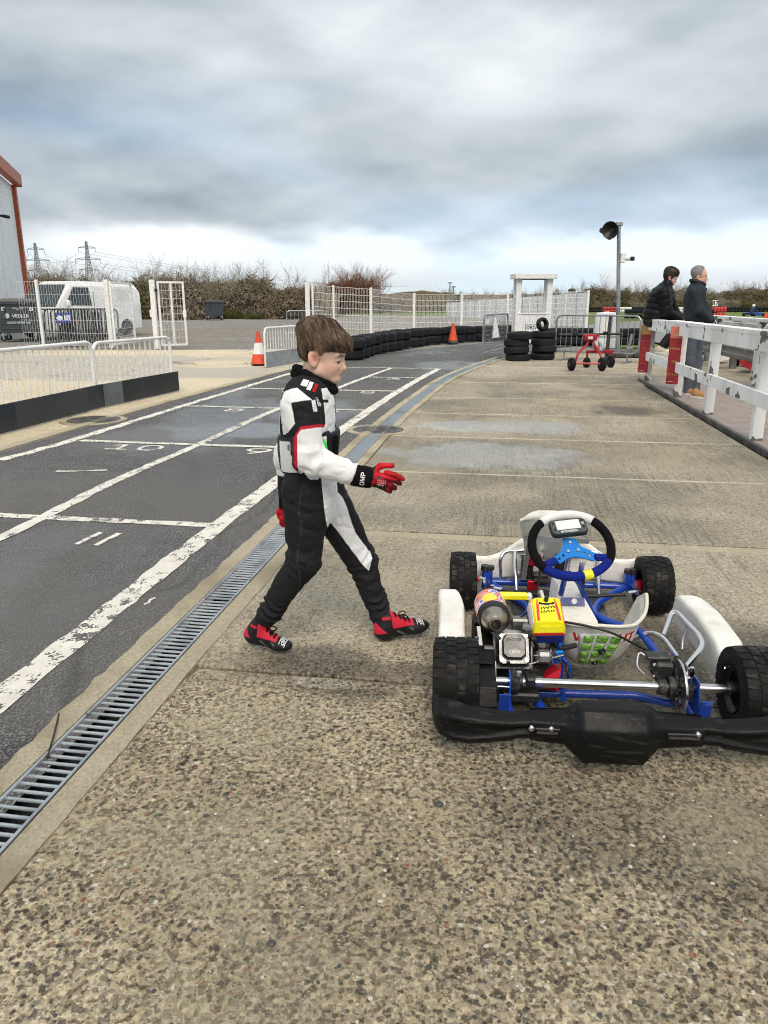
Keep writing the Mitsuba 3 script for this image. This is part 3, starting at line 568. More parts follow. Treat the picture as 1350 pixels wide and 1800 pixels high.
for px in np.linspace(30, 536, 22):
    i += 1; Y = 66 + 8 * math.sin(i * 1.7) + rs.uniform(-2, 4); q = D(px + rs.uniform(-6, 6), 560, Y); hs = 1.28 * rs.uniform(.80, 1.05) * np.interp(px, [30, 130, 210, 300, 350, 440, 500, 540], [1.12, 1.18, .95, 1.30, 1.16, 1.12, .86, .70])
    shrub(q[0], Y, hs, i, 'leafless brown shrub of the bank behind the yard, %s from the warehouse' % nth(i), 'shrubs of the bank behind the yard')
for px in np.linspace(40, 545, 16):
    i += 1; Y = 61 + rs.uniform(-1, 2); q = D(px + rs.uniform(-6, 6), 560, Y)
    shrub(q[0], Y, rs.uniform(.30, .46) * np.interp(px, [250, 400, 520], [1.2, 1.0, .8]), i, 'low greenish bramble under the bank behind the yard, %s from the warehouse' % nth(i - 22), 'brambles at the foot of the bank', green=True, ws=1.5)
for px in np.linspace(545, 700, 7):
    i += 1; Y = 98 + rs.uniform(-3, 6); q = D(px, 560, Y); shrub(q[0], Y, rs.uniform(.8, 1.05) * np.interp(px, [540, 600, 700], [1.05, 1.2, 0.85]), i, 'grey bare shrub beyond the white mesh fence, %s from its thick end post' % nth(i - 38), 'shrubs beyond the white mesh fence')
for (px, hs, lb, sd) in ((628, 1.0, 'russet leafless tree rising over the white mesh fence', 3), (588, .72, 'smaller russet tree beside the tall russet one behind the mesh fence', 7)):
    Y = 92; q = D(px, 560, Y); t = thing('russet_tree', lb, 'tree')
    obj('trunk', rod((q[0], Y, -.1), (q[0] + .1, Y, 2.0 * hs), .16, 7, .10), 'mat_twig_brown', t)
    obj('crown', place(twigs(sd, 46, 5.4 * hs, 2.4 * hs, 3, .030, (0.05, 0), .42), None, (q[0], Y, .3)), 'mat_twig_russet', t, smooth=False)
    obj('crown', place(thicket(sd + 40, 2.3 * hs, 3.6 * hs, 3000), None, (q[0], Y, .9)), 'mat_twig_russet', t, smooth=False)
for px in np.linspace(1040, 1390, 22):
    i += 1; Y = 128 + rs.uniform(-5, 8); q = D(px, 540, Y); hs = rs.uniform(1.0, 1.45) * np.interp(px, [1030, 1100, 1240, 1350], [1.05, .98, 1.0, 1.12])
    shrub(q[0], Y, hs, i, 'bare brown shrub on the bank beyond the race track, %s from the hoarding' % nth(i - 45), 'shrubs on the bank beyond the track')
for px in np.linspace(1035, 1390, 14):
    i += 1; Y = 118 + rs.uniform(-2, 3); q = D(px, 540, Y); shrub(q[0], Y, rs.uniform(.5, .66), i, 'low bramble under the bank beyond the track, %s from the hoarding' % nth(i - 67), 'brambles at the foot of the far bank', green=i % 2 == 0, ws=1.5)
for px in np.linspace(690, 1045, 20):
    i += 1; Y = 210 + rs.uniform(-10, 25); q = D(px, 540, Y); hs = rs.uniform(1.15, 1.6) * np.interp(px, [690, 740, 770, 820, 960, 1040], [.8, .75, 1.15, .95, 1.0, 1.35])
    shrub(q[0], Y, hs, i, 'distant bare shrub on the skyline, %s from the russet trees' % nth(i - 81), 'distant shrubs on the skyline')
# the bank's earth, so that no sky shows under the shrubs
def bank(name, x0, x1, y, h, w, seed):
    def F(u, v):
        x = x0 + (x1 - x0) * u; yy = y + w * (v - .5) + 0 * u; z = h * np.sin(PI * v) ** 0.8 * (0.75 + 0.5 * meshkit.fbm(np.stack([x * .25, yy * .25, 0 * x], -1), 3, seed)) - .06
        return np.stack([x, yy, z], -1)
    obj(name, grid_sheet(F, 160, 14), 'mat_bank', smooth=True, kind='structure')
bs('mat_bank', lambda p, n, uv: mix((0.075, 0.062, 0.036), (0.135, 0.115, 0.065), fbm(p.x * 1.2, p.y * 1.2, p.z * 2, 4)) * (0.5 + 0.9 * fbm(p.x * 6, p.y * 6, p.z * 6, 3)), 0.95, spec=0.1)
bank('scrub_bank', -62, -4, 73, 2.2, 12, 1); bank('far_bank', 28, 130, 131, 2.0, 16, 2); bank('skyline_bank', -40, 90, 225, 3.2, 30, 3); bank('fence_bank', -12, 8, 104, 2.6, 10, 4)
bs('mat_pylon', (0.34, 0.36, 0.38), 0.5, metal=0.4)
def pylon(px, ytop, Y, label):
    q = D(px, ytop, Y); H, X = q[2], q[0]; t = thing('pylon', label, 'pylon', None); ms = []
    hw = lambda z: np.interp(z, [0, H * .55, H], [3.4, 1.25, .35])
    for sx in (-1, 1):
        for sy in (-1, 1):
            for a, b in ((0, .3), (.3, .55), (.55, .8), (.8, 1)): ms.append(rod((X + sx * hw(a * H), Y + sy * hw(a * H), a * H), (X + sx * hw(b * H), Y + sy * hw(b * H), b * H), .20, 4))
    zs = np.r_[np.linspace(0, .55, 7), np.linspace(.6, 1, 9)] * H
    for a, b in zip(zs, zs[1:]):
        for s in (-1, 1): ms.append(rod((X - s * hw(a), Y - hw(a), a), (X + s * hw(b), Y - hw(b), b), .13, 3)); ms.append(rod((X - s * hw(a), Y + hw(a), a), (X + s * hw(b), Y + hw(b), b), .13, 3))
    obj('lattice_tower', cat(ms), 'mat_pylon', t, smooth=False)
    for zf, L in ((.90, 4.6), (.72, 6.8), (.55, 5.4)):
        z = zf * H; am = [rod((X - L, Y, z), (X, Y, z + 1.0), .16, 4), rod((X + L, Y, z), (X, Y, z + 1.0), .16, 4), rod((X - L, Y, z), (X + L, Y, z - .3), .16, 4)] + [rod((X + s * L, Y, z), (X + s * L, Y, z - 2.4), .14, 4) for s in (-1, 1)]
        obj('cross_arm', cat(am), 'mat_pylon', t, smooth=False)
    return [(X + s * L, Y, zf * H - 2.4) for zf, L in ((.90, 4.6), (.72, 6.8)) for s in (-1, 1)]
w1 = pylon(61, 427, 430, 'grey lattice pylon next to the orange-edged warehouse')
w2 = pylon(151, 424, 430, 'grey lattice pylon rising over the scrub behind the white van')
def wires(A, B, name):
    for a, b in zip(A, B):
        a, b = np.array(a), np.array(b); u = np.linspace(0, 1, 24); p = a + (b - a) * u[:, None]; p[:, 2] -= 4 * 5.0 * u * (1 - u)
        obj('power_line', tube(p, .07, 3, caps=False), 'mat_pylon', smooth=False, label=name, cat='power line', group='power lines of the pylons')
for W_, (q1, q2) in enumerate(zip(w1, w2), 1): wires([q1], [q2], 'sagging power line slung between the two pylons, %s wire down' % nth(W_))
for W_, a in enumerate(w2, 1): wires([a], [(a[0] + 180, a[1] + 330, 16)], 'sagging power line running from the pylon behind the van to the skyline, %s wire down' % nth(W_))
# ------------------------------------------------------------------ warehouse
A, B = np.array([*D(46, 525, 40)[:2], 0]), None
wd = np.array([0.30, -1, 0]); wd /= np.linalg.norm(wd); wn = np.array([-wd[1], wd[0], 0]) * 1.0; EH = D(24, 326, 40)[2]
bs('mat_cladding', lambda p, n, uv: mix((0.82, 0.84, 0.86), (0.70, 0.72, 0.74), smoothstep(0.5, 0.75, fbm(p.x * 3, p.y * 3, p.z * 0.5, 4))), 0.45); bs('mat_orange', worn((0.42, 0.085, 0.028), (0.34, 0.07, 0.025), 2), 0.45)
wh = thing('warehouse', 'white clad warehouse with orange corner trim and orange eaves behind the waste bin', 'building')
if wn[0] < 0: wn = -wn
prof = [(0, 0), (.10, 0), (.13, .012), (.20, .012), (.23, 0), (.333, 0)]
for k in range(15):
    ms = []; o = A + wd * (k * 1.0 + .15)
    ln = [(q[0] + j * .333, q[1]) for j in range(3) for q in prof[:-1]] + [(1.0, 0)]
    L = np.array([o + wd * a + wn * b for a, b in ln]); n_ = len(L); V = np.vstack([L + [0, 0, .1], L + [0, 0, EH]]); ii = np.arange(n_ - 1)
    obj('cladding_panel', mk(V, np.vstack([np.stack([ii, ii + 1, ii + n_ + 1], 1), np.stack([ii, ii + n_ + 1, ii + n_], 1)])), 'mat_cladding', wh, smooth=False)
obj('wall', box(A + wd * 9 - wn * 10.2 + [0, 0, EH / 2], (20, 18, EH - .02), rot=np.stack([wn, wd, [0, 0, 1]], 1)), 'mat_cladding', wh, smooth=False)
obj('corner_trim', bar(A + wn * .05 + wd * .1, A + wn * .05 + wd * .1 + [0, 0, EH], .30, .42, .02, up=wd), 'mat_orange', wh, smooth=False)
obj('eaves_fascia', bar(A - wd * .5 + wn * .25 + [0, 0, EH + .30], A + wd * 19 + wn * .25 + [0, 0, EH + .30], .34, .62, .04), 'mat_orange', wh, smooth=False)
rid = -wn * 10 + np.array([0, 0, 2.2])
obj('roof', mk([*(A - wd * .4 + wn * .3 + [0, 0, EH + .62], A + wd * 19 + wn * .3 + [0, 0, EH + .62], A + wd * 19 + rid + [0, 0, EH + .62], A - wd * .4 + rid + [0, 0, EH + .62])], [[0, 1, 2], [0, 2, 3]]), 'mat_grey_tube', wh, smooth=False)
cc = A + wd * 4.6 + wn * .12 + [0, 0, 5.0]
lm = obj('wall_camera', cat(box(cc, (.16, .16, .10), .02), rod(cc, cc + wn * .30 + [0, 0, -.05], .07, 10)), 'mat_black', wh, label='small dark wall camera')
# ------------------------------------------------------------------ waste bins
bs('mat_bin', worn((0.040, 0.053, 0.062), (0.058, 0.072, 0.08), 2), 0.45); bs('mat_bin_lid', (0.030, 0.036, 0.042), 0.4); bs('mat_print', (0.72, 0.74, 0.75), 0.5)
def waste_bin(x, y, rot, label, letters):
    t = thing('waste_bin', label, 'bin'); M3 = rotm(0, 0, rot); P = lambda m: place(m, M3, (x, y, 0)); W, Dp = .62, .50
    b = hull([[sx * (W - .06 * (z < 1)), sy * (Dp - .05 * (z < 1)), .28 if z < 1 else 1.20] for sx in (-1, 1) for sy in (-1, 1) for z in (0, 1)])
    obj('body', P(b), 'mat_bin', t, smooth=False)
    for z in (.42, .58, .74, .90, 1.06): obj('rib', P(box((0, 0, z), (2 * (W - .05 * (1.2 - z)) + .012, 2 * (Dp - .04 * (1.2 - z)) + .012, .045), .01)), 'mat_bin', t, smooth=False)
    obj('rim', P(box((0, 0, 1.215), (1.34, 1.10, .05), .015)), 'mat_bin_lid', t, smooth=False)
    lid = [np.array([sx * .66 * c, sy * .55 * c2, z]) for sx in (-1, 1) for sy in (-1, 1) for c, c2, z in ((1, 1, 1.245), (1, 1, 1.29), (.80, .95, 1.37), (.5, .9, 1.40))]
    obj('lid', P(hull(lid)), 'mat_bin_lid', t)
    obj('handle', P(tube(round_path([(-W - .02, .25, .72), (-W - .09, .25, .72), (-W - .09, .25, 1.1), (-W - .02, .25, 1.1)], .05), .018, 6)), 'mat_bin_lid', t)
    obj('handle', P(tube(round_path([(W * .1 - .4, -Dp + .01, .80), (W * .1 - .4, -Dp - .07, .80), (W * .1 - .4, -Dp - .07, 1.08), (W * .1 - .4, -Dp + .01, 1.08)], .05), .018, 6)), 'mat_bin_lid', t)
    for sx in (-1, 1):
        for sy in (-1, 1):
            w = obj('castor', P(lathe([(0, -.025), (.09, -.025), (.10, -.01), (.10, .01), (.09, .025), (0, .025)], 16, 'y', (sx * .5, sy * .38, .10))), 'mat_black', t)
            obj('fork', P(cat(box((sx * .5, sy * .38, .235), (.10, .09, .10), .01), box((sx * .5, sy * .38 + .04, .15), (.04, .008, .16)), box((sx * .5, sy * .38 - .04, .15), (.04, .008, .16)))), 'mat_galv', w, smooth=False)
    if letters:
        F3 = rotm(0, 0, rot) @ np.stack([[1, 0, 0], [0, 0.06, 1], [0, -1, 0.06]], 1)
        def tx(s, h, X, z, bold=True, col='mat_print'): obj('lettering', place(text(s, h, .004, bold), F3, np.array([x, y, 0]) + rotm(0, 0, rot) @ np.array([X, -Dp + .035 * (1.2 - z) - .012, z])), col, t, smooth=False)
        tx('VEOLIA', .10, .12, .84); tx('01245 00000 460', .060, .06, .62); tx('GENERAL WASTE', .030, .07, 1.085); tx('ONLY', .026, .07, 1.035)
        ring = lathe([(.055, 0), (.082, 0), (.082, .004), (.055, .004)], 24); obj('emblem', place(cat(ring, plate([(-.02, -.05), (.02, -.05), (.045, .02), (0, .055), (-.045, .02)], .004)), F3, np.array([x, y, 0]) + rotm(0, 0, rot) @ np.array([-.30, -Dp + .004, .84])), 'mat_print', t, smooth=False)
        for X in (-.38, .48): obj('pictogram', place(cat(plate(sbox(-.055, -.06, .055, .06).difference(Point(0, .03).buffer(.02)).difference(sbox(-.02, -.045, .02, .005)), .004)), F3, np.array([x, y, 0]) + rotm(0, 0, rot) @ np.array([X, -Dp + .001, 1.06])), 'mat_print', t, smooth=False)
    return t
q = G(38, 600); waste_bin(q[0] - .12, q[1] + .35, 14, 'dark grey wheeled waste bin with white lettering beside the stacked crowd barriers', True)
q = D(377, 556, 56); waste_bin(q[0], 56, 20, 'dark waste bin alone at the foot of the scrub bank', False)
q = D(520, 556, 62); waste_bin(q[0], 62, -15, 'dark waste bin by the end post of the white mesh fence', False)
# ------------------------------------------------------------------ barriers
bs('mat_dark_tube', worn((0.085, 0.09, 0.095), (0.13, 0.135, 0.14), 6), 0.45, metal=0.5)
def crowd_barrier(a, b, h, label, mat, bars, group=None, z0=.12, rr=.021, br=.008, feet=True, name='crowd_barrier', lean=0.0, panel=False):
    a, b = np.asarray(a, float), np.asarray(b, float); u = (b - a) / np.linalg.norm(b - a); L = np.linalg.norm(b - a); nn = np.array([-u[1], u[0], 0]); up = np.array([0, 0, 1.0]) + nn * lean; t = thing(name, label, 'barrier', group)
    W = lambda s, z: a + u * s + up * z
    obj('frame', tube(round_path([W(0, z0 if not feet else z0), W(0, h), W(L, h), W(L, z0), W(0, z0)], .16, 6)[:], rr, 8), mat, t)
    for k in range(bars): s = L * (k + 1) / (bars + 1); obj('bar', rod(W(s, z0), W(s, h), br, 5), mat, t, smooth=False)
    if feet:
        for s in (.12 * L, .88 * L): obj('foot', cat(rod(W(s, z0), W(s, 0.02), rr * .9, 6), rod(W(s, .02) - nn * .28, W(s, .02) + nn * .28, rr * .9, 6)), mat, t)
    return t, W, L, nn
c0 = G(118, 612)
words_ = ['dark steel crowd barrier, frontmost of the leaning stack by the waste bin', 'dark steel crowd barrier, second from the front of the leaning stack', 'dark steel crowd barrier, third from the front of the leaning stack', 'dark steel crowd barrier, fourth from the front of the leaning stack', 'dark steel crowd barrier, rearmost of the leaning stack']
c0 = np.array([*D(70, 600, 22.9)[:2], 0])
for k in range(5):
    a = c0 + np.array([k * .14, k * .13, 0]); crowd_barrier(a, a + [1.62, .10, 0], 1.08, words_[k], 'mat_dark_tube', 15, 'dark crowd barriers stacked by the bin', feet=False, lean=.10, rr=.026, br=.011, z0=.10)
bs('mat_sign_blue', (0.015, 0.035, 0.24), 0.35)
sg = thing('arrow_sign', 'blue sign plate with a white arrow hung in the dark barrier stack', 'sign'); sp = np.array([*D(111, 552, 22.8)[:2], 0]) + [0, 0, .83]
obj('plate', place(plate(sbox(-.23, -.14, .23, .14).buffer(.01), .006), np.stack([[1, .05, 0], [0, .1, 1], [0, -1, .1]], 1), sp), 'mat_sign_blue', sg, smooth=False)
obj('arrow', place(plate([(-.22, 0.0), (-.10, .10), (-.10, .055), (-.03, .055), (-.03, -.055), (-.10, -.055), (-.10, -.10)], .004, .008), np.stack([[1, .05, 0], [0, .1, 1], [0, -1, .1]], 1), sp), 'mat_print', sg, smooth=False)
for k in range(3): obj('stripe', place(plate(sbox(.02 + k * .065, -.07, .062 + k * .065, .085), .004, .008), np.stack([[1, .05, 0], [0, .1, 1], [0, -1, .1]], 1), sp), 'mat_print', sg, smooth=False)
# white railings with boards, along the kerb
bs('mat_railing', worn((0.82, 0.82, 0.80), (0.72, 0.71, 0.67), 5, .5, .75), 0.4)
def railing(a, b, label, h, bars, boards, bh, first=True, group='white railings along the kerb', cont=False):
    a, b = np.asarray(a, float), np.asarray(b, float); u = (b - a) / np.linalg.norm(b - a); L = np.linalg.norm(b - a); nn = np.array([u[1], -u[0], 0])
    if nn[1] > 0: nn = -nn
    t = thing('railing', label, 'railing', group); W = lambda s, z: a + u * s + np.array([0, 0, z])
    obj('frame', tube(round_path([W(.03, .02), W(.03, h), W(L - .03, h), W(L - .03, .02)], .13, 6), .023, 10), 'mat_railing', t); obj('lower_rail', rod(W(.03, .15), W(L - .03, .15), .017, 8), 'mat_railing', t)
    for k in range(bars): s = .03 + (L - .06) * (k + 1) / (bars + 1); obj('bar', rod(W(s, .14), W(s, h - .01), .0085, 6), 'mat_railing', t)
    for k, (s0, s1, m) in enumerate(boards): obj('board', box(W((s0 + s1) / 2, bh / 2 + .008) + nn * (.036 + .003 * (k % 2)), (s1 - s0, .022, bh), .003, np.stack([u, nn, [0, 0, 1]], 1)), m, t, smooth=False)
    return t
e2, e1 = G(306, 688), G(173, 717); u = (e1 - e2) / np.linalg.norm(e1 - e2); L2 = np.linalg.norm(e2 - e1)
e0 = G(-60, 778)
railing(e1 + u * 0.02, e2, 'short white tubular railing with black boards and one pale board', .80, 13, [(0, .10, 'mat_dark_board'), (.10, .10 + L2 * .22, 'mat_mid_board'), (.10 + L2 * .22, L2 + .1, 'mat_black_board')], .285)
L1 = np.linalg.norm(e1 - e0)
railing(e0, e1 - u * .0, 'long white tubular railing with patched black boards in front of the waste bin', .82, 19, [(0, L1 * .30, 'mat_dark_board'), (L1 * .30, L1 * .88, 'mat_grey_board'), (L1 * .88, L1, 'mat_dark_board')], .285)
f0, f1 = G(466, 646), G(500, 638); f2 = f0 + (f1 - f0) / np.linalg.norm(f1 - f0) * 1.0
ff = np.array([0.33, 0.944, 0]); f0 = G(466, 646)
for k, (lb) in enumerate(('white railing with a grey metal skirt next to the striped traffic cone', 'white railing with a grey metal skirt, partly hidden behind the boy')):
    a = f0 + ff * 2.05 * k; railing(a, a + ff * 2.0, lb, .78, 15, [(0, 2.0, 'mat_pale_board')], .30, group='white railings with grey skirts')
q = G(505, 590); crowd_barrier(q, q + [1.5, .4, 0], .95, 'small galvanised barrier out in the gravel yard behind the grey-skirted railings', 'mat_galv', 9)
# traffic cones
def cone(q, h, label, banded):
    t = thing('traffic_cone', label, 'traffic cone'); r = .19 * h / .75
    obj('base', place(box((0, 0, .018), (h * .44, h * .44, .036), .012), rotm(0, 0, 20), q), 'mat_black', t, smooth=False); R_ = lambda z: np.interp(z, [0.03, h], [r, .028])
    if banded: seg = [(.03, h * .33, 'mat_cone'), (h * .33, h * .66, 'mat_cone_white'), (h * .66, h, 'mat_cone')]
    else: seg = [(.03, h * .16, 'mat_deep_green'), (h * .16, h, 'mat_cone')]
    for k, (a, b, m) in enumerate(seg): obj('sleeve' if m == 'mat_cone_white' else 'cone_body', place(lathe([(R_(a), a), (R_(b), b)] + ([(0, b)] if b == h else []), 20), None, q), m, t)
bs('mat_deep_green', (0.05, 0.07, 0.04), 0.5)
cone(G(456, 641.5), .70, 'red and white traffic cone standing against the grey-skirted railing', True); cone(G(796, 604), .66, 'plain orange traffic cone before the tyre wall', False)
# ------------------------------------------------------------------ mesh fences and gates
def wire_panel(a, b, z0, z1, dx, dz, r, extra=()):
    a, b = np.asarray(a, float), np.asarray(b, float); L = np.linalg.norm((b - a)[:2]); u = (b - a) / L; n = int(L / dx); ms = []
    R3 = np.stack([u, [-u[1], u[0], 0], [0, 0, 1]], 1)
    for k in range(n + 1): p = a + u * L * k / n; ms.append(box((p[0], p[1], (z0 + z1) / 2), (r, r, z1 - z0), rot=R3))
    m = int(round((z1 - z0) / dz))
    for z in list(np.linspace(z0, z1, m + 1)) + list(extra): p = (a + b) / 2; ms.append(box((p[0], p[1], z), (L, r * 1.7, r * 1.7), rot=R3))
    return cat(ms)
mf = thing('mesh_fence', 'white wire mesh fence between the warehouse and the open gate', 'fence'); a, b = np.array([*D(30, 500, 22.6)[:2], 0]), np.array([*D(183, 500, 22.0)[:2], 0]); HF = 1.86
obj('mesh_panel', wire_panel(a, b, .05, HF, .085, .33, .0042), 'mat_white', mf, smooth=False)
for px in (64, 186): p = np.array([*D(px, 500, 22.15)[:2], 0]); obj('post', box(p + [0, 0, HF / 2 + .02], (.075 if px < 100 else .12, .09, HF + .04), .006), 'mat_white', mf, smooth=False)
def gate(h, far, label, mid):
    t = thing('mesh_gate', label, 'gate', 'white mesh gates standing open'); h, far = np.asarray(h, float), np.asarray(far, float); u = (far - h) / np.linalg.norm(far - h)
    ps = [(h, h), (far, far)]
    for p in (h, far): obj('stile', bar(p + [0, 0, .08], p + [0, 0, 1.84], .06, .05, .004, up=u), 'mat_white', t, smooth=False)
    for z in (.10, 1.82): obj('rail', bar(h + [0, 0, z], far + [0, 0, z], .05, .055, .004), 'mat_white', t, smooth=False)
    if mid: p = (h + far) / 2; obj('stile', bar(p + [0, 0, .1], p + [0, 0, 1.82], .05, .045, .004, up=u), 'mat_white', t, smooth=False)
    obj('mesh_panel', wire_panel(h, far, .1, 1.82, .09, .205, .0048), 'mat_white', t, smooth=False)
    obj('latch', box(far + [0, 0, .95] - u * .0, (.09, .09, .20), .01), 'mat_white', t, smooth=False)
h1 = np.array([*D(193, 500, 21.9)[:2], 0]); gate(h1, np.array([*D(229, 500, 23.6)[:2], 0]), 'open white mesh gate leaf hinged at the fence before the van', False)
h2 = np.array([*D(277, 500, 21.6)[:2], 0]); gate(h2, np.array([*D(321, 500, 22.0)[:2], 0]), 'open white mesh gate leaf with a middle bar, apart from the van', True)
gp = thing('gate_post', 'thick white gate post carrying the gate leaf with the middle bar', 'post'); p = np.array([*D(267, 500, 21.5)[:2], 0]); obj('shaft', box(p + [0, 0, .94], (.13, .13, 1.88), .008), 'mat_white', gp, smooth=False); obj('hinge', cat(box(p + [.09, 0, 1.6], (.09, .05, .08)), box(p + [.09, 0, .3], (.09, .05, .08))), 'mat_black', gp, smooth=False); obj('latch', box(p + [-.08, -.02, .98], (.06, .1, .2), .01), 'mat_white', gp, smooth=False)
cf = thing('mesh_fence', 'long white wire mesh fence behind the tyre wall, running to the white hoarding', 'fence')
pts = [(540, 498, 28.5, .16), (549, 500, 29.2, .07), (586, 503, 28.6, .07), (652, 507.5, 28.2, .10), (728, 517, 30.0, .10), (812, 517.5, 31.0, .10), (893, 516, 33.0, .10), (965, 513, 33.5, .10), (1034, 512, 34.0, .10)]
P3 = [(np.array([*D(x, y, Y)[:2], 0]), D(x, y, Y)[2], w) for x, y, Y, w in pts]
for k, (p, z, w) in enumerate(P3): obj('post', box(p + [0, -.04, z / 2 + .02], (w, w, z + .04), .006), 'mat_white', cf, smooth=False)
def slope_panel(a, za, b, zb, dx, nz, r):
    u = (b - a); L = np.linalg.norm(u); u = u / L; n = int(L / dx); ms = []
    for k in range(n + 1): f = k / n; p = a + u * L * f; z = za + (zb - za) * f; ms.append(box(p + [0, 0, z / 2], (r, r, z - .08)))
    for k in range(nz + 1):
        f = .04 + .95 * k / nz; ms.append(bar(a + [0, 0, za * f], b + [0, 0, zb * f], r * 2.0))
    return cat(ms)
for (a, za, _), (b, zb, _) in zip(P3[1:], P3[2:]): obj('mesh_panel', slope_panel(a, za, b, zb, .06, 7, .0075), 'mat_white', cf, smooth=False)
# white hoarding far behind
hd = thing('hoarding', 'long low white hoarding of upright boards beyond the mesh fence', 'hoarding'); n0, n1 = D(1035, 514, 40), D(785, 532.5, 74)
NB = 44
for k in range(NB):
    f0, f1 = k / NB, (k + .985) / NB; a, b = n0 + (n1 - n0) * f0, n0 + (n1 - n0) * f1
    obj('upright_board', mk([[a[0], a[1], -.05], [b[0], b[1], -.05], [b[0], b[1], b[2]], [a[0], a[1], a[2]], [a[0], a[1] + .05, -.05], [b[0], b[1] + .05, -.05], [b[0], b[1] + .05, b[2]], [a[0], a[1] + .05, a[2]]], [[0, 1, 2], [0, 2, 3], [7, 6, 5], [7, 5, 4], [3, 2, 6], [3, 6, 7], [0, 3, 7], [0, 7, 4], [1, 5, 6], [1, 6, 2]]), 'mat_white', hd, smooth=False)
    if k % 2 == 0: obj('batten', box((a[0], a[1] - .03, a[2] / 2), (.09, .05, a[2]), .0), 'mat_pale_board' if k % 4 else 'mat_white', hd, smooth=False)
hd2 = thing('hoarding', 'short stretch of far white hoarding left of the light masts, across the yard', 'hoarding'); labels[hd2]['label'] = 'short stretch of far white hoarding behind the light masts, across the yard'
a, b = D(725, 537, 110), D(784, 537, 110); obj('board_run', box(((a[0] + b[0]) / 2, 110, a[2] / 2), (b[0] - a[0], .1, a[2]), .0), 'mat_white', hd2, smooth=False)
for k in range(9): obj('post', box((a[0] + (b[0] - a[0]) * k / 8, 109.9, a[2] / 2 + .05), (.12, .1, a[2] + .1)), 'mat_pale_board', hd2, smooth=False)
for (px, yt, lb) in ((791, 497, 'slim light mast, the taller of two on the skyline'), (797, 504, 'slim light mast, the shorter of two on the skyline')):
    q = D(px, yt, 150); t = thing('light_mast', lb, 'light mast'); obj('pole', rod((q[0], 150, 0), (q[0], 150, q[2]), .13, 6), 'mat_grey_tube', t); obj('lamp_head', box((q[0], 149.9, q[2]), (.9, .3, .2), .03), 'mat_grey_tube', t, smooth=False)
q = D(1006, 501, 420); t = thing('radio_tower', 'tiny radio tower with a dark round head on the skyline beyond the hoarding', 'tower'); obj('mast', rod((q[0], 420, 0), (q[0], 420, q[2]), .25, 6), 'mat_grey_tube', t); obj('head', lathe([(0, 6.0), (1.9, 6.2), (2.2, 7.2), (1.5, 8.0), (0, 8.2)], 12, c=(q[0], 420, 0)), 'mat_black', t)

# ------------------------------------------------------------------ white van
bs('mat_van', worn((0.78, 0.79, 0.79), (0.60, 0.60, 0.57), 1.3, .5, .8), 0.3, clearcoat=0.5); bs('mat_van_glass', (0.045, 0.06, 0.07), 0.15, spec=0.5); bs('mat_lamp_red', (0.62, 0.10, 0.03), 0.25); bs('mat_dark_plastic', (0.05, 0.05, 0.055), 0.5)
vt = thing('van', 'white van with grey windscreen parked behind the mesh fence', 'van'); vh = math.degrees(math.atan2(-0.90, -0.43)); V3 = rotm(0, 0, vh); vc = np.array([*D(138, 560, 29.2)[:2], 0])
def VP(m): return place(m, V3, vc)
xs = [(-2.35, .35, .96, 1.78, .90), (-2.30, .30, .97, 1.93, .84), (-2.05, .30, .97, 2.00, .80), (.75, .30, .97, 2.02, .80), (1.00, .30, .97, 1.97, .79)]
body = []
def sec(x, z0, w, z1, wt): return [[x, -w, z0], [x, -w, 1.12], [x, -wt - .03, z1 - .16], [x, -wt + .12, z1], [x, wt - .12, z1], [x, wt + .03, z1 - .16], [x, w, 1.12], [x, w, z0]]
for a, b in zip(xs, xs[1:]): body.append(hull(sec(*a) + sec(*b)))
body.append(hull(sec(*xs[-1]) + [[1.72, s * .86, 1.12] for s in (-1, 1)] + [[1.72, s * .95, .30] for s in (-1, 1)] + [[1.0, s * .97, .3] for s in (-1, 1)]))
body.append(hull([[1.70, s * .95, z] for s in (-1, 1) for z in (.3, 1.12)] + [[2.35, s * .90, .34] for s in (-1, 1)] + [[2.33, s * .86, .86] for s in (-1, 1)] + [[1.9, s * .9, 1.08] for s in (-1, 1)]))
obj('body', VP(cat(body)), 'mat_van', vt, smooth=30)
obj('windscreen', VP(mk([[1.10, -.72, 1.90], [1.10, .72, 1.90], [1.79, .84, 1.10], [1.79, -.84, 1.10]], [[0, 1, 2], [0, 2, 3]])), 'mat_van_glass', vt, smooth=False)
for s in (-1, 1):
    w = obj('side_window', VP(mk([[.20, s * .875, 1.80], [.92, s * .875, 1.80], [1.40, s * .955, 1.16], [.20, s * .985, 1.16]], [[0, 1, 2], [0, 2, 3]])), 'mat_van_glass', vt, smooth=False)
    obj('mirror', VP(box((1.42, s * 1.10, 1.22), (.16, .22, .26), .05)), 'mat_van', vt)
    obj('tail_lamp', VP(box((-2.34, s * .89, .86), (.07, .14, .42), .03)), 'mat_lamp_red', vt)
    for x in (-1.5, 1.45): obj('wheel', VP(lathe([(0, -.1), (.20, -.11), (.31, -.1), (.33, -.06), (.33, .06), (.31, .1), (0, .1)], 20, 'y', (x, s * .88, .33))), 'mat_old_tyre', vt)
    obj('door_seam', VP(box((.08, s * .972, 1.0), (.015, .01, 1.3))), 'mat_dark_plastic', vt, smooth=False)
obj('bumper', VP(box((-2.42, 0, .45), (.14, 1.8, .22), .04)), 'mat_pale_board', vt); obj('bumper', VP(box((2.36, 0, .45), (.12, 1.78, .22), .04)), 'mat_dark_plastic', vt)
obj('cab_shelf', VP(box((1.6, 0, 1.06), (.3, 1.3, .06), .02)), 'mat_dark_plastic', vt)
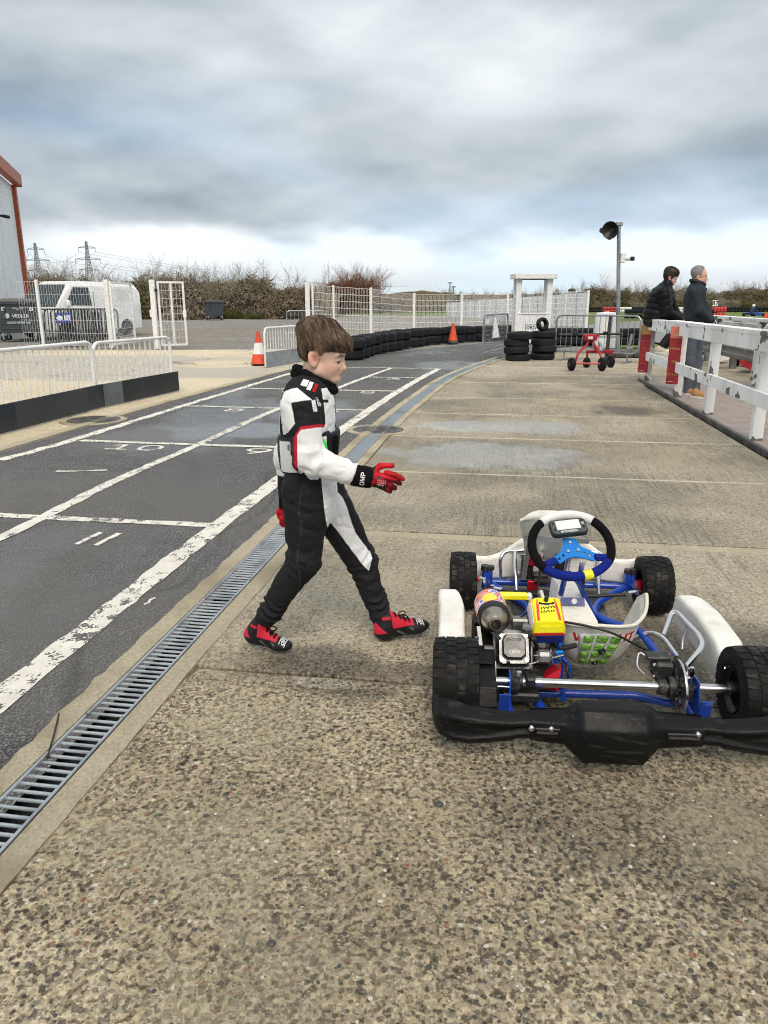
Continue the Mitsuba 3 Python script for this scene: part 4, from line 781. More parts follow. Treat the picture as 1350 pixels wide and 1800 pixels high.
# ------------------------------------------------------------------ tyres
def tyre_mesh(R, w, n=28, tread=True):
    h = w / 2; prof = [(R * .58, -h * .80), (R * .66, -h * .98), (R * .82, -h), (R * .93, -h * .90), (R * .985, -h * .70), (R, -h * .45), (R, h * .45), (R * .985, h * .70), (R * .93, h * .90), (R * .82, h), (R * .66, h * .98), (R * .58, h * .80), (R * .60, h * .4), (R * .60, -h * .4), (R * .58, -h * .80)]
    return lathe(prof, n)
TYP = [mikit.ply(tyre_mesh(.315, .235 + .01 * k), 'mat_old_tyre', smooth=50) for k in range(3)]
rs = np.random.RandomState(8)
def tyre(x, y, z, label, group, R=1.0, wz=1.0, tilt=0):
    k = obj('tyre', TYP[rs.randint(3)], None, label=label, cat='tyre', group=group, tw=T().translate([float(x), float(y), float(z)]).rotate([0, 0, 1], float(rs.uniform(0, 360))).rotate([1, 0, 0], float(tilt + rs.normal(0, 1.5))).scale([R, R, wz]))
base = [(613, 634), (640, 625), (680, 617), (720, 610), (745, 606), (775, 604), (802, 602), (835, 600), (868, 599), (905, 598)]
path = smooth_path([G(*q)[:2] + [0.05, .34] for q in base], 14); PL = np.r_[0, np.cumsum(np.linalg.norm(np.diff(path, axis=0), axis=1))]
l, k = 0.0, 0
while l < PL[-1]:
    x, y = np.interp(l, PL, path[:, 0]), np.interp(l, PL, path[:, 1]); k += 1
    tyre(x, y, .13, 'dark lower tyre of the tyre wall along the lane, %s from the boy' % nth(k), 'lower tyres of the tyre wall')
    if k not in (9,): tyre(x + rs.normal(0, .03), y + rs.normal(0, .03), .375 + rs.normal(0, .006), 'dark upper tyre of the tyre wall along the lane, %s from the boy' % nth(k), 'upper tyres of the tyre wall', tilt=rs.choice([0, 0, 0, 6, -5]))
    l += .655
for j, px in enumerate(np.linspace(972, 1118, 11)):       # more of it behind the steel barrier
    q = G(px, 606 + j * .1)
    for h in (0, 1): tyre(q[0], q[1], .13 + .25 * h, ('dark %s tyre behind the galvanised barrier, %s from the booth' % ('upper' if h else 'lower', nth(j + 1))), '%s tyres behind the galvanised barrier' % ('upper' if h else 'lower'))
names = ['bottom', 'second from bottom', 'third from bottom', 'top']
for st, (q, side) in enumerate(((G(912, 635), 'by the lane'), (G(957, 633), 'by the galvanised barrier'))):
    z = 0
    for k in range(4):
        h = .158; tyre(q[0] + rs.normal(0, .02), q[1] + .25 + rs.normal(0, .02), z + h / 2 * 1.0, '%s tyre of the four-high stack %s' % (names[k], side), 'tyres of the two stacks', R=.90, wz=.68, tilt=(2.5 if st else 0)); z += h + (.004 if st else 0)
q = G(957, 633); tm = place(tyre_mesh(.155, .12, 24), rotm(78, 0, 30), (q[0] - .05, q[1] + .2, .635 + .16))
obj('small_tyre', tm, 'mat_old_tyre', smooth=50, label='small tyre standing on edge upon the stack by the galvanised barrier', cat='tyre')
# ------------------------------------------------------------------ booth
bt = thing('start_booth', 'open white timber booth with a flat roof behind the tyre stacks', 'booth'); b0 = np.array([*D(934, 560, 24.6)[:2], 0]); wd_, dp = 1.16, 0.30; yaw = 6; B3 = rotm(0, 0, yaw)
def BP(m): return place(m, B3, b0)
HB = D(934, 489, 24.0)[2]
for sx in (-1, 1):
    for sy in (-1, 1): obj('post', BP(box((sx * (wd_ / 2 - .08), sy * dp / 2, HB / 2), (.17, .10, HB), .006)), 'mat_white', bt, smooth=False)
obj('roof', BP(box((0, -.02, HB + .07), (wd_ + .20, dp + .35, .16), .01)), 'mat_white', bt, smooth=False); obj('ceiling', BP(box((0, 0, HB - .02), (wd_ - .1, dp, .03))), 'mat_pale_board', bt, smooth=False)
for k in range(5): obj('plank', BP(box((-wd_ / 2 + .16 + .21 * k, -dp / 2 - .02, .46), (.203, .03, .90), .004)), 'mat_white', bt, smooth=False)
obj('sill', BP(box((0, -dp / 2 - .02, .93), (wd_ - .1, .09, .04), .004)), 'mat_white', bt, smooth=False)
obj('side_panel', BP(box((wd_ / 2 - .03, 0, .46), (.03, dp - .1, .9))), 'mat_white', bt, smooth=False); obj('back_panel', BP(box((0, dp / 2 - .0, .46), (wd_ - .34, .03, .9))), 'mat_white', bt, smooth=False)
F3 = B3 @ np.stack([[1, 0, 0], [0, 0, 1], [0, -1, 0]], 1)
def BT(m, X, z, off=0): return place(m, F3, b0 + B3 @ np.array([X, -dp / 2 - .036 - off, z]))
sgn = obj('notice', BT(cat(plate(sbox(-.40, -.20, .30, .20), .006)), .16, .40), 'mat_white', bt, smooth=False, label='white notice board with black lettering')
obj('border', BT(plate(sbox(-.40, -.20, .30, .20).difference(sbox(-.385, -.185, .285, .185)), .004), .16, .40, .005), 'mat_black', sgn, smooth=False)
obj('lettering', BT(text('DRIVERS', .105, .004), .11, .50, .006), 'mat_black', sgn, smooth=False); obj('lettering', BT(text('BRIEFING', .085, .004), .11, .33, .006), 'mat_black', sgn, smooth=False)
# ------------------------------------------------------------------ barriers by the tyre stacks
a, b = G(847, 637), G(889, 622); b = a + (b - a) / np.linalg.norm(b - a) * 1.9
t, W, L, nn = crowd_barrier(np.array([*D(849, 600, 17.2)[:2], 0]), np.array([*D(891, 600, 19.6)[:2], 0]), 1.0, 'galvanised mesh barrier with a white pennant at the mouth of the lane', 'mat_grey_tube', 0, feet=False, z0=.16, rr=.022)
obj('mesh_panel', cat([rod(W(L * (k + 1) / 24, .16), W(L * (k + 1) / 24, 1.0), .0035, 4) for k in range(23)] + [rod(W(0, z), W(L, z), .0035, 4) for z in np.linspace(.25, .95, 8)]), 'mat_grey_tube', t, smooth=False)
for s in (.1, L - .1): obj('foot', rod(W(s, 0), W(s, .2), .02, 6), 'mat_grey_tube', t, smooth=False)
pn = W(L * .42, .5) + np.array([.0, -.04, 0]); obj('pennant', place(plate([(-.01, .45), (.03, .45), (.13, -.02), (-.06, -.04)], .004), np.stack([[1, .3, 0], [0, 0, 1], [.3, -1, 0]], 1), pn), 'mat_print', t, smooth=False)
obj('label_plate', place(plate(sbox(-.10, -.05, .10, .05), .004), np.stack([[.55, .83, 0], [0, 0, 1], [.83, -.55, 0]], 1), W(L * .12, .86) + [0, -.03, 0]), 'mat_print', t, smooth=False)
ga, gb = np.array([*D(975, 620, 17.6)[:2], 0]), np.array([*D(1122, 620, 16.4)[:2], 0])
t, W, L, nn = crowd_barrier(ga, gb, 1.0, 'galvanised crowd barrier standing behind the red kart trolley', 'mat_grey_tube', 14, feet=True, z0=.20)
fb = thing('foot_block', 'grey rubber foot block under the end of the galvanised crowd barrier', 'block'); q = G(1103, 629); obj('block', cat(box(q + [-.12, .2, .09], (.44, .62, .18), .03), box(q + [.28, .2, .08], (.34, .56, .15), .03)), 'mat_iron', fb)
obj('bracket', cat(box(q + [.10, .2, .20], (.16, .12, .10), .02), rod(q + [.08, .2, .2], q + [.12, .2, .55], .035, 8)), 'mat_grey_tube', fb)
# ------------------------------------------------------------------ kart trolley
tr = thing('kart_trolley', 'red tubular kart trolley on four black wheels', 'trolley'); o = G(1043, 652); r = .022
tp = lambda X, Y, Z: o + np.array([X, Y, Z if Z < .3 else .3 + (Z - .3) * .62])
wl = [(-.42, .05), (.16, 0), (.06, .75), (.56, .78)]
for (X, Y), R_ in zip(wl, (.125, .13, .10, .115)):
    w = obj('wheel', place(lathe([(0, -.045), (R_ * .55, -.05), (R_ * .8, -.05), (R_, -.028), (R_, .028), (R_ * .8, .05), (R_ * .55, .05), (0, .045)], 20, 'x'), rotm(0, 0, 8), tp(X, Y, R_)), 'mat_rubber', tr); obj('hub', place(lathe([(0, -.056), (.035, -.056), (.04, .056), (0, .056)], 12, 'x'), rotm(0, 0, 8), tp(X, Y, R_)), 'mat_dark_plastic', w)
obj('axle', rod(tp(-.42, .05, .14), tp(.16, 0, .14), r * .9, 8), 'mat_red', tr); obj('leg', tube(round_path([tp(-.36, .05, .13), tp(-.30, .1, .36), tp(-.07, .3, .60), tp(-.04, .36, .78)], .12), r, 8), 'mat_red', tr)
obj('leg', tube(round_path([tp(.16, 0, .15), tp(.14, .12, .36), tp(.06, .32, .62), tp(.02, .36, .78)], .12), r, 8), 'mat_red', tr); obj('rear_axle', bar(tp(.04, .75, .33), tp(.58, .78, .33), .06, .06, .008), 'mat_red', tr)
obj('strut', cat(rod(tp(.06, .75, .12), tp(.06, .75, .33), r, 8), rod(tp(.56, .78, .12), tp(.56, .78, .33), r, 8)), 'mat_red', tr); obj('leg', rod(tp(.22, .72, .34), tp(.04, .38, .80), r, 8), 'mat_red', tr)
obj('cradle', cat(box(tp(-.01, .36, .80), (.24, .18, .10), .02), box(tp(-.01, .34, .88), (.30, .10, .04), .01)), 'mat_red', tr); obj('jack', rod(tp(.15, .1, .40), tp(.18, .3, .62), .035, 10), 'mat_galv', tr)
obj('cross_bar', cat(rod(tp(-.62, .4, .90), tp(.62, .4, .92), .022, 8), box(tp(-.30, .4, .93), (.10, .07, .07), .01), box(tp(.30, .4, .94), (.10, .07, .07), .01), rod(tp(-.5, .2, .90), tp(-.5, .6, .90), .018, 6), rod(tp(.5, .2, .92), tp(.5, .6, .92), .018, 6)), 'mat_black', tr); obj('label_plate', box(tp(-.03, .262, .81), (.09, .008, .05)), 'mat_print', tr, smooth=False)
# ------------------------------------------------------------------ loudspeaker pole
lp = thing('loudspeaker_pole', 'tall grey pole with two black horn loudspeakers at its top', 'pole'); Y = 21.5; pb, pt = D(1086, 612, Y), D(1092, 394, Y - .2); px_, pz = pb[0], pt[2]
obj('pole', rod((pb[0], Y, 0), (pt[0], Y, pt[2]), .062, 12, .05), 'mat_grey_tube', lp); obj('cap', box((pt[0], Y - .01, pt[2] + .02), (.17, .15, .10), .015), 'mat_grey_tube', lp)
for k, (dx, dy, yw) in enumerate(((-.20, -.05, -35), (-.26, .22, 40))):
    h = obj('horn', place(lathe([(0, .22), (.06, .20), (.09, .12), (.13, .0), (.20, -.10), (.23, -.13), (.22, -.14), (.12, -.03), (.04, .02), (0, .02)], 24, 'y'), rotm(8, 0, yw), (pt[0] + dx, Y + dy, pt[2] - .13)), 'mat_black', lp)
    obj('bracket', bar((pt[0] - .02, Y, pt[2] - .10), (pt[0] + dx, Y + dy, pt[2] - .13), .04, .03), 'mat_grey_tube', lp, smooth=False)
cm = thing('security_camera', 'white box security camera strapped to the loudspeaker pole', 'camera'); c = D(1098, 453, Y - .12); obj('box', box(c + [-.04, .02, .0], (.13, .12, .26), .015), 'mat_white', cm, smooth=False)
obj('housing', cat(rod(c + [.02, 0, -.02], c + [.14, -.06, -.02], .06, 12)), 'mat_white', cm); obj('lens', box(c + [.19, -.08, -.03], (.11, .10, .11), .02), 'mat_black', cm)
# ------------------------------------------------------------------ timber fence, deck
tf = thing('timber_fence', 'peeling white timber rail fence along the pavement, carrying red notices', 'fence'); SF = 2.42; TP = [12.92, 10.74, 9.11, 7.40, 5.55, 3.7]
for k, t_ in enumerate(TP):
    p = ST(SF, t_); obj('post', box(p + [0, 0, .50], (.098, .098, 1.0), .005, rotm(0, 0, -math.degrees(LANE) + (k * 7) % 4 - 2) @ rotm((k % 3 - 1) * .8, 0, 0)), 'mat_timber_white', tf, smooth=False)
cuts = [(3.0, 8.42), (8.43, 11.35), (11.36, 13.05)]
for k, (a, b) in enumerate(cuts):
    if k == 2: obj('rail', bar(ST(SF - .03, a, 1.018), ST(SF - .03, b - .2, 1.0), .14, .045, .004), 'mat_timber_white', tf, smooth=False)
    else: obj('rail', bar(ST(SF - .03, a, 1.025 - .001 * k), ST(SF - .03, b, 1.025 - .001 * k), .145, .045, .004), 'mat_timber_white', tf, smooth=False)
    obj('face_rail', bar(ST(SF - .072, a, .935 - .001 * k), ST(SF - .072, b, .935 - .001 * k), .042, .145, .004), 'mat_timber_white', tf, smooth=False)
    obj('lower_rail', bar(ST(SF - .072, a, .445), ST(SF - .072, b, .445), .040, .135, .004), 'mat_timber_white', tf, smooth=False)
bs('mat_notice_red', worn((0.38, 0.022, 0.028), (0.30, 0.018, 0.024), 8), 0.35); bs('mat_notice_gold', (0.55, 0.36, 0.10), 0.4); bs('mat_notice_pink', (0.60, 0.16, 0.13), 0.4); bs('mat_notice_orange', (0.62, 0.32, 0.10), 0.4)
def notice(t_, lines, label, topcol, w=.155, h=.76):
    n_ = thing('notice_board', label, 'sign'); c = ST(SF - .112, t_, .0)
    F3 = np.stack([np.array([DV[0], DV[1], 0]) * -.35 + np.array([NV[0], NV[1], 0]) * .94, [0, 0, 1], np.array([-NV[0] * .35 - DV[0] * .94, -NV[1] * .35 - DV[1] * .94, 0])], 1)
    z0 = .22 if t_ < 12 else .18
    zt = z0 + h; Q = lambda m, X, z, off=0: place(m, F3, c + np.array([0, 0, z]) + F3 @ np.array([X, 0, off]))
    obj('board', Q(plate(sbox(-w / 2, 0, w / 2, h).buffer(-.012).buffer(.012), .008), 0, z0), 'mat_notice_red', n_, smooth=False)
    obj('band', Q(plate(sbox(-w / 2 + .004, h * .80, w / 2 - .004, h - .005), .003), 0, z0, .008), topcol, n_, smooth=False)
    for k, (s, f, hh, col) in enumerate(lines): obj('lettering', Q(text(s, hh, .003, True), 0, z0 + f * h, .009), col, n_, smooth=False)
    obj('foot_line', Q(plate(sbox(-w / 2 + .02, .03, w / 2 - .06, .036), .002), 0, z0, .008), 'mat_print', n_, smooth=False)
notice(10.62, [('NO', .86, .036, 'mat_notice_gold'), ('PERSON', .62, .023, 'mat_notice_gold'), ('ON', .40, .030, 'mat_notice_gold'), ('PIT LANE', .17, .020, 'mat_notice_gold')], 'red notice with gold lettering on the fence post closer to the standing man', 'mat_notice_pink')
notice(12.80, [('SMOKING', .66, .018, 'mat_notice_pink'), ('OR', .52, .022, 'mat_notice_pink'), ('VAPING', .36, .020, 'mat_notice_pink'), ('IN PITS', .2, .020, 'mat_notice_pink')], 'faded red notice with an orange top on the fence end below the seated man', 'mat_notice_orange')
# deck boards between the two fences
dk = obj('deck', mk([*map(tuple, [ST(2.33, 2, -.05), ST(4.0, 2, -.05), ST(4.0, 13.6, -.05), ST(2.33, 13.6, -.05)])], [[0, 1, 2], [0, 2, 3]]), 'mat_pit', smooth=False, kind='structure')
t_ = 2.4; k = 0
rs = np.random.RandomState(3)
while t_ < 13.3:
    w = .62; obj('plank', box(ST(3.13, t_ + w / 2, .012 + rs.uniform(0, .004)), (1.50, w - .008, .045), .004, rotm(0, 0, -math.degrees(LANE) + rs.uniform(-.15, .15))), 'mat_deck', dk, smooth=False); t_ += w
obj('edge_board', bar(ST(2.352, 2.4, .005), ST(2.352, 13.3, .005), .035, .075, .004), 'mat_wet_wood' if 'mat_wet_wood' in scene else 'mat_iron', dk, smooth=False)
sheet('earth_strip', [tuple(ST(*q)[:2]) for q in [(2.28, 1), (9, 1), (9, 15.2), (2.28, 13.6)]], -0.07, 'mat_filler')
# second fence, crash barrier
f2 = thing('timber_fence', 'second white timber rail fence, on the far edge of the deck by the crash barrier', 'fence'); S2 = 3.90
for k, t_ in enumerate([9.7, 12.3, 14.6, 16.6]): obj('post', box(ST(S2, t_, .5), (.11, .11, 1.02), .005, rotm(0, 0, -math.degrees(LANE) + k)), 'mat_timber_white', f2, smooth=False)
obj('rail', bar(ST(S2 - .03, 5, 1.03), ST(S2 - .03, 17.0, 1.03), .15, .05, .004), 'mat_timber_white', f2, smooth=False); obj('face_rail', bar(ST(S2 + .07, 5, .88), ST(S2 + .07, 17.0, .88), .04, .15, .004), 'mat_timber_white', f2, smooth=False)
S3 = 4.55; am = thing('crash_barrier', 'weathered corrugated steel crash barrier beyond the deck', 'barrier'); bs('mat_armco', worn((0.22, 0.225, 0.22), (0.10, 0.10, 0.098), 2.5), 0.45, metal=0.5)
pf = [(0, .0), (.05, .035), (.055, .09), (.01, .13), (.01, .17), (.055, .21), (.05, .265), (0, .30)]
for lvl in (.22, .60):
    for a, b in ((3, 7), (7, 11), (11, 15), (15, 18.6)):
        V = []; 
        for t_ in (a, b - .01): V += [ST(S3 - q - (.004 if a in (7, 15) else 0), t_, lvl + z) for q, z in pf]
        n_ = len(pf); i_ = np.arange(n_ - 1); obj('rail', mk(V, np.vstack([np.stack([i_, i_ + 1, i_ + n_ + 1], 1), np.stack([i_, i_ + n_ + 1, i_ + n_], 1)])), 'mat_armco', am, smooth=30)
for t_ in np.arange(4, 18.5, 2): obj('post', box(ST(S3 + .06, t_, .45), (.10, .10, .95)), 'mat_armco', am, smooth=False)
# karts parked behind it, under covers
bs('mat_cover', lambda p, n, uv: mix((0.055, 0.055, 0.058), (0.13, 0.13, 0.133), fbm(p.x * 4, p.y * 4, p.z * 4, 3)), 0.45); bs('mat_cover_dark', (0.018, 0.018, 0.02), 0.5); bs('mat_fairing', (0.76, 0.76, 0.75), 0.3); bs('mat_fairing_red', (0.56, 0.03, 0.035), 0.3)
def covered(s, t_, yaw, label, red, cover=True):
    k = thing('parked_kart', label, 'kart', 'karts parked behind the crash barrier'); c = ST(s, t_); M3 = rotm(0, 0, yaw); Q = lambda m: place(m, M3, c); sd = int(t_ * 10)
    if cover:
        def F(u, v):
            a = u * 2 * PI; rr_ = 1 - v ** 1.6 * .82; x, y = .95 * np.cos(a) * rr_, .62 * np.sin(a) * rr_; z = .16 + .56 * (1 - (1 - v) ** 2.2)
            f = meshkit.fbm(np.stack([x * 3, y * 3, z * 2], -1), 4, sd) - .5; fold = .05 * np.sin(a * 11 + 5 * f) * (1 - v)
            return np.stack([x * (1 + .25 * f + fold), y * (1 + .25 * f + fold), z + .22 * f * v], -1)
        obj('cover', Q(grid_sheet(F, 90, 22)), 'mat_cover', k, smooth=True)
    m = 'mat_fairing_red' if red else 'mat_fairing'; m2 = 'mat_fairing' if red else 'mat_fairing_red'
    obj('nose_fairing', Q(hull([[.85, y, z] for y in (-.45, .45) for z in (.08, .26)] + [[1.05, y, .14] for y in (-.32, .32)])), m, k); obj('front_panel', Q(hull([[.66, y, .60] for y in (-.12, .12)] + [[.72, y, .66] for y in (-.10, .10)] + [[.92, y, .26] for y in (-.16, .16)] + [[.84, y, .26] for y in (-.17, .17)])), m2, k)
    for sgn_ in (-1, 1):
        obj('side_pod', Q(hull([[x, sgn_ * y, z] for x in (-.35, .4) for y in (.52, .68) for z in (.06, .30)])), m if sgn_ < 0 else m2, k)
        for x in (-.5, .5): obj('wheel', Q(lathe([(0, -.07), (.08, -.075), (.125, -.06), (.13, 0), (.125, .06), (.08, .075), (0, .07)], 16, 'y', (x, sgn_ * .55, .13))), 'mat_rubber', k)
    obj('engine_cover', Q(box((-.35, .3, .62), (.30, .26, .24), .06)), 'mat_fairing_red', k, smooth=False) if red else obj('seat', Q(hull([[-.3, y, .25] for y in (-.18, .18)] + [[-.42, y, .66] for y in (-.14, .14)] + [[.0, y, .2] for y in (-.18, .18)])), 'mat_fairing', k)
LB = ['kart under a grey cover behind the peeling fence, closest of the parked row', 'second parked kart of the row, red and grey-covered', 'parked kart under a grey cover beyond the standing man', 'red kart parked behind the crash barrier past the seated man', 'white kart parked by the loudspeaker pole, last of the row']
for k_, t_ in enumerate((9.0, 10.9, 12.9, 14.9, 16.8)): covered(5.55, t_, 172 - 8 * k_, LB[k_], k_ in (1, 3), k_ != 4)
wj = thing('white_tank', 'white upright plastic tank behind the galvanised crowd barrier', 'tank'); q = G(1068, 612); obj('body', lathe([(0, 0), (.34, 0), (.36, .1), (.36, .85), (.30, .98), (0, 1.02)], 24, c=(q[0], q[1] + .3, 0)), 'mat_white', wj); obj('band', lathe([(.362, .3), (.368, .3), (.368, .34), (.362, .34)], 24, c=(q[0], q[1] + .3, 0)), 'mat_pale_board', wj)
dpst = thing('dark_post', 'black upright post in front of the white tank', 'post'); q = D(1068, 600, 16.9); obj('shaft', bar((q[0], 16.9, 0), (q[0] + .03, 16.9, 1.0), .09, .07, .008), 'mat_dark_plastic', dpst, smooth=False); obj('foot', box((q[0], 16.9, .02), (.26, .3, .04), .008), 'mat_dark_plastic', dpst, smooth=False)
# ------------------------------------------------------------------ far track furniture
bs('mat_block_red', (0.50, 0.04, 0.04), 0.5); bs('mat_block_white', (0.74, 0.73, 0.70), 0.5)
bk = [mikit.ply(cat([box((x, 0, z), (.40, .55, .24), .06) for x in (-.62, -.2, .22, .64) for z in (.13, .39)]), m) for m in ('mat_block_red', 'mat_block_white', 'mat_old_tyre')]
cn = ['red', 'white', 'black']
seq = [1, 2, 0, 1, 2, 2, 0, 1, 2, 2, 2, 2, 2, 2, 0, 1, 2, 2, 0, 1, 2, 0, 1, 2]; x = D(1020, 548, 96)[0]
for j, c in enumerate(seq):
    obj('tyre_block', bk[c], None, label='%s tyre block of the far line beyond the grass, %s from the hoarding' % (cn[c], nth(j + 1)), cat='tyre block', group='%s tyre blocks of the far line' % cn[c], tw=xf(x + j * 1.82, 96 + .15 * math.sin(j * 2.1), 0, 0, (1.05, 1, 1.25)))
for j, (px, c) in enumerate([(1110, 2), (1135, 2), (1246, 2), (1262, 0)]):
    q = D(px, 556, 60); obj('tyre_block', bk[c], None, label=['black tyre block before the grass, by the loudspeaker pole', 'black tyre block before the grass, hidden by the seated man', 'black tyre block beyond the standing man, beside the red-topped one', 'red-topped tyre block on the grass beyond the standing man'][j], cat='tyre block', tw=xf(q[0], 60, 0, 4, (.62, 1, 1.4 if c else 1.75)))
mb = thing('marker_board', 'white marker board with black figures standing before the far bank', 'sign'); q = D(1257, 533, 92); obj('panel', box((q[0], 92, q[2]), (.68, .05, .68), .01), 'mat_white', mb, smooth=False); obj('post', rod((q[0], 92.06, 0), (q[0], 92.06, q[2]), .05, 6), 'mat_black', mb, smooth=False)
obj('figures', place(text('87', .46, .02), np.stack([[1, 0, 0], [0, 0, 1], [0, -1, 0]], 1), (q[0], 91.96, q[2] + .02)), 'mat_black', mb, smooth=False)
q = D(1345, 560, 56); cone(np.array([q[0], 56, 0]), .62, 'small orange cone on the edge of the race track grass', False)
# a racing kart far out on the track
rk = thing('racing_kart', 'blue and white racing kart far out on the track', 'kart'); q = D(1326, 549, 70); o = np.array([q[0], 70, 0]); Q = lambda m: place(m, rotm(0, 0, 12), o); bs('mat_suit_navy', (0.03, 0.045, 0.13), 0.7)
obj('floor_pan', Q(box((0, 0, .12), (1.5, .9, .08), .02)), 'mat_dark_plastic', rk, smooth=False); obj('nose', Q(hull([[x, y, z] for x, y, z in [(.7, -.5, .1), (.7, .5, .1), (1.0, -.3, .12), (1.0, .3, .12), (.65, -.45, .34), (.65, .45, .34)]])), 'mat_fairing', rk)
for s in (-1, 1):
    obj('side_pod', Q(box((-.05, s * .6, .2), (.8, .18, .26), .05)), 'mat_blue', rk, smooth=False)
    for x in (-.6, .55): obj('wheel', Q(lathe([(0, -.09), (.13, -.08), (.14, .08), (0, .09)], 14, 'y', (x, s * .58, .14))), 'mat_rubber', rk)
obj('seat', Q(box((-.35, 0, .35), (.12, .4, .4), .05)), 'mat_dark_plastic', rk, smooth=False)
dm = None
rd = thing('person', 'tiny driver in a dark blue suit and white helmet seated in the racing kart', 'person')
m = None
for a, b, ra, rb in (((-.28, 0, .25), (-.22, 0, .62), .17, .19), ((-.22, 0, .62), (-.17, 0, .80), .10, .08), ((-.2, .2, .62), (.05, .26, .48), .07, .06), ((.05, .26, .48), (.26, .12, .5), .055, .04), ((-.2, -.2, .62), (.05, -.26, .48), .07, .06), ((.05, -.26, .48), (.26, -.12, .5), .055, .04), ((-.25, .12, .25), (.15, .2, .36), .09, .07), ((.15, .2, .36), (.55, .15, .18), .07, .05), ((-.25, -.12, .25), (.15, -.2, .36), .09, .07), ((.15, -.2, .36), (.55, -.15, .18), .07, .05)):
    h = manifold3d.Manifold.batch_hull([manifold3d.Manifold.sphere(ra, 12).translate(a), manifold3d.Manifold.sphere(rb, 12).translate(b)]); m = h if m is None else m + h
mm = m.to_mesh(); obj('race_suit', Q(mk(mm.vert_properties[:, :3], mm.tri_verts)), 'mat_suit_navy', rd); obj('helmet', Q(place(trimesh.creation.icosphere(2, .145), None, (-.15, 0, .93))), 'mat_fairing', rd, smooth=True); obj('visor', Q(box((-.04, 0, .94), (.09, .2, .08), .03)), 'mat_black_gloss', rd, smooth=False)

# ------------------------------------------------------------------ the kart
KO = np.array([0.682, 2.098, 0.0]); KR = np.array([.9974, -.0714, 0]); KFW = np.array([.0714, .9974, 0]); KM = np.stack([KR, KFW, [0, 0, 1.0]], 1)
def K(m): return place(m, KM, KO)
def kpt(p): return KO + KM @ np.asarray(p, float)
gk = thing('go_kart', 'small blue framed kart with white side pods and black rear bumper parked on the slabs', 'kart')
def kp(name, m, mat, parent=None, smooth=35, label=None): return obj(name, K(m), mat, parent or gk, smooth=smooth, label=label)
def kt(name, pts, r, mat, bend=.04, n=12, parent=None, label=None): return kp(name, tube(round_path(pts, bend, 6) if len(pts) > 2 else pts, r, n), mat, parent, 60, label)
def speckle(base, amp, sc): return lambda p, n, uv: mi.Color3f(base) * (1 - amp + 2 * amp * fbm(p.x * sc, p.y * sc, p.z * sc, 3))
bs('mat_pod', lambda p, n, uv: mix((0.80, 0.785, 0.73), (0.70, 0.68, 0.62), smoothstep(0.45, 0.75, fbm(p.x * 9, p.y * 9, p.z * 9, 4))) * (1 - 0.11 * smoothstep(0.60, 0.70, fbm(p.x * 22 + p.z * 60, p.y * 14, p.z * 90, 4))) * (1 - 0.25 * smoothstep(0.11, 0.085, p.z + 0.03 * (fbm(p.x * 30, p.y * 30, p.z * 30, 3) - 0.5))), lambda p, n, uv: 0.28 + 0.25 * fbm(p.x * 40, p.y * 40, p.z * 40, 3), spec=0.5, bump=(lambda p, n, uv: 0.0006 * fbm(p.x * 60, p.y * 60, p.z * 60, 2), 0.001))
bs('mat_seat', lambda p, n, uv: mix((0.70, 0.685, 0.60), (0.60, 0.585, 0.505), fbm(p.x * 16, p.y * 16, p.z * 16, 4)), 0.28, spec=0.5, clearcoat=0.3)
bs('mat_bumper', lambda p, n, uv: mix((0.0045, 0.0048, 0.0052), (0.035, 0.034, 0.031), smoothstep(0.60, 0.74, fbm(p.x * 16 + p.z * 40, p.y * 60, p.z * 70, 4)) * 0.5), lambda p, n, uv: 0.34 + 0.20 * fbm(p.x * 26, p.y * 26, p.z * 26, 3), spec=0.22, bump=(lambda p, n, uv: 0.0008 * fbm(p.x * 160, p.y * 160, p.z * 160, 2), 0.0008))
bs('mat_tread', lambda p, n, uv: mix((0.010, 0.010, 0.0105), (0.060, 0.054, 0.044), smoothstep(0.52, 0.74, fbm(p.x * 34, p.y * 34, p.z * 34, 4)) * 0.75), lambda p, n, uv: 0.42 + 0.3 * fbm(p.x * 50, p.y * 50, p.z * 50, 2), spec=0.16)
bs('mat_engine', lambda p, n, uv: mix((0.014, 0.014, 0.015), (0.055, 0.050, 0.044), smoothstep(0.5, 0.72, fbm(p.x * 60, p.y * 60, p.z * 60, 3))), 0.45); bs('mat_rim', (0.035, 0.035, 0.038), 0.3, metal=0.6)
bs('mat_suede_black', (0.006, 0.006, 0.007), 0.9, spec=0.1); bs('mat_suede_blue', (0.005, 0.016, 0.19), 0.85, spec=0.2); bs('mat_suede_white', (0.72, 0.72, 0.71), 0.7); bs('mat_tape', (0.75, 0.76, 0.03), 0.5)
bs('mat_anodised', (0.010, 0.20, 0.62), 0.28, metal=0.35); bs('mat_display', (0.74, 0.79, 0.74), 0.15); bs('mat_case', (0.075, 0.08, 0.082), 0.35); bs('mat_tray', (0.10, 0.10, 0.10), 0.25, metal=0.7)
bs('mat_yellow', (0.86, 0.80, 0.012), 0.25, clearcoat=0.6); bs('mat_pink_red', (0.78, 0.045, 0.045), 0.25, clearcoat=0.6); bs('mat_deep_blue', (0.015, 0.035, 0.23), 0.25, clearcoat=0.6); bs('mat_sticker_white', (0.76, 0.76, 0.78), 0.3)
bs('mat_exhaust', (0.42, 0.37, 0.30), 0.30, metal=1.0); bs('mat_hub_red', (0.55, 0.01, 0.025), 0.25, metal=0.5); bs('mat_leaf_tile', lambda p, n, uv: mix((0.05, 0.20, 0.015), (0.25, 0.48, 0.08), smoothstep(.3, .7, fbm(p.x * 190, p.y * 190, p.z * 190, 3))), 0.35); bs('mat_pad_grey', (0.50, 0.52, 0.52), 0.35); bs('mat_letter_red', (0.42, 0.012, 0.02), 0.4)
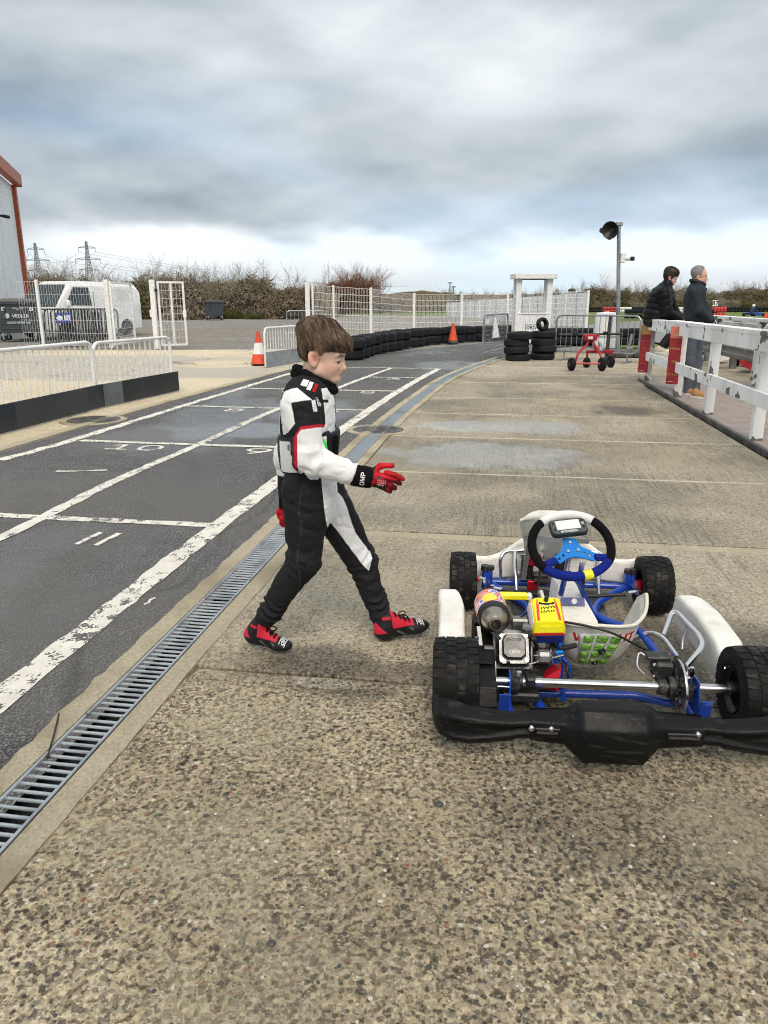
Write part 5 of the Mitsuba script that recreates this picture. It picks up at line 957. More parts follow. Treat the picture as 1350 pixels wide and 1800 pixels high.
# wheels
def kart_wheel(X, F, R, w, inner, label=None, steer=0):
    h = w / 2; prof = [(R * .52, -h * .86), (R * .60, -h * .97), (R * .76, -h), (R * .90, -h * .93), (R * .955, -h * .78), (R * .972, -h * .55), (R * .972, h * .55), (R * .955, h * .78), (R * .90, h * .93), (R * .76, h), (R * .60, h * .97), (R * .52, h * .86), (R * .50, h * .5), (R * .50, -h * .5), (R * .52, -h * .86)]
    W = lambda m: place(m, rotm(0, 0, steer), (X, F, R))
    t = kp('wheel', W(lathe(prof, 48, 'x')), 'mat_rubber', smooth=40, label=label); N = 26; blocks = []
    for row, (x0, x1) in enumerate(((-.93, -.49), (-.42, -.035), (.035, .42), (.49, .93))):
        for k in range(N):
            a0 = 2 * PI * (k + .5 * (row % 2) + .05) / N; a1 = a0 + 2 * PI / N * .80; V = []
            for a in (a0, (a0 + a1) / 2, a1):
                sk = .10 * (1 if row < 2 else -1)
                for x in (x0, x1):
                    rr = R * (.9985 if abs(x) < .6 else .966); rb = R * (.955 if abs(x) < .6 else .90); aa = a + sk * (x - (x0 + x1) / 2)
                    V += [[x * h, rr * math.cos(aa), rr * math.sin(aa)], [x * h, rb * math.cos(aa), rb * math.sin(aa)]]
            V = np.array(V); F_ = []
            for s in (0, 4):
                F_ += [[s, s + 2, s + 6], [s, s + 6, s + 4], [s, s + 4, s + 5], [s, s + 5, s + 1], [s + 2, s + 3, s + 7], [s + 2, s + 7, s + 6]]
            F_ += [[0, 1, 3], [0, 3, 2], [8, 10, 11], [8, 11, 9]]; blocks.append(mk(V, F_))
    kp('tread_blocks', W(cat(blocks)), 'mat_tread', t, smooth=False); scene_k = list(scene)[-1]; tag(scene_k, kind='stuff')
    s = inner; kp('rim', W(lathe([(R * .50, -h * .95), (R * .53, -h * .97), (R * .53, -h * .90), (R * .44, -h * .7), (R * .42, -h * .1), (R * .20, 0), (0, 0)] if s < 0 else [(0, 0), (R * .20, 0), (R * .42, h * .1), (R * .44, h * .7), (R * .53, h * .90), (R * .53, h * .97), (R * .50, h * .95)], 32, 'x')), 'mat_rim', t)
    kp('hub', W(cat(rod((0, 0, 0), (s * h * 1.05, 0, 0), R * .17, 16), *[rod((s * h * .16, R * .27 * math.cos(q), R * .27 * math.sin(q)), (s * h * .02, R * .27 * math.cos(q), R * .27 * math.sin(q)), .006, 6) for q in (0.3, 2.4, 4.5)])), 'mat_hub_red' if F > .5 else 'mat_engine', t)
    kp('valve', W(rod((s * h * .95, R * .3, R * .36), (s * h * 1.08, R * .3, R * .38), .004, 6)), 'mat_chrome', t)
kart_wheel(-.455, .0, .136, .145, 1); kart_wheel(.470, .0, .136, .145, -1); kart_wheel(-.402, .915, .125, .112, 1, steer=1); kart_wheel(.412, .915, .125, .125, -1, steer=1)
# frame
Z = .055
kt('frame_tube', [(.28, -.16, Z), (.30, .24, Z), (.285, .585, Z), (.165, .68, Z), (.13, .75, Z), (.175, .87, Z), (.32, .99, .085)], .0155, 'mat_blue', .05)
kt('frame_tube', [(-.28, -.12, Z), (-.30, .20, Z), (-.28, .56, Z), (-.16, .68, Z), (-.12, .78, Z), (-.173, .90, Z), (-.30, 1.02, .085)], .0155, 'mat_blue', .05)
kt('frame_tube', [(-.30, 1.03, .075), (.32, 1.02, .075)], .0145, 'mat_blue'); kt('frame_tube', [(-.29, .075, Z), (.14, .085, Z), (.24, .04, Z), (.285, .03, Z)], .0135, 'mat_blue'); kt('frame_tube', [(-.20, .09, Z), (-.178, -.055, .06), (-.172, -.20, .095)], .015, 'mat_blue', .03)
kt('frame_tube', [(-.13, .70, Z), (.13, .70, Z)], .0135, 'mat_blue'); kt('frame_tube', [(-.10, .05, Z), (-.095, .30, Z), (-.12, .70, Z)], .012, 'mat_blue', .05)
for s, X in ((-1, -.288), (1, .284)):       # bearing hangers: flanged plates
    pl = plate(Polygon([(-.035, -.02), (.045, -.02), (.05, .10), (.025, .135), (-.02, .135), (-.05, .02)]), .004); M = np.stack([[0, 1, 0], [0, 0, 1], [1, 0, 0]], 1)
    t = kp('bearing_hanger', cat(place(pl, M, (X, -.03, .045)), box((X + s * -.017 * -1, -.075, .085), (.034, .004, .11), .0, rotm(14, 0, 0))), 'mat_blue', smooth=False)
    kp('bearing', lathe([(.0155, -.014), (.035, -.014), (.040, 0), (.035, .014), (.0155, .014)], 24, 'x', (X - s * .020, 0, .136)), 'mat_engine', t); kp('bolt', cat(rod((X - s * .03, -.035, .172), (X - s * .03, -.035, .190), .008, 6), rod((X, .02, .185), (X, .02, .196), .007, 6)), 'mat_chrome', t)
    kp('shackle', cat(box((X + s * .06, -.135, .075), (.052, .006, .006), .001), box((X + s * .06, -.135, .055), (.052, .006, .006), .001), box((X + s * .035, -.135, .065), (.006, .006, .024), .001)), 'mat_chrome', t, smooth=False)
kt('rear_axle', [(-.50, 0, .136), (.50, 0, .136)], .0152, 'mat_steel', n=24); kt('axle_key', [(-.32, -.004, .118), (-.285, -.004, .118)], .005, 'mat_chrome')
dc_ = kp('brake_disc', lathe([(.040, -.0035), (.088, -.0035), (.089, 0), (.088, .0035), (.040, .0035), (.040, -.0035)], 40, 'x', (.240, 0, .136)), 'mat_steel'); kp('carrier', cat(lathe([(.0155, -.014), (.034, -.014), (.034, .012), (.0155, .012)], 20, 'x', (.222, 0, .136)), *[box((.236, .050 * math.cos(a), .136 + .050 * math.sin(a)), (.012, .026, .020), .003, rotm(math.degrees(a), 0, 0)) for a in np.arange(5) * 1.2566]), 'mat_engine', dc_)
kp('vent', cat(*[rod((.2355, r_ * math.cos(a), .136 + r_ * math.sin(a)), (.2445, r_ * math.cos(a), .136 + r_ * math.sin(a)), .0045, 8) for a in np.arange(16) * PI / 8 for r_ in (.064, .077)]), 'mat_black', dc_)
cl = kp('brake_caliper', cat(box((.205, .060, .170), (.060, .075, .062), .008), box((.262, .065, .172), (.022, .070, .055), .006), box((.19, .075, .205), (.075, .05, .012), .003)), 'mat_engine'); kp('bolt', cat(*[rod((.17, y, z), (.178, y, z), .006, 8) for y, z in ((.035, .155), (.085, .155), (.04, .19))]), 'mat_chrome', cl); kt('brake_hose', [(.17, .07, .19), (.135, .09, .215), (.125, .06, .17), (.15, .05, .15)], .0045, 'mat_grey_tube', .03, 8)
[kp('axle_collar', lathe([(.0155, -.012), (.026, -.012), (.026, .012), (.0155, .012)], 18, 'x', (X_, 0, .136)), 'mat_engine') for X_ in (.19, -.255)]
# rear bumper: two wings and a moulded cover
def wing(sg):
    xs = np.array([.205, .25, .285, .295, .36, .42, .47, .505, .522]); zt = np.interp(xs, [.2, .285, .30, .38, .46, .505, .522], [.166, .163, .155, .164, .174, .170, .155]); zb = np.interp(xs, [.2, .285, .30, .42, .50, .522], [.088, .086, .076, .064, .070, .09]); fr = np.interp(xs, [.2, .42, .48, .505, .522], [-.258, -.262, -.255, -.235, -.205]); ff_ = np.interp(xs, [.2, .42, .48, .522], [-.215, -.205, -.175, -.15])
    rings = []
    for x, a, b, f, g in zip(xs, zt, zb, fr, ff_):
        H_ = a - b; k = 1.0 if .24 < x < .50 else .25
        rings.append([[sg * x, g, b + .01], [sg * x, g, a - .006], [sg * x, g - .006, a], [sg * x, f + .030, a - .006], [sg * x, f + .008, a - .014], [sg * x, f, a - .026], [sg * x, f + .011 * k, a - .036], [sg * x, f + .012 * k, b + .034], [sg * x, f + .004 * k, b + .026], [sg * x, f, b + .018], [sg * x, f + .010, b + .004], [sg * x, f + .035, b]])
    Rg = np.array(rings); m, n = Rg.shape[:2]; i, j = np.meshgrid(np.arange(m - 1), np.arange(n), indexing='ij'); q = np.stack([i * n + j, i * n + (j + 1) % n, (i + 1) * n + (j + 1) % n, (i + 1) * n + j], -1).reshape(-1, 4)
    f_ = np.vstack([q[:, [0, 1, 2]], q[:, [0, 2, 3]]]); V = np.vstack([Rg.reshape(-1, 3), Rg[-1].mean(0), Rg[0].mean(0)]); k = np.arange(n); f_ = np.vstack([f_, np.stack([(m - 1) * n + k, (m - 1) * n + (k + 1) % n, k * 0 + m * n], 1), np.stack([(k + 1) % n, k, k * 0 + m * n + 1], 1)])
    if sg > 0: f_ = f_[:, ::-1]
    return mk(V, f_[:, ::-1])
rb = kp('rear_bumper', wing(-1), 'mat_bumper', smooth=50); kp('wing', wing(1), 'mat_bumper', rb, smooth=50)
xs = [(-.245, .172, .088, -.262, .10), (-.150, .176, .082, -.268, .3), (-.118, .196, .060, -.292, 1), (-.100, .204, .054, -.312, 1), (.062, .204, .054, -.312, 1), (.082, .196, .060, -.292, 1), (.115, .176, .082, -.268, .3), (.235, .170, .088, -.262, .1)]
Rg = np.array([[[x, -.212, b + .01], [x, -.212, a - .004], [x, -.217, a], [x, f + .050, a - .004], [x, f + .040, a - .008], [x, f + .012, a - .040 * (.4 + .6 * k)], [x, f, a - .052 * (.45 + .55 * k)], [x, f, b + .012], [x, f + .010, b], [x, f + .03, b]] for x, a, b, f, k in xs]); m_, n_ = Rg.shape[:2]
i, j = np.meshgrid(np.arange(m_ - 1), np.arange(n_), indexing='ij'); q = np.stack([i * n_ + j, (i + 1) * n_ + j, (i + 1) * n_ + (j + 1) % n_, i * n_ + (j + 1) % n_], -1).reshape(-1, 4); k = np.arange(n_)
V = np.vstack([Rg.reshape(-1, 3), Rg[0].mean(0), Rg[-1].mean(0)]); f_ = np.vstack([q[:, [0, 1, 2]], q[:, [0, 2, 3]], np.stack([k, (k + 1) % n_, k * 0 + m_ * n_], 1), np.stack([(m_ - 1) * n_ + (k + 1) % n_, (m_ - 1) * n_ + k, k * 0 + m_ * n_ + 1], 1)])
kp('cover', mk(V, f_), 'mat_bumper', rb, smooth=50)
for x0, x1 in ((-.235, -.165), (.130, .225)): kp('slot_rib', cat(box(((x0 + x1) / 2, -.266, .118), (x1 - x0, .016, .022), .006)), 'mat_bumper', rb, smooth=30); kp('slot', box(((x0 + x1) / 2, -.2665, .135), (x1 - x0, .012, .008), .002), 'mat_black', rb, smooth=False)
for x in (-.345, -.245, -.190, .215, .305, .40): kp('screw', lathe([(0, .006), (.004, .006), (.006, .003), (.0085, .002), (.0085, -.004)], 12, 'y', (x, -.254 if abs(x) > .25 else -.268, .138)).copy() if 0 else place(lathe([(0, .006), (.004, .006), (.006, .003), (.0085, .002), (.0085, -.004)], 12), np.stack([[1, 0, 0], [0, 0, 1], [0, -1, 0]], 1), (x, -.243 if abs(x) > .25 else -.268, .136)), 'mat_chrome', rb)
# side pods
def pod(sg, X0):
    fs = np.linspace(0, 1, 26); rings = []
    for u in fs:
        f = .115 + .52 * u; e = min(1, math.sqrt(max(0, 1 - ((u - .5) / .5) ** 6)) + .12); z1 = .10 + (.118 + .012 * math.sin(u * PI)) * e * (1 - .10 * max(0, u - .8) / .2); z0 = .082 + .012 * (1 - e); w = .047 * (.55 + .45 * e) * (1 - .25 * max(0, u - .7) / .3); xc = X0 - .045 * max(0, u - .55) - .01 * (1 - u)
        ring = []
        for k in range(22):
            a = 2 * PI * k / 22; c, s = math.cos(a), math.sin(a); x = np.sign(c) * abs(c) ** .34; z = np.sign(s) * abs(s) ** .28
            zz = (z0 + z1) / 2 + z * (z1 - z0) / 2; xx = xc + sg * x * w * (1.0 - .22 * (z < 0) * abs(z))
            if sg * x * sg < -.2: xx += sg * .018 * math.exp(-((zz - .13) / .03) ** 2) * math.exp(-((u - .45) / .25) ** 2)
            ring.append([xx, f, zz])
        rings.append(ring)
    Rg = np.array(rings); m, n = Rg.shape[:2]; i, j = np.meshgrid(np.arange(m - 1), np.arange(n), indexing='ij'); q = np.stack([i * n + j, i * n + (j + 1) % n, (i + 1) * n + (j + 1) % n, (i + 1) * n + j], -1).reshape(-1, 4); k = np.arange(n)
    V = np.vstack([Rg.reshape(-1, 3), Rg[0].mean(0), Rg[-1].mean(0)]); f_ = np.vstack([q[:, [0, 1, 2]], q[:, [0, 2, 3]], np.stack([(k + 1) % n, k, k * 0 + m * n], 1), np.stack([(m - 1) * n + k, (m - 1) * n + (k + 1) % n, k * 0 + m * n + 1], 1)])
    mm = mk(V, f_); mm.fix_normals(); return mm
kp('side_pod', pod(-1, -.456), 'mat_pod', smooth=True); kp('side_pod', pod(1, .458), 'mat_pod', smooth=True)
# chrome side bars
sbk = kt('side_bar', [(.20, .365, .13), (.255, .365, .155), (.285, .32, .155), (.305, .14, .135), (.30, .06, .10)], .0095, 'mat_chrome', .04); kt('loop', [(.29, .335, .155), (.345, .435, .205), (.358, .425, .208), (.375, .24, .208), (.372, .18, .195), (.305, .125, .145)], .0095, 'mat_chrome', .035, parent=sbk); kt('hook', [(.37, .35, .195), (.365, .335, .17), (.345, .30, .155), (.34, .28, .13)], .006, 'mat_grey_tube', .02, 8, parent=sbk); kp('clamp', cat(box((.302, .085, .125), (.035, .03, .03), .004), rod((.302, .07, .14), (.302, .07, .165), .010, 8)), 'mat_chrome', sbk)
sbk = kt('side_bar', [(-.20, .365, .13), (-.275, .365, .15), (-.31, .32, .15), (-.33, .16, .13), (-.32, .06, .10)], .0095, 'mat_chrome', .04)
# nose and front panel
def nose():
    xs = np.linspace(-.435, .430, 60); zt = np.interp(np.abs(xs + .0), [0, .10, .15, .20, .25, .30, .35, .40, .435], [.30, .29, .268, .225, .198, .190, .203, .226, .232]); zt = np.convolve(np.pad(zt, 3, mode='edge'), np.ones(7) / 7, 'valid'); fr = 1.075 - .55 * xs ** 2; rings = []
    for x, z, f in zip(xs, zt, fr):
        e = min(1, max(.35, (0.445 - abs(x)) / .05)); zb = .105 - .025 * e; H_ = z - zb; d = .115 * e
        rings.append([[x, f, zb], [x, f - .004, zb + .02], [x, f - .004, z - .02], [x, f + .002, z - .007], [x, f + .012, z], [x, f + .026, z - .004], [x, f + .05 * e + .02, z - .3 * H_], [x, f + d, zb + .45 * H_], [x, f + d, zb + .12 * H_], [x, f + d * .8, zb]])
    Rg = np.array(rings); m, n = Rg.shape[:2]; i, j = np.meshgrid(np.arange(m - 1), np.arange(n), indexing='ij'); q = np.stack([i * n + j, i * n + (j + 1) % n, (i + 1) * n + (j + 1) % n, (i + 1) * n + j], -1).reshape(-1, 4); k = np.arange(n)
    V = np.vstack([Rg.reshape(-1, 3), Rg[0].mean(0), Rg[-1].mean(0)]); f_ = np.vstack([q[:, [0, 1, 2]], q[:, [0, 2, 3]], np.stack([(k + 1) % n, k, k * 0 + m * n], 1), np.stack([(m - 1) * n + k, (m - 1) * n + (k + 1) % n, k * 0 + m * n + 1], 1)]); mm = mk(V, f_); mm.fix_normals(); return mm
kp('nose_fairing', nose(), 'mat_pod', smooth=50)
def panel(th):
    def F(u, v):
        w = np.interp(v, [0, .3, .7, .9, 1], [.105, .120, .150, .150, .115]); x = (u - .5) * 2 * w - .022; f = .985 - .19 * v - .010 * np.sin(v * PI) + .05 * ((u - .5) * 2) ** 2 * .9 + .02 * (v > .93) * (v - .93) / .07; z = .215 + .255 * v - .025 * ((u - .5) * 2) ** 4 * (v > .8)
        return np.stack([x, f + th * .6, z + th * .8], -1)
    a = grid_sheet(F, 25, 21); return a
pa, pb = panel(0), panel(.006); n_ = len(pa.vertices); ed = cat(pa, mk(pb.vertices, pb.faces[:, ::-1])); edge = []
for (r0, c0, r1, c1, num) in ((0, 0, 0, 1, 20), (24, 0, 0, 1, 20), (0, 0, 1, 0, 24), (0, 20, 1, 0, 24)):
    for k in range(num): a = (r0 + r1 * k) * 21 + c0 + c1 * k; b = (r0 + r1 * (k + 1)) * 21 + c0 + c1 * (k + 1); edge += [[a, b, b + n_], [a, b + n_, a + n_]]
kp('front_panel', mk(ed.vertices, np.vstack([ed.faces, edge])), 'mat_pod', smooth=50)
kp('front_panel_bracket', cat(bar((-.15, .88, .335), (.12, .88, .325), .006, .018), bar((-.135, .955, .12), (-.125, .88, .34), .020, .006)), 'mat_grey_tube', smooth=False)
# floor tray, front bars, pedals
kp('floor_tray', plate([(-.20, 1.04), (-.17, .50), (.17, .50), (.22, 1.04)], .003, .038), 'mat_tray', smooth=False)
fbk = kt('front_bar', [(-.225, 1.05, .075), (-.235, 1.03, .185), (-.215, 1.05, .215), (-.10, 1.06, .222), (.18, 1.06, .222), (.235, 1.05, .20), (.235, 1.05, .075)], .0085, 'mat_chrome', .035); kt('upright', [(-.168, .905, .07), (-.170, .98, .16), (-.168, 1.05, .218)], .0085, 'mat_chrome', .05, parent=fbk); kt('cross_tube', [(-.165, 1.03, .122), (.22, 1.03, .122)], .0065, 'mat_chrome', parent=fbk); kt('cross_tube', [(-.14, 1.055, .20), (.2, 1.055, .20)], .006, 'mat_grey_tube', parent=fbk); kt('upright', [(.19, .92, .07), (.20, 1.03, .15), (.20, 1.05, .218)], .0075, 'mat_chrome', .04, parent=fbk)
kp('master_cylinder', cat(box((-.115, 1.01, .155), (.05, .05, .10), .008), box((-.06, 1.0, .11), (.07, .05, .05), .006), rod((-.09, .94, .12), (-.02, .94, .12), .012, 10)), 'mat_engine'); kp('pedal', cat(bar((-.075, .93, .07), (-.07, .90, .25), .022, .005), bar((-.075, .965, .25), (-.055, .90, .25), .012, .012)), 'mat_chrome', smooth=False); kp('pedal', cat(bar((.10, .95, .07), (.105, .90, .23), .022, .005)), 'mat_chrome', smooth=False)
kp('pedal_stop', box((-.09, .97, .205), (.05, .02, .05), .004), 'mat_hub_red', smooth=False); kp('pedal_stop', box((-.095, .95, .095), (.045, .02, .045), .004), 'mat_hub_red', smooth=False); kp('foot_box', box((.03, 1.0, .20), (.055, .08, .09), .01), 'mat_black')
kp('clamp_block', cat(box((.035, .78, .155), (.045, .03, .05), .006), box((.075, .80, .12), (.03, .03, .09), .005), rod((.02, .76, .16), (.06, .76, .19), .012, 8)), 'mat_chrome'); kp('chain_bits', cat(box((.06, .84, .11), (.07, .05, .05), .01), box((.10, .87, .14), (.025, .03, .07), .004)), 'mat_engine')
# front uprights
for s, X in ((-1, -.285), (1, .325)):
    t = kp('steering_yoke', cat(box((X, .985, .112), (.030, .045, .085), .006), rod((X + s * .018, .965, .07), (X + s * .018, .965, .155), .013, 12)), 'mat_blue', smooth=30)
    kp('king_pin', cat(rod((X + s * .018, .965, .155), (X + s * .018, .965, .178), .019, 14), rod((X - s * .008, .975, .155), (X - s * .008, .975, .172), .015, 12)), 'mat_engine', t); kp('stub_axle', cat(rod((X + s * .018, .95, .122), (X + s * .075, .925, .124), .0095, 12), box((X + s * .03, .94, .122), (.03, .02, .02), .003)), 'mat_chrome', t); kp('spacer', rod((X + s * .050, .935, .123), (X + s * .110, .918, .125), .0125, 16), 'mat_hub_red', t)
    arm = plate(Polygon([(-.014, 0), (.014, 0), (.012, .13), (-.012, .13)]).difference(unary_union([Point(0, .03).buffer(.007), Point(0, .06).buffer(.007), Point(0, .09).buffer(.007), Point(0, .115).buffer(.006)])), .005); kp('steering_arm', place(arm, frame([1, .1 * s, 0], [-.14 * s, -1, .0]) @ np.diag([1, 1, 1.0]), (X + s * .012, .945, .118)), 'mat_chrome', t, smooth=False); kp('rod_end', cat(rod((X - s * .005, .818, .118), (X - s * .004, .818, .142), .009, 10), rod((X - s * .004, .818, .132), (X - s * .045, .805, .130), .0065, 8)), 'mat_chrome', t)
kt('tie_rod', [(-.245, .805, .128), (-.02, .77, .115)], .0075, 'mat_black'); kt('tie_rod', [(.27, .795, .125), (.02, .77, .115)], .0075, 'mat_black')
# fuel tank, column uprights
tk = kp('fuel_tank', cat(hull([[x, y, z] for x, y, z in [(-.065, .72, .05), (.10, .72, .05), (-.055, .47, .05), (.10, .47, .05), (-.05, .73, .22), (.04, .73, .22), (-.06, .50, .13), (.095, .50, .13), (-.045, .60, .235), (.03, .60, .235)]])), 'mat_pod', smooth=30); kp('strap', place(plate(sbox(-.045, -.016, .045, .016), .004), frame([1, 0, 0], [0, .58, .80]), (.005, .548, .188)), 'mat_sign_blue', tk, smooth=False); kp('emblem', place(cat(lathe([(.0, 0), (.011, 0), (.011, .003), (0, .003)], 20)), frame([1, 0, 0], [0, .58, .80]), (.010, .545, .191)), 'mat_sticker_white', tk, smooth=False)
kt('column_upright', [(-.028, .70, .05), (-.035, .60, .175), (-.040, .50, .30), (-.04, .48, .33)], .0105, 'mat_blue', .05); kt('column_upright', [(.120, .66, .05), (.075, .60, .16), (.010, .51, .29), (-.03, .48, .33)], .0105, 'mat_blue', .05); kt('steering_column', [(-.04, .43, .440), (.0, .78, .11)], .0095, 'mat_steel')
# steering wheel
SN = np.array([0, -.643, .766]); SU = np.array([0, .766, .643]); SC = np.array([-.040, .420, .456]); SM = np.stack([[1, 0, 0], SU, SN], 1)
def SW(m): return place(m, SM, SC)
def ring_at(deg):
    a = math.radians(deg); x, y = .140 * math.cos(a), .140 * math.sin(a); tilt = math.radians(8)
    y = y if y > -.06 else -.06 + (y + .06) * .82
    if y > .10: y = .10 + (y - .10) * .86
    c, s = math.cos(tilt), math.sin(tilt); return [x * c - y * s, x * s + y * c, .012 * math.sin(a) ** 2 * 0]
def arc(a, b): return [ring_at(q) for q in np.linspace(a, b, max(3, int(abs(b - a) / 6)))]
sw = kp('steering_wheel', SW(tube(arc(128, 218), .0160, 14)), 'mat_suede_black', smooth=True, label='steering wheel with white, black and blue rim'); kp('rim_grip', SW(tube(arc(-35, 44), .0160, 14)), 'mat_suede_black', sw, smooth=True); kp('rim_top', SW(tube(arc(44, 128), .0172, 14)), 'mat_suede_white', sw, smooth=True); kp('rim_base', SW(tube(arc(218, 325), .0165, 14)), 'mat_suede_blue', sw, smooth=True); kp('tape', SW(tube(arc(276, 289), .0178, 14)), 'mat_tape', sw, smooth=True)
zp = lambda x, y: ((x - 710) / 600 * .14, -(y - 580) / 505 * .14)
sp = Polygon([zp(*q) for q in [(590, 470), (775, 470), (860, 590), (1060, 680), (1035, 805), (870, 760), (740, 745), (640, 770), (515, 855), (425, 765), (530, 680), (580, 590)]]).buffer(-.004).buffer(.004); holes = unary_union([Point(zp(*q)).buffer(.0052) for q in [(510, 780), (575, 730), (885, 690), (975, 715)]])
kp('spoke_plate', SW(plate(sp.difference(holes), .006, -.003)), 'mat_anodised', sw, smooth=False)
for q in [(692, 540), (650, 675), (803, 652)]: kp('screw', SW(place(lathe([(0, .007), (.005, .007), (.0075, .003), (.0075, 0)], 14), None, (*zp(*q), .003))), 'mat_chrome', sw)
for q0, q1, w in (((480, 800), (270, 880), .027), ((1030, 740), (1260, 745), .027)): a, b = np.array([*zp(*q0), 0]), np.array([*zp(*q1), 0]); kp('grip_cover', SW(bar(a, b, w, .020, .007, up=(0, 0, 1))), 'mat_suede_blue', sw, smooth=30)
dpc = np.array([*zp(672, 345), .020]); DM = frame([1, .155, 0], [-.12, 1, -.18]); DQ = lambda m: SW(place(m, DM, dpc))
dp_ = kp('dash_display', DQ(plate(sbox(-.062, -.034, .062, .034).buffer(-.016).buffer(.016), .018, -.008)), 'mat_case', sw, smooth=False); 
kp('bezel_ring', DQ(plate(sbox(-.066, -.038, .066, .038).buffer(-.018).buffer(.018).difference(sbox(-.061, -.033, .061, .033).buffer(-.016).buffer(.016)), .014, -.008)), 'mat_black', sw, smooth=False)
kp('screen', DQ(plate(sbox(-.044, -.017, .042, .026), .002, .0105)), 'mat_display', sw, smooth=False); kp('lettering', DQ(place(text('MYCHRON', .0085, .0015), None, (-.004, -.0265, .0105))), 'mat_sticker_white', sw, smooth=False)
for a, b in ((-.052, .018), (-.052, -.012), (.053, .020), (.053, -.010), (.053, .006)): kp('button', DQ(box((a, b, .011), (.008, .009, .004), .001)), 'mat_pad_grey' if b == .006 else 'mat_black', sw, smooth=False)
# seat
S0 = np.array([.030, .340]); zt_of = lambda ph: np.interp(np.degrees(np.abs(ph)), [0, 40, 62, 85, 105, 120], [.258, .256, .276, .318, .275, .18])
def seat_r(v, inner=False): return (.170 * np.sin(np.clip(v, 0, 1) * PI / 2) ** .62 + .012 * np.clip(v - .86, 0, 1) / .14) - (.006 if inner else 0)
def seat_pt(ph, v, inner=False, off=0):
    r = seat_r(v, inner) + off; z = .045 + (zt_of(ph) - .045) * (1 - np.cos(v * PI / 2)) ** .75 + (.006 if inner else 0) * (v < .95); k = .80 + .2 * np.abs(np.sin(ph)); return np.stack([S0[0] + r * np.sin(ph) * 1.0, S0[1] - r * np.cos(ph) * k * 1.10, z], -1)
def seat_sheet(inner): return grid_sheet(lambda u, v: seat_pt((u - .5) * 2 * math.radians(118), v, inner), 70, 30)
so, si = seat_sheet(False), seat_sheet(True); n_ = len(so.vertices); lipf = []
for k in range(69): a = k * 30 + 29; b = a + 30; lipf += [[a, b, b + n_], [a, b + n_, a + n_]]
kp('seat', mk(np.vstack([so.vertices, si.vertices]), np.vstack([so.faces[:, ::-1], si.faces + n_, lipf])), 'mat_seat', smooth=True, label='pale plastic bucket seat with red letters and a green pad'); stk = list(scene)[-1]
kp('seat_lip', tube(seat_pt((np.linspace(0, 1, 60) - .5) * 2 * math.radians(116), np.full(60, 1.0)), .0065, 8), 'mat_seat', stk, smooth=True)
def on_seat(m, lift=.001):
    v = m.vertices; ph = v[:, 0] / .166; z = v[:, 1]; zt = zt_of(ph); q = np.clip((z - .045) / (zt - .045), .001, 1); vv = np.arccos(np.clip(1 - q ** (1 / .75), 0, 1)) / (PI / 2); P_ = seat_pt(ph, vv, off=v[:, 2] + lift); return mk(P_, m.faces)
def fine(m, e=.012):
    for _ in range(3): m = m.subdivide()
    return m
lt = text('WRIGHT', .030, .0015); lt.apply_translation([.018, .208, 0]); lt.vertices[:, 0] = lt.vertices[:, 0] * 1.32 + .12 * (lt.vertices[:, 1] - .208); kp('lettering', on_seat(lt.subdivide().subdivide()), 'mat_letter_red', stk, smooth=False)
pad = kp('seat_pad', on_seat(fine(plate(sbox(-.072, .085, .066, .206).buffer(-.022).buffer(.022), .008)).copy()), 'mat_pad_grey', stk, smooth=False, label='grey pad with green leafy tiles bolted to the seat back') if 0 else kp('seat_pad', on_seat(grid_sheet(lambda u, v: np.stack([-.070 + .134 * u * 1.0 + 0 * v, .085 + .140 * v, .009 * np.minimum(1, 12 * np.minimum(np.minimum(u, 1 - u), np.minimum(v, 1 - v)))], -1), 30, 30)), 'mat_pad_grey', stk, smooth=True, label='grey pad with green leafy tiles bolted to the seat back')
rs = np.random.RandomState(5)
for r_ in range(4):
    for c_ in range(3):
        x0, y0 = -.062 + .043 * c_ + .006 * (r_ - 1.5), .090 + .034 * r_
        def TF(u, v, x0=x0, y0=y0): return np.stack([x0 + .034 * u + .004 * v, y0 + .028 * v, .0095 + .006 * np.minimum(1, 4 * np.minimum(np.minimum(u, 1 - u), np.minimum(v, 1 - v))) + .003 * meshkit.noise(np.stack([u * 9, v * 9, u * 0 + r_ * 5 + c_], -1))], -1)
        kp('green_tile', on_seat(grid_sheet(TF, 10, 10)), 'mat_leaf_tile', stk, smooth=True)
for x, z in ((.014, .158), (-.002, .105)):
    c = on_seat(mk([[x, z, .016], [x, z, .026]], [[0, 1, 0]])).vertices; a = (c[1] - c[0]) / np.linalg.norm(c[1] - c[0]); kp('bolt', cat(rod(c[0] - a * .004, c[0] + a * .002, .0125, 16), rod(c[0], c[0] + a * .010, .006, 8)), 'mat_engine', stk); kp('bolt_tip', rod(c[0] + a * .010, c[0] + a * .020, .0035, 8), 'mat_chrome', stk)
kt('seat_strut', [(-.095, .17, .05), (-.097, .165, .155), (-.10, .18, .21)], .012, 'mat_blue', .03); kt('seat_strut', [(-.095, .165, .145), (-.07, .155, .125), (-.062, .16, .06)], .009, 'mat_blue', .03); kt('seat_strut', [(.285, .28, .06), (.22, .29, .15), (.175, .30, .21)], .009, 'mat_blue', .05)
kt('throttle_cable', smooth_path([(-.115, .20, .262), (-.02, .165, .262), (.07, .155, .240), (.17, .20, .175), (.25, .25, .12)], 6), .0042, 'mat_black', 0.001, 8)
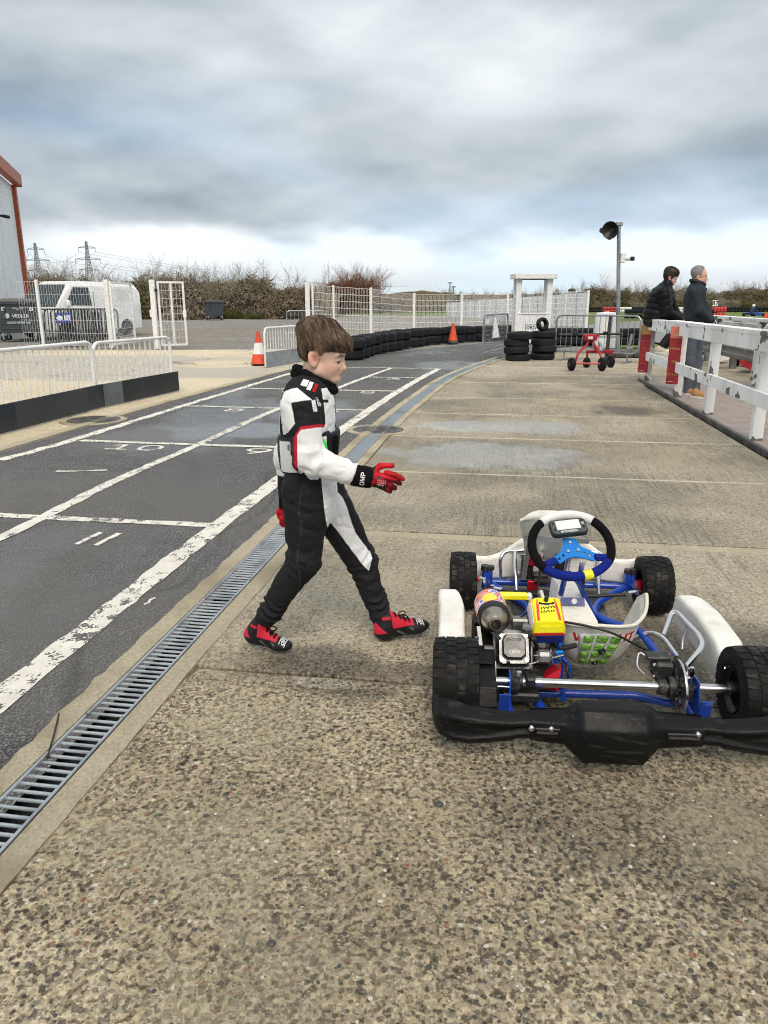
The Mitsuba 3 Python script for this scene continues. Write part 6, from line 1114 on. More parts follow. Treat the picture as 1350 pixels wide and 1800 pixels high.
# engine
en = kp('engine', cat(box((-.225, .25, .130), (.185, .20, .15), .02), box((-.262, .165, .165), (.115, .14, .105), .015, rotm(-25, 0, 0)), box((-.20, .10, .10), (.16, .10, .05), .01)), 'mat_engine', smooth=30)
fins = [box((-.262, .135 + .018 * k, .175 - .004 * k), (.130, .005, .115), 0, rotm(-25, 0, 0)) for k in range(6)]; kp('cooling_fin', cat(*fins), 'mat_alloy', en, smooth=False)
RC = np.array([-.264, .088, .212]); RM = frame([1, -.03, .04], [0, .60, .80]); RQ = lambda m: place(m, RM * .92, RC)
bs('mat_alloy_dark', worn((0.17, 0.17, 0.17), (0.12, 0.12, 0.12), 40), 0.5, metal=0.9)
fl = sbox(-.052, -.056, .052, .050).buffer(-.014).buffer(.014); rc = kp('rocker_cover', RQ(plate(fl.difference(Point(0, 0).buffer(.0)), .010, -.012)), 'mat_alloy', en, smooth=False)
o_, i_ = np.array([(-.030, .046), (.030, .046), (.042, .026), (.042, -.030), (.026, -.044), (-.026, -.044), (-.042, -.030), (-.042, .026)]), None
kp('dome', RQ(hull(np.vstack([np.column_stack([o_, np.full(8, -.002)]), np.column_stack([o_ * .96, np.full(8, .014)]), np.column_stack([o_ * .86, np.full(8, .022)])]))), 'mat_alloy_dark', rc, smooth=False)
kp('lettering', RQ(place(text('ENGINE', .0105, .002), None, (0, .024, .0215))), 'mat_engine', rc, smooth=False); kp('lettering', RQ(place(text('OHV', .0125, .003), None, (0, -.020, .0215))), 'mat_alloy', rc, smooth=False)
for a, b in ((-.043, -.046), (.043, -.046), (-.043, .041), (.043, .041)): kp('bolt', RQ(rod((a, b, -.004), (a, b, .006), .0065, 8)), 'mat_chrome', rc)
# silencer with printed wrap
EA, EB = np.array([-.332, .33, .268]), np.array([-.326, .135, .285]); ed_ = (EB - EA) / np.linalg.norm(EB - EA); EM = frame(np.cross([0, 0, 1], ed_), np.cross(ed_, np.cross([0, 0, 1], ed_))); EQ = lambda m: place(m, EM, EA); Le = np.linalg.norm(EB - EA)
def wrap_colour(p, n, uv):
    q = p - mi.Point3f(*map(float, kpt(EA))); s = q.x * float((KM @ ed_)[0]) + q.y * float((KM @ ed_)[1]) + q.z * float((KM @ ed_)[2]); a = q.x * float((KM @ EM[:, 0])[0]) + q.y * float((KM @ EM[:, 0])[1])
    w = fbm(s * 30, a * 30, 3.0, 2); f = s * 9 + a * 14 + (w - .5) * 1.6; k = f - dr.floor(f)
    c = mix((0.80, 0.10, 0.06), (0.75, 0.72, 0.74), smoothstep(.28, .31, k)); c = mix(c, mi.Color3f(0.02, 0.14, 0.55), smoothstep(.50, .52, k)); c = mix(c, mi.Color3f(0.85, 0.28, 0.03), smoothstep(.68, .70, k)); c = mix(c, mi.Color3f(0.80, 0.28, 0.33), smoothstep(.86, .88, k))
    oval = dr.sqrt(dr.square((s - .105) / .042) + dr.square((a + .010) / .026)); return mix(c, mi.Color3f(0.86, 0.70, 0.02), 1 - smoothstep(.95, 1.0, oval))
bs('mat_wrap', wrap_colour, 0.25, clearcoat=0.6)
sl = kp('silencer', EQ(lathe([(0, 0), (.040, 0), (.053, .012), (.0545, .03), (.0545, Le - .035), (.050, Le - .02)], 40)), 'mat_wrap', en, smooth=40, label='silencer in a red, blue and yellow printed wrap'); kp('end_band', EQ(lathe([(.0552, Le - .045), (.056, Le - .030), (.050, Le - .016), (.045, Le - .015)], 40)), 'mat_black', en); kp('exhaust_tip', EQ(lathe([(.046, Le - .018), (.041, Le + .004), (.030, Le + .022), (.021, Le + .030), (.0195, Le + .046), (.0175, Le + .046), (.0165, Le + .01), (0, Le + .005)], 32)), 'mat_exhaust', en); kp('exhaust_bore', EQ(lathe([(0, Le + .012), (.0168, Le + .012)], 20)), 'mat_black', en)
kp('bracket', cat(bar((-.378, .15, .255), (-.37, .10, .20), .012, .006), bar((-.30, .11, .235), (-.325, .15, .245), .03, .012), rod((-.36, .09, .205), (-.33, .09, .205), .010, 8), rod((-.385, .12, .23), (-.375, .12, .20), .007, 8)), 'mat_alloy', en, smooth=False); kp('heat_guard', cat(box((-.245, .335, .292), (.10, .03, .022), .004)), 'mat_yellow', en, smooth=False); kp('heat_guard_end', cat(box((-.303, .335, .291), (.022, .031, .023), .004), box((-.189, .335, .291), (.016, .031, .023), .004)), 'mat_sticker_white', en, smooth=False)
# airbox with printed cover
AC = np.array([-.148, .195, .262]); AM = frame([1, .04, .03], [-.03, .80, .42]); AQ = lambda m: place(m, AM * .97, AC + np.array([0, 0, .008]))
kp('airbox', AQ(hull([[sx * a, b, z] for sx in (-1, 1) for a, b, z in ((.052, -.064, -.05), (.058, -.054, -.05), (.052, .068, -.05), (.058, .058, -.05), (.052, -.0635, .004), (.058, -.054, .006), (.056, .058, .020), (.050, .066, .018), (.0535, -.052, .022), (.050, -.052, .030), (.044, -.045, .040), (.030, -.045, .0415), (.050, .050, .036), (.044, .052, .044), (.030, .056, .046), (.036, .064, .036))])), 'mat_yellow', en, smooth=25, label='yellow, red and blue printed air filter box'); ab = list(scene)[-1]
kp('skirt', AQ(hull([[sx * a, b, z] for sx in (-1, 1) for z in (-.05, -.012) for a, b in ((.053, -.0655), (.0592, -.055), (.053, .069), (.0592, .059))])), 'mat_deep_blue', ab, smooth=False)
for sx in (-1, 1): kp('printed_panel', AQ(hull([[sx * (a + o), b, z] for o in (0, .0012) for a, b, z in ((.0586, -.050, -.010), (.0560, -.050, .012), (.0500, -.040, .030), (.0505, .045, .036), (.0565, .055, .018), (.0586, .055, -.010))])), 'mat_pink_red' if sx > 0 else 'mat_sticker_white', ab, smooth=False)
def slab4(pts, mat, off=.002):
    p = np.array(pts, float); nn = np.cross(p[1] - p[0], p[2] - p[0]); nn /= np.linalg.norm(nn); m = hull(np.vstack([p, p + nn * off])); kp('printed_panel', AQ(m), mat, ab, smooth=False)
zf = lambda a, b: np.array([a, b, .040 + .004 * (b + .045) / .097 + .0005])
slab4([zf(-.031, -.041), zf(.031, -.041), zf(.026, .028), zf(-.026, .028)], 'mat_yellow'); slab4([zf(-.041, -.041), zf(-.032, -.041), zf(-.027, .028), zf(-.036, .030)], 'mat_pink_red'); slab4([zf(.032, -.041), zf(.041, -.041), zf(.036, .030), zf(.027, .028)], 'mat_pink_red'); slab4([zf(-.036, .031), zf(-.031, .031), zf(-.027, .050), zf(-.032, .050)], 'mat_pink_red'); slab4([zf(.031, .031), zf(.036, .031), zf(.032, .050), zf(.027, .050)], 'mat_pink_red'); slab4([zf(-.030, .030), zf(.030, .030), zf(.026, .050), zf(-.026, .050)], 'mat_yellow'); slab4([zf(-.018, .022) + [0, 0, .002], zf(.018, .022) + [0, 0, .002], zf(.016, .030) + [0, 0, .002], zf(-.016, .030) + [0, 0, .002]], 'mat_sticker_white')
slab4([[-.048, -.0638, .006], [.050, -.0638, .006], [.041, -.0540, .028], [-.030, -.0540, .028]], 'mat_yellow'); slab4([[-.052, -.0642, -.008], [.052, -.0642, -.008], [.052, -.0642, .003], [-.052, -.0642, .003]], 'mat_pink_red'); pass
ms = [box((-.020 + .0085 * k, .010 + .0012 * k, .0460), (.0035, .009 + .003 * (k % 2), .001), 0, rotm(0, 0, -18 + 31 * (k % 3))) for k in range(6)] + [box((-.022 + .0085 * k, -.006 + .0010 * k, .0452), (.0032, .011, .001), 0, rotm(0, 0, 20 - 37 * (k % 3))) for k in range(6)]
kp('scrawl', AQ(cat(*ms)), 'mat_black', ab, smooth=False); kp('knob', AQ(cat(rod((.0, .044, .043), (0, .044, .058), .008, 10), box((0, .044, .060), (.010, .026, .010), .004), tube([(-.026, .034, .046), (-.016, .028, .0465), (0, .026, .047), (.016, .028, .0465), (.026, .034, .046)], .004, 6))), 'mat_black', ab)
kp('carburettor', cat(box((-.205, .175, .228), (.045, .05, .05), .008), rod((-.225, .17, .245), (-.18, .15, .25), .015, 10), box((-.235, .21, .25), (.06, .04, .03), .006)), 'mat_alloy', en); kt('plug_lead', smooth_path([(-.215, .125, .225), (-.20, .105, .235), (-.185, .13, .20), (-.17, .14, .16)], 5), .007, 'mat_black', .001, 8, parent=en); kp('spark_cap', cat(rod((-.225, .12, .24), (-.205, .115, .246), .012, 10), rod((-.207, .115, .245), (-.195, .11, .228), .009, 10)), 'mat_black', en)
kp('governor_linkage', cat(rod((-.20, .08, .19), (-.13, .09, .18), .0025, 6), rod((-.19, .075, .17), (-.14, .10, .20), .0025, 6), box((-.165, .095, .18), (.05, .04, .04), .01), rod((-.215, .075, .160), (-.10, .10, .185), .003, 6)), 'mat_grey_tube', en); kp('engine_plate', hull([[-.21, .05, .09], [-.11, .075, .15], [-.12, .04, .085], [-.205, .12, .10], [-.10, .14, .14], [-.17, .045, .125]]), 'mat_hub_red', en, smooth=False)
kp('stop_lever', cat(bar((-.105, .125, .195), (-.055, .115, .215), .018, .014, .004)), 'mat_black', en, smooth=30); kp('clip', cat(rod((-.125, .115, .185), (-.100, .115, .188), .007, 10), box((-.115, .11, .165), (.018, .015, .03), .003)), 'mat_anodised', en)
for pts in ([(-.13, .10, .19), (-.08, .07, .12), (-.12, .05, .09), (-.2, .04, .09)], [(-.11, .13, .2), (-.085, .1, .16), (-.10, .06, .10)], [(-.24, .2, .26), (-.21, .24, .27), (-.18, .26, .25)]): kt('hose', smooth_path(pts, 5), .0036, 'mat_black', .001, 6, parent=en)
# chain guard
gd = plate(Polygon([(.36, .055), (.36, .19), (.32, .228), (.24, .236), (.18, .215), (.06, .205), (-.015, .185), (-.07, .150), (-.098, .10), (-.10, .05)]).buffer(-.012).buffer(.012), .058); M = np.stack([[0, 1, 0], [0, 0, 1], [1, 0, 0]], 1); gdk = kp('chain_guard', place(gd, M, (-.388, 0, 0)), 'mat_bumper', smooth=35)
kp('top_ridge', box((-.359, .02, .2055), (.050, .05, .012), .005, rotm(22, 0, 0)), 'mat_bumper', gdk, smooth=30); kp('top_ridge', box((-.355, .27, .240), (.062, .13, .010), .004), 'mat_bumper', gdk, smooth=30); kp('guard_plate', place(plate(Polygon([(.17, .075), (.17, .20), (.03, .19), (-.02, .12), (0, .075)]), .003), M, (-.3285, 0, 0)), 'mat_tray', gdk, smooth=False)
kp('engine_mount', cat(box((-.245, .03, .085), (.12, .09, .03), .006), box((-.22, -.01, .150), (.03, .05, .03), .005), rod((-.245, .0, .165), (-.245, .0, .182), .008, 8), rod((-.215, .01, .165), (-.215, .01, .178), .007, 8)), 'mat_engine')

# ------------------------------------------------------------------ people
VC = {'type': 'mesh_attribute', 'name': 'vertex_color'}
def cloth(key, rough, sheen=0.0, sc=260, amp=0.0012):
    scene[key] = {'type': 'twosided', 'bsdf': {'type': 'bumpmap', 'arbitrary': proc(lambda p, n, uv: amp * fbm(p.x * sc, p.y * sc, p.z * sc, 2) + 0.004 * fbm(p.x * 24, p.y * 24, p.z * 24, 3), 0.001), 'scale': 1.0,
                  'bsdf': {'type': 'principled', 'base_color': VC, 'roughness': rough, 'sheen': sheen, 'specular': 0.22}}}
cloth('mat_cloth', 0.72, 0.0); cloth('mat_leather', 0.5, 0.0)
scene['mat_skin'] = {'type': 'twosided', 'bsdf': {'type': 'principled', 'base_color': VC, 'roughness': 0.46, 'specular': 0.4, 'sheen': 0.1}}
def coloured(mesh, colour, rounds=2):
    """vertex colours by region; faces across a border are split so that the border is crisp"""
    v, f = np.array(mesh.vertices), np.array(mesh.faces)
    for _ in range(rounds):
        c = colour(v); d = np.abs(c[f] - c[f].mean(1, keepdims=True)).max((1, 2)); idx = np.nonzero(d > .03)[0]
        if not len(idx): break
        v, f = trimesh.remesh.subdivide(v, f, face_index=idx)
    return mk(v, f), colour(v)
def cobj(name, mesh, colour, mat, parent, rounds=2, **kw):
    m, c = coloured(mesh, colour, rounds); return obj(name, m, mat, parent, smooth=True, color=c, **kw)
def paint(n, base): return np.tile(np.asarray(base, float), (n, 1))
# a head about its ear canal, the face along +x, in metres; measured for the boy, scaled and turned for the men
def head_sdf(q, age=0.0):
    m = q * [1, 1, 1]; m[:, 1] = np.abs(m[:, 1])
    d = ell_sdf(m, (.008, 0, .052), (.081, .069, .088)); d = smin(d, ell_sdf(m, (.046, 0, .030), (.048, .060, .050)), .03)
    d = smin(d, ell_sdf(m, (.042, 0, -.022), (.049, .046, .062)), .03); d = smin(d, cone_sdf(m, (.010, .046, -.044), (.058, .010, -.070), .020, .019), .025); d = smin(d, ell_sdf(m, (.0645, 0, -.0740), (.0165, .019, .0155)), .02)
    d = smin(d, ell_sdf(m, (.050, .032, -.028), (.030, .022, .026)), .02); d = smin(d, ell_sdf(m, (.079, .022, .013), (.015, .026, .010)), .016)
    d = smax(d, -(np.linalg.norm(m - [.101, .031, -.002], axis=1) - .0185), .014)
    d = smin(d, np.linalg.norm(m - [.0735, .031, -.004], axis=1) - .0145, .004)
    d = smin(d, cone_sdf(m, (.085, 0, .002), (.0935, 0, -.031), .0075, .0108 + .002 * age), .010); d = smin(d, np.linalg.norm(m - [.0985, 0, -.0335], axis=1) - .0085, .006); d = smin(d, np.linalg.norm(m - [.0855, .0105, -.037], axis=1) - .0078, .006)
    d = smin(d, ell_sdf(m, (.0785, 0, -.0535), (.0115, .019, .0065)), .006); d = smin(d, ell_sdf(m, (.0765, 0, -.0635), (.0105, .016, .0062)), .005); d = smax(d, -ell_sdf(m, (.088, 0, -.0590), (.013, .017, .0015)), .003)
    d = smin(d, cone_sdf(m, (-.016, 0, -.040), (-.040, 0, -.150), .045 + .010 * age, .048 + .012 * age), .03)
    if age: d = smin(d, ell_sdf(m, (.050, 0, -.066), (.024, .034, .022)), .02)
    R = rotm(0, -14, 0) @ rotm(0, 0, -18); e = ell_sdf(m, (-.003, .071, .002), (.0185, .0075, .030), R); e = smin(e, ell_sdf(m, (-.001, .070, -.020), (.010, .007, .012), R), .008); e = smax(e, -ell_sdf(m, (.003, .080, .004), (.0105, .0085, .018), R), .003)
    return smin(d, e, .006)
def skin_colour(q, tone, lip):
    m = q.copy(); m[:, 1] = np.abs(m[:, 1]); c = paint(len(q), tone); n = meshkit.fbm(q * 40, 3, 2)[:, None]; c *= .94 + .12 * n
    def blend(mask, col): c[:] = c * (1 - mask[:, None]) + np.asarray(col) * mask[:, None]
    g = lambda p, r: np.exp(-((m - p) ** 2 / np.asarray(r) ** 2).sum(1))
    blend(.45 * g([.060, .045, -.030], [.03, .03, .022]), np.array(tone) * [1.05, .72, .68]); blend(.55 * g([0, .075, .0], [.022, .02, .034]), np.array(tone) * [1.05, .62, .55]); blend(np.clip(1.25 * g([.005, .078, .004], [.0085, .02, .014]), 0, .92), np.array(tone) * [.50, .27, .22]); blend(.4 * g([.103, 0, -.034], [.012, .014, .012]), np.array(tone) * [1.05, .7, .65])
    blend(np.clip(1.5 * g([.083, 0, -.0545], [.015, .021, .0046]) + 1.5 * g([.080, 0, -.0630], [.015, .018, .0046]), 0, .9), lip); blend(.8 * g([.085, 0, -.0585], [.014, .020, .0015]), np.array(lip) * .4)
    blend(np.clip(1.3 * g([.088, .029, .0125], [.022, .022, .0045]), 0, .8), np.array(tone) * .20); blend(np.clip(1.5 * g([.088, .033, -.0085], [.022, .016, .0032]), 0, .9), np.array(tone) * .08); blend(.35 * g([.088, .031, -.002], [.02, .016, .009]), np.array(tone) * [.8, .62, .58])
    return c
def hair_piece(keep, grow, seed, crown=(-.035, 0, .15), amp=.004):
    def f(q):
        d = ell_sdf(q, (.009, 0, .052), (.083 + grow, .071 + grow * .9, .090 + grow)); d = np.minimum(d, d) 
        for c, r in keep['bulges']: d = smin(d, ell_sdf(q, c, r), .02)
        r_ = q - np.asarray(crown); phi = np.arctan2(r_[:, 1], r_[:, 0]); rad = np.linalg.norm(r_, axis=1); w = meshkit.fbm(np.stack([np.cos(phi) * 5 + 0 * rad, np.sin(phi) * 5, rad * 7], 1), 2, seed)
        st = meshkit.fbm(np.stack([np.cos(phi + (w - .5) * .5) * 17, np.sin(phi + (w - .5) * .5) * 17, rad * 10], 1), 3, seed + 3)
        d = d - amp * 1.2 * (st - .5) - .003 * (w - .5)
        return smax(d, -(q[:, 2] - np.interp(q[:, 0], *keep['line']) - .010 * (meshkit.noise(q * [160, 160, 0], seed) - .5)) * .8, .004)
    return f
bs('mat_hair_brown', lambda p, n, uv: mix((0.070, 0.043, 0.029), (0.23, 0.152, 0.105), smoothstep(0.30, 0.75, fbm(p.x * 150 + p.z * 60, p.y * 60, p.z * 22, 3))), 0.5, spec=0.4, sheen=0.3)
bs('mat_hair_dark', lambda p, n, uv: mix((0.016, 0.011, 0.008), (0.050, 0.033, 0.024), fbm(p.x * 90, p.y * 90, p.z * 90, 3)), 0.5, spec=0.4); bs('mat_hair_grey', lambda p, n, uv: mix((0.10, 0.09, 0.085), (0.30, 0.28, 0.27), fbm(p.x * 120, p.y * 120, p.z * 120, 3)), 0.6)
def strands(f, n, L, seed, lo, hi, crown, w=.0011, lift=.25, drop=.55):
    """locks that start on the hair's surface and run from the crown outward and down"""
    r = np.random.RandomState(seed); P = r.uniform(lo, hi, (n * 14, 3)); d = f(P); P = P[np.abs(d) < .010]; P = P[:n]; e = 1e-3
    grad = lambda p: np.stack([f(p + np.eye(3)[k] * e) - f(p - np.eye(3)[k] * e) for k in range(3)], 1)
    for _ in range(2): g = grad(P); g /= np.linalg.norm(g, axis=1, keepdims=True) + 1e-9; P = P - g * f(P)[:, None]
    ln = r.uniform(.5, 1.1, len(P)) * L; pts = [P]; 
    for k in range(4):
        g = grad(pts[-1]); g /= np.linalg.norm(g, axis=1, keepdims=True) + 1e-9; t = pts[-1] - np.asarray(crown); t[:, 2] -= .02; t = t + [0.02, 0, -drop * .05] + r.normal(0, .006, t.shape); t -= g * (t * g).sum(1, keepdims=True); t /= np.linalg.norm(t, axis=1, keepdims=True) + 1e-9
        pts.append(pts[-1] + t * (ln / 4)[:, None] + g * (lift * ln / 4 * (.5 - k * .22))[:, None])
    Q = np.stack(pts, 1); V, F = [], []; g = grad(P); g /= np.linalg.norm(g, axis=1, keepdims=True) + 1e-9; t = Q[:, 1] - Q[:, 0]; s = np.cross(t, g); s /= np.linalg.norm(s, axis=1, keepdims=True) + 1e-9
    W = np.array([.8, 1, .9, .6, .15]) * w; A = Q - s[:, None] * W[None, :, None]; B = Q + s[:, None] * W[None, :, None]; C = Q + g[:, None] * (W * 1.2)[None, :, None]
    V = np.stack([A, B, C], 2).reshape(-1, 3); b = np.arange(len(P))[:, None] * 15; Fs = []
    for k in range(4):
        o = k * 3
        for i, j in ((0, 2), (2, 1), (1, 0)): Fs += [b + np.array([[o + i, o + j, o + 3 + j]]), b + np.array([[o + i, o + 3 + j, o + 3 + i]])]
    return mk(V, np.vstack(Fs))
def capsule_set(p, bones, k):
    d = None
    for a, b, ra, rb in bones: e = cone_sdf(p, a, b, ra, rb); d = e if d is None else smin(d, e, k)
    return d
def along(p, a, b):
    a, b = np.asarray(a, float), np.asarray(b, float); L = np.linalg.norm(b - a); u = (b - a) / L; s = (p - a) @ u; return s / L, p - a - s[:, None] * u
# ---- the boy
boy = thing('person', 'boy in a black and white race suit with red gloves walking past the drain', 'person')
WHITE, BLACK, RED, CHAR = (.78, .78, .79), (.0125, .0125, .0145), (.50, .012, .030), (.030, .030, .034)
EAR = D(561, 629, 2.68); HS = .945; HM = rotm(0, 0, -11) @ rotm(0, 2, 0)
Hq = lambda m: place(m, HM * HS, EAR)
shR, elR, wrR = D(527, 714, 2.535), D(543, 806, 2.50), D(626, 837, 2.49); shL, elL, wrL = D(545, 712, 2.80), D(507, 800, 2.86), D(508, 876, 2.86)
hpR, knR, anR = D(540, 862, 2.61), D(534, 985, 2.585), D(469, 1082, 2.60); hpL, knL, anL = D(566, 862, 2.74), D(634, 985, 2.75), D(671, 1086, 2.72)
chest, belly, pelv = D(543, 715, 2.668), D(545, 800, 2.670), D(552, 862, 2.675); neck = D(552, 672, 2.678)
def suit_sdf(p):
    d = ell_sdf(p, D(541, 742, 2.667), (.099, .134, .165), rotm(0, 5, 0)); d = smin(d, cone_sdf(p, D(536, 700, 2.61), D(546, 700, 2.73), .072, .072), .05); d = smin(d, ell_sdf(p, D(548, 830, 2.672), (.087, .120, .135), rotm(0, 3, 0)), .06); d = smin(d, ell_sdf(p, D(550, 880, 2.675), (.088, .130, .10)), .05)
    d = smin(d, cone_sdf(p, D(548, 690, 2.675), D(551, 672, 2.678), .062, .056), .03)
    legR = smin(cone_sdf(p, hpR, knR, .093, .060), cone_sdf(p, knR, anR, .059, .043), .03); legL = smin(cone_sdf(p, hpL, knL, .090, .059), cone_sdf(p, knL, anL, .057, .041), .03)
    d = smin(d, smin(legR, legL, .012), .04)
    armR = smin(cone_sdf(p, shR, elR, .067, .051), cone_sdf(p, elR, wrR, .051, .039), .03); armL = smin(cone_sdf(p, shL, elL, .068, .054), cone_sdf(p, elL, wrL, .052, .040), .03)
    d = smin(d, smin(armR, armL, .02), .028)
    # cloth: folds that gather at elbow, knee and ankle, and a general unevenness
    fold = np.zeros(len(p))
    for a, b, s0, w, am, fr in ((hpR, knR, .95, .22, .0055, 50), (knR, anR, .12, .22, .006, 55), (knR, anR, .86, .22, .0075, 62), (hpL, knL, .95, .2, .005, 50), (knL, anL, .14, .2, .006, 55), (knL, anL, .84, .26, .0085, 60), (shR, elR, .98, .25, .006, 48), (elR, wrR, .12, .25, .006, 48), (elR, wrR, .85, .2, .004, 60), (hpR, knR, .10, .2, .004, 36), (hpL, knL, .10, .2, .004, 36)):
        s, e = along(p, a, b); L = np.linalg.norm(b - a); wv = meshkit.fbm(p * 9, 2, 6) - .5; ax = (b - a) / L; e1 = np.cross(ax, [0, 1.0, 0]); e1 /= np.linalg.norm(e1); ang = np.arctan2(e @ e1, e[:, 1]); gate = np.clip(meshkit.noise(p * 14, 8) * 1.8 - .35, 0, 1.2); near = np.exp(-((s - s0) / w) ** 2) * np.exp(-(np.linalg.norm(e, axis=1) / .10) ** 4); fold += 1.75 * am * near * gate * (1 - 2 * np.abs(np.sin(s * L * fr * 1.15 + 7 * wv + 1.5 * np.sin(ang + 1) + .9 * np.sin(2 * ang))) ** .7)
    cr = np.abs(meshkit.fbm(p * [15, 15, 11], 3, 14) - .5); cr2 = np.abs(meshkit.fbm(p * [26, 26, 20], 2, 15) - .5)
    d = d - fold - .009 * (meshkit.fbm(p * 13, 3, 4) - .5) + .0055 * np.clip(1 - cr / .07, 0, 1) ** 1.5 + .0030 * np.clip(1 - cr2 / .08, 0, 1) ** 1.5 - .0022
    for a, b in ((elR, wrR), (elL, wrL)):
        u = (b - a) / np.linalg.norm(b - a); d = np.where(np.linalg.norm(p - b, axis=1) < .11, smax(d, (p - b) @ u + .004, .010), d)
    return d
lo, hi = np.array([-.64, 2.36, .02]), np.array([.14, 2.98, 1.10])
suit = surface_nets(lambda p: np.maximum(suit_sdf(p), -np.minimum(np.linalg.norm(p - wrR, axis=1) - .001, 9) * 0 - 9), lo, hi, .0058)
vest_up = np.array([-.10, 0, 1.0]); vest_up /= np.linalg.norm(vest_up)
def suit_colour(p):
    c = paint(len(p), BLACK); put = lambda m, col: c.__setitem__(m, col)
    sR, eR = along(p, shR, elR); s2, e2 = along(p, elR, wrR); sL, eL = along(p, shL, elL); s3, e3 = along(p, elL, wrL); t1, g1 = along(p, hpR, knR); t2, g2 = along(p, knR, anR); u1, h1 = along(p, hpL, knL); u2, h2 = along(p, knL, anL)
    dist = lambda e, s, lo_, hi_: np.linalg.norm(e, axis=1) + 9 * np.maximum(0, np.maximum(lo_ - s, s - hi_))
    arm = np.minimum(dist(eR, sR, -.35, 1.15), dist(e2, s2, -.1, 1.3)); armL_ = np.minimum(dist(eL, sL, -.35, 1.15), dist(e3, s3, -.1, 1.3)); legs = np.minimum(np.minimum(dist(g1, t1, -.1, 1.1), dist(g2, t2, -.1, 1.3)), np.minimum(dist(h1, u1, -.1, 1.1), dist(h2, u2, -.1, 1.3)))
    X, Y_, Z_ = p.T; tor = (Z_ > pelv[2] + .02); on_arm = (arm < .085) & tor; on_armL = (armL_ < .085) & tor & (Y_ > 2.76); on_leg = Z_ < pelv[2] - .02
    # trunk: white front and back panels with dark sides
    front = X - (-.222 + .10 * (1.02 - Z_)); trunk = tor & ~on_arm & ~on_armL
    put(trunk & (front > 0) & (Z_ < 1.01), WHITE); put(trunk & (X < -.372) & (Z_ < .965) & (Z_ > .82), WHITE); put(trunk & (Z_ < .70) & (X < -.175), BLACK)
    put(trunk & (np.abs(Y_ - 2.675) < .012) & (X > -.22), CHAR)
    # the yoke band round each armhole, sleeves
    for sg, (s, e, m) in ((1, (sR, eR, (arm < .11) & tor & (Y_ < 2.60))), (-1, (sL, eL, (armL_ < .11) & tor & (Y_ > 2.74)))):
        out = -e[:, 1] * sg; put(m & (s > -.33) & (s < -.06) & (out > -.045) & (e[:, 0] < .026 + .16 * (s + .2)), WHITE); put(m & (s > -.06) & (s < .0), BLACK)
        put(m & (s > -.10) & (s < .46 - 4.5 * np.maximum(0, e[:, 0] + .050)) & (e[:, 0] < -.020), WHITE); put(m & (s > -.05) & (s < .16) & (e[:, 0] > .046) & (e[:, 0] < .058), WHITE)
    f = eR[:, 0] + .18 * (sR - .5); band = on_arm & (sR > .42) & (s2 < .04)
    put(on_arm & (sR > .40) & (f > -.022), RED); put(on_arm & (sR > .46) & (f > -.012), WHITE); put(on_arm & (s2 > .05), WHITE); zone = on_arm & (sR > .55) & (s2 < .42); put(zone & (X < elR[0] - .034 + .10 * np.clip(s2, 0, 1)), RED); put(zone & (X < elR[0] - .046 + .10 * np.clip(s2, 0, 1)) & (s2 < .16), CHAR)
    put(on_armL & (sL > .46), WHITE)
    # trousers: a white panel down the front of each thigh
    nearR = np.minimum(dist(g1, t1, -.4, 1.0), dist(g2, t2, 0, 1.2)) < np.minimum(dist(h1, u1, -.4, 1.0), dist(h2, u2, 0, 1.2))
    low = Z_ < .70
    put(low & nearR & (X > hpR[0] + .062 + .02 * t1) & (t1 < .62) & (t1 > -.4), WHITE); put(low & ~nearR & (h1[:, 0] > -.024 + .034 * np.clip(u1, 0, 1) - .05 * np.clip(.35 - u1, 0, 1)) & (h1[:, 0] < .056 - .014 * u1 + .006 * np.sin(u1 * 8)) & (u1 < 1.0), WHITE)
    kn = low & ~nearR & (u1 > .9) & (u2 < .16) & (h2[:, 0] > .004 + .10 * np.clip(u2, 0, 1)) & (h2[:, 0] < .046 - .16 * np.clip(u2, 0, 1)); put(kn, WHITE)
    seam = low & nearR & (np.abs(g1[:, 0] + .012 + .006 * np.sin(t1 * 9)) < .0022) & (Y_ < 2.60); put(seam, CHAR)
    return c
cobj('race_suit', suit, suit_colour, 'mat_cloth', boy, rounds=2, label='black and white race suit with red piping')
# body beneath, with the head
def body_sdf(p):
    d = head_sdf((p - EAR) @ HM / HS) * HS; d = smin(d, cone_sdf(p, D(547, 690, 2.675), D(548, 840, 2.675), .05, .06), .03)
    for a, b, r0, r1 in ((shR, elR, .03, .028), (elR, wrR, .028, .024), (shL, elL, .03, .028), (elL, wrL, .028, .024), (hpR, knR, .045, .035), (knR, anR, .035, .028), (hpL, knL, .045, .035), (knL, anL, .035, .028)): d = smin(d, cone_sdf(p, a, b, r0, r1), .02)
    return d
low_body = surface_nets(lambda p: np.where(p[:, 2] > EAR[2] - .135, 1.0, 0) * 0 + body_sdf(p), (-.62, 2.4, .03), (.1, 2.98, EAR[2] - .10), .011)
head = surface_nets(lambda p: smax(head_sdf((p - EAR) @ HM / HS) * HS, (EAR[2] - .16 - p[:, 2]), .004), EAR - [.10, .11, .165], EAR + [.13, .11, .16], .0026)
TONE = (.68, .465, .365)
bk_ = cobj('body', cat(head, low_body), lambda v: skin_colour((v - EAR) @ HM / HS, TONE, (.46, .17, .15)), 'mat_skin', boy, rounds=0)
keep = {'bulges': [((.074, 0, .062), (.047, .064, .041)), ((-.028, 0, .104), (.056, .060, .047))], 'line': ([-.10, -.062, -.040, -.030, -.022, .012, .020, .028, .040, .070, .10, .13], [-.004, -.010, -.018, -.010, .030, .034, .016, .016, .026, .026, .022, .021])}
hf = hair_piece(keep, .008, 4); hair = surface_nets(hf, (-.11, -.10, -.04), (.14, .10, .18), .0026)
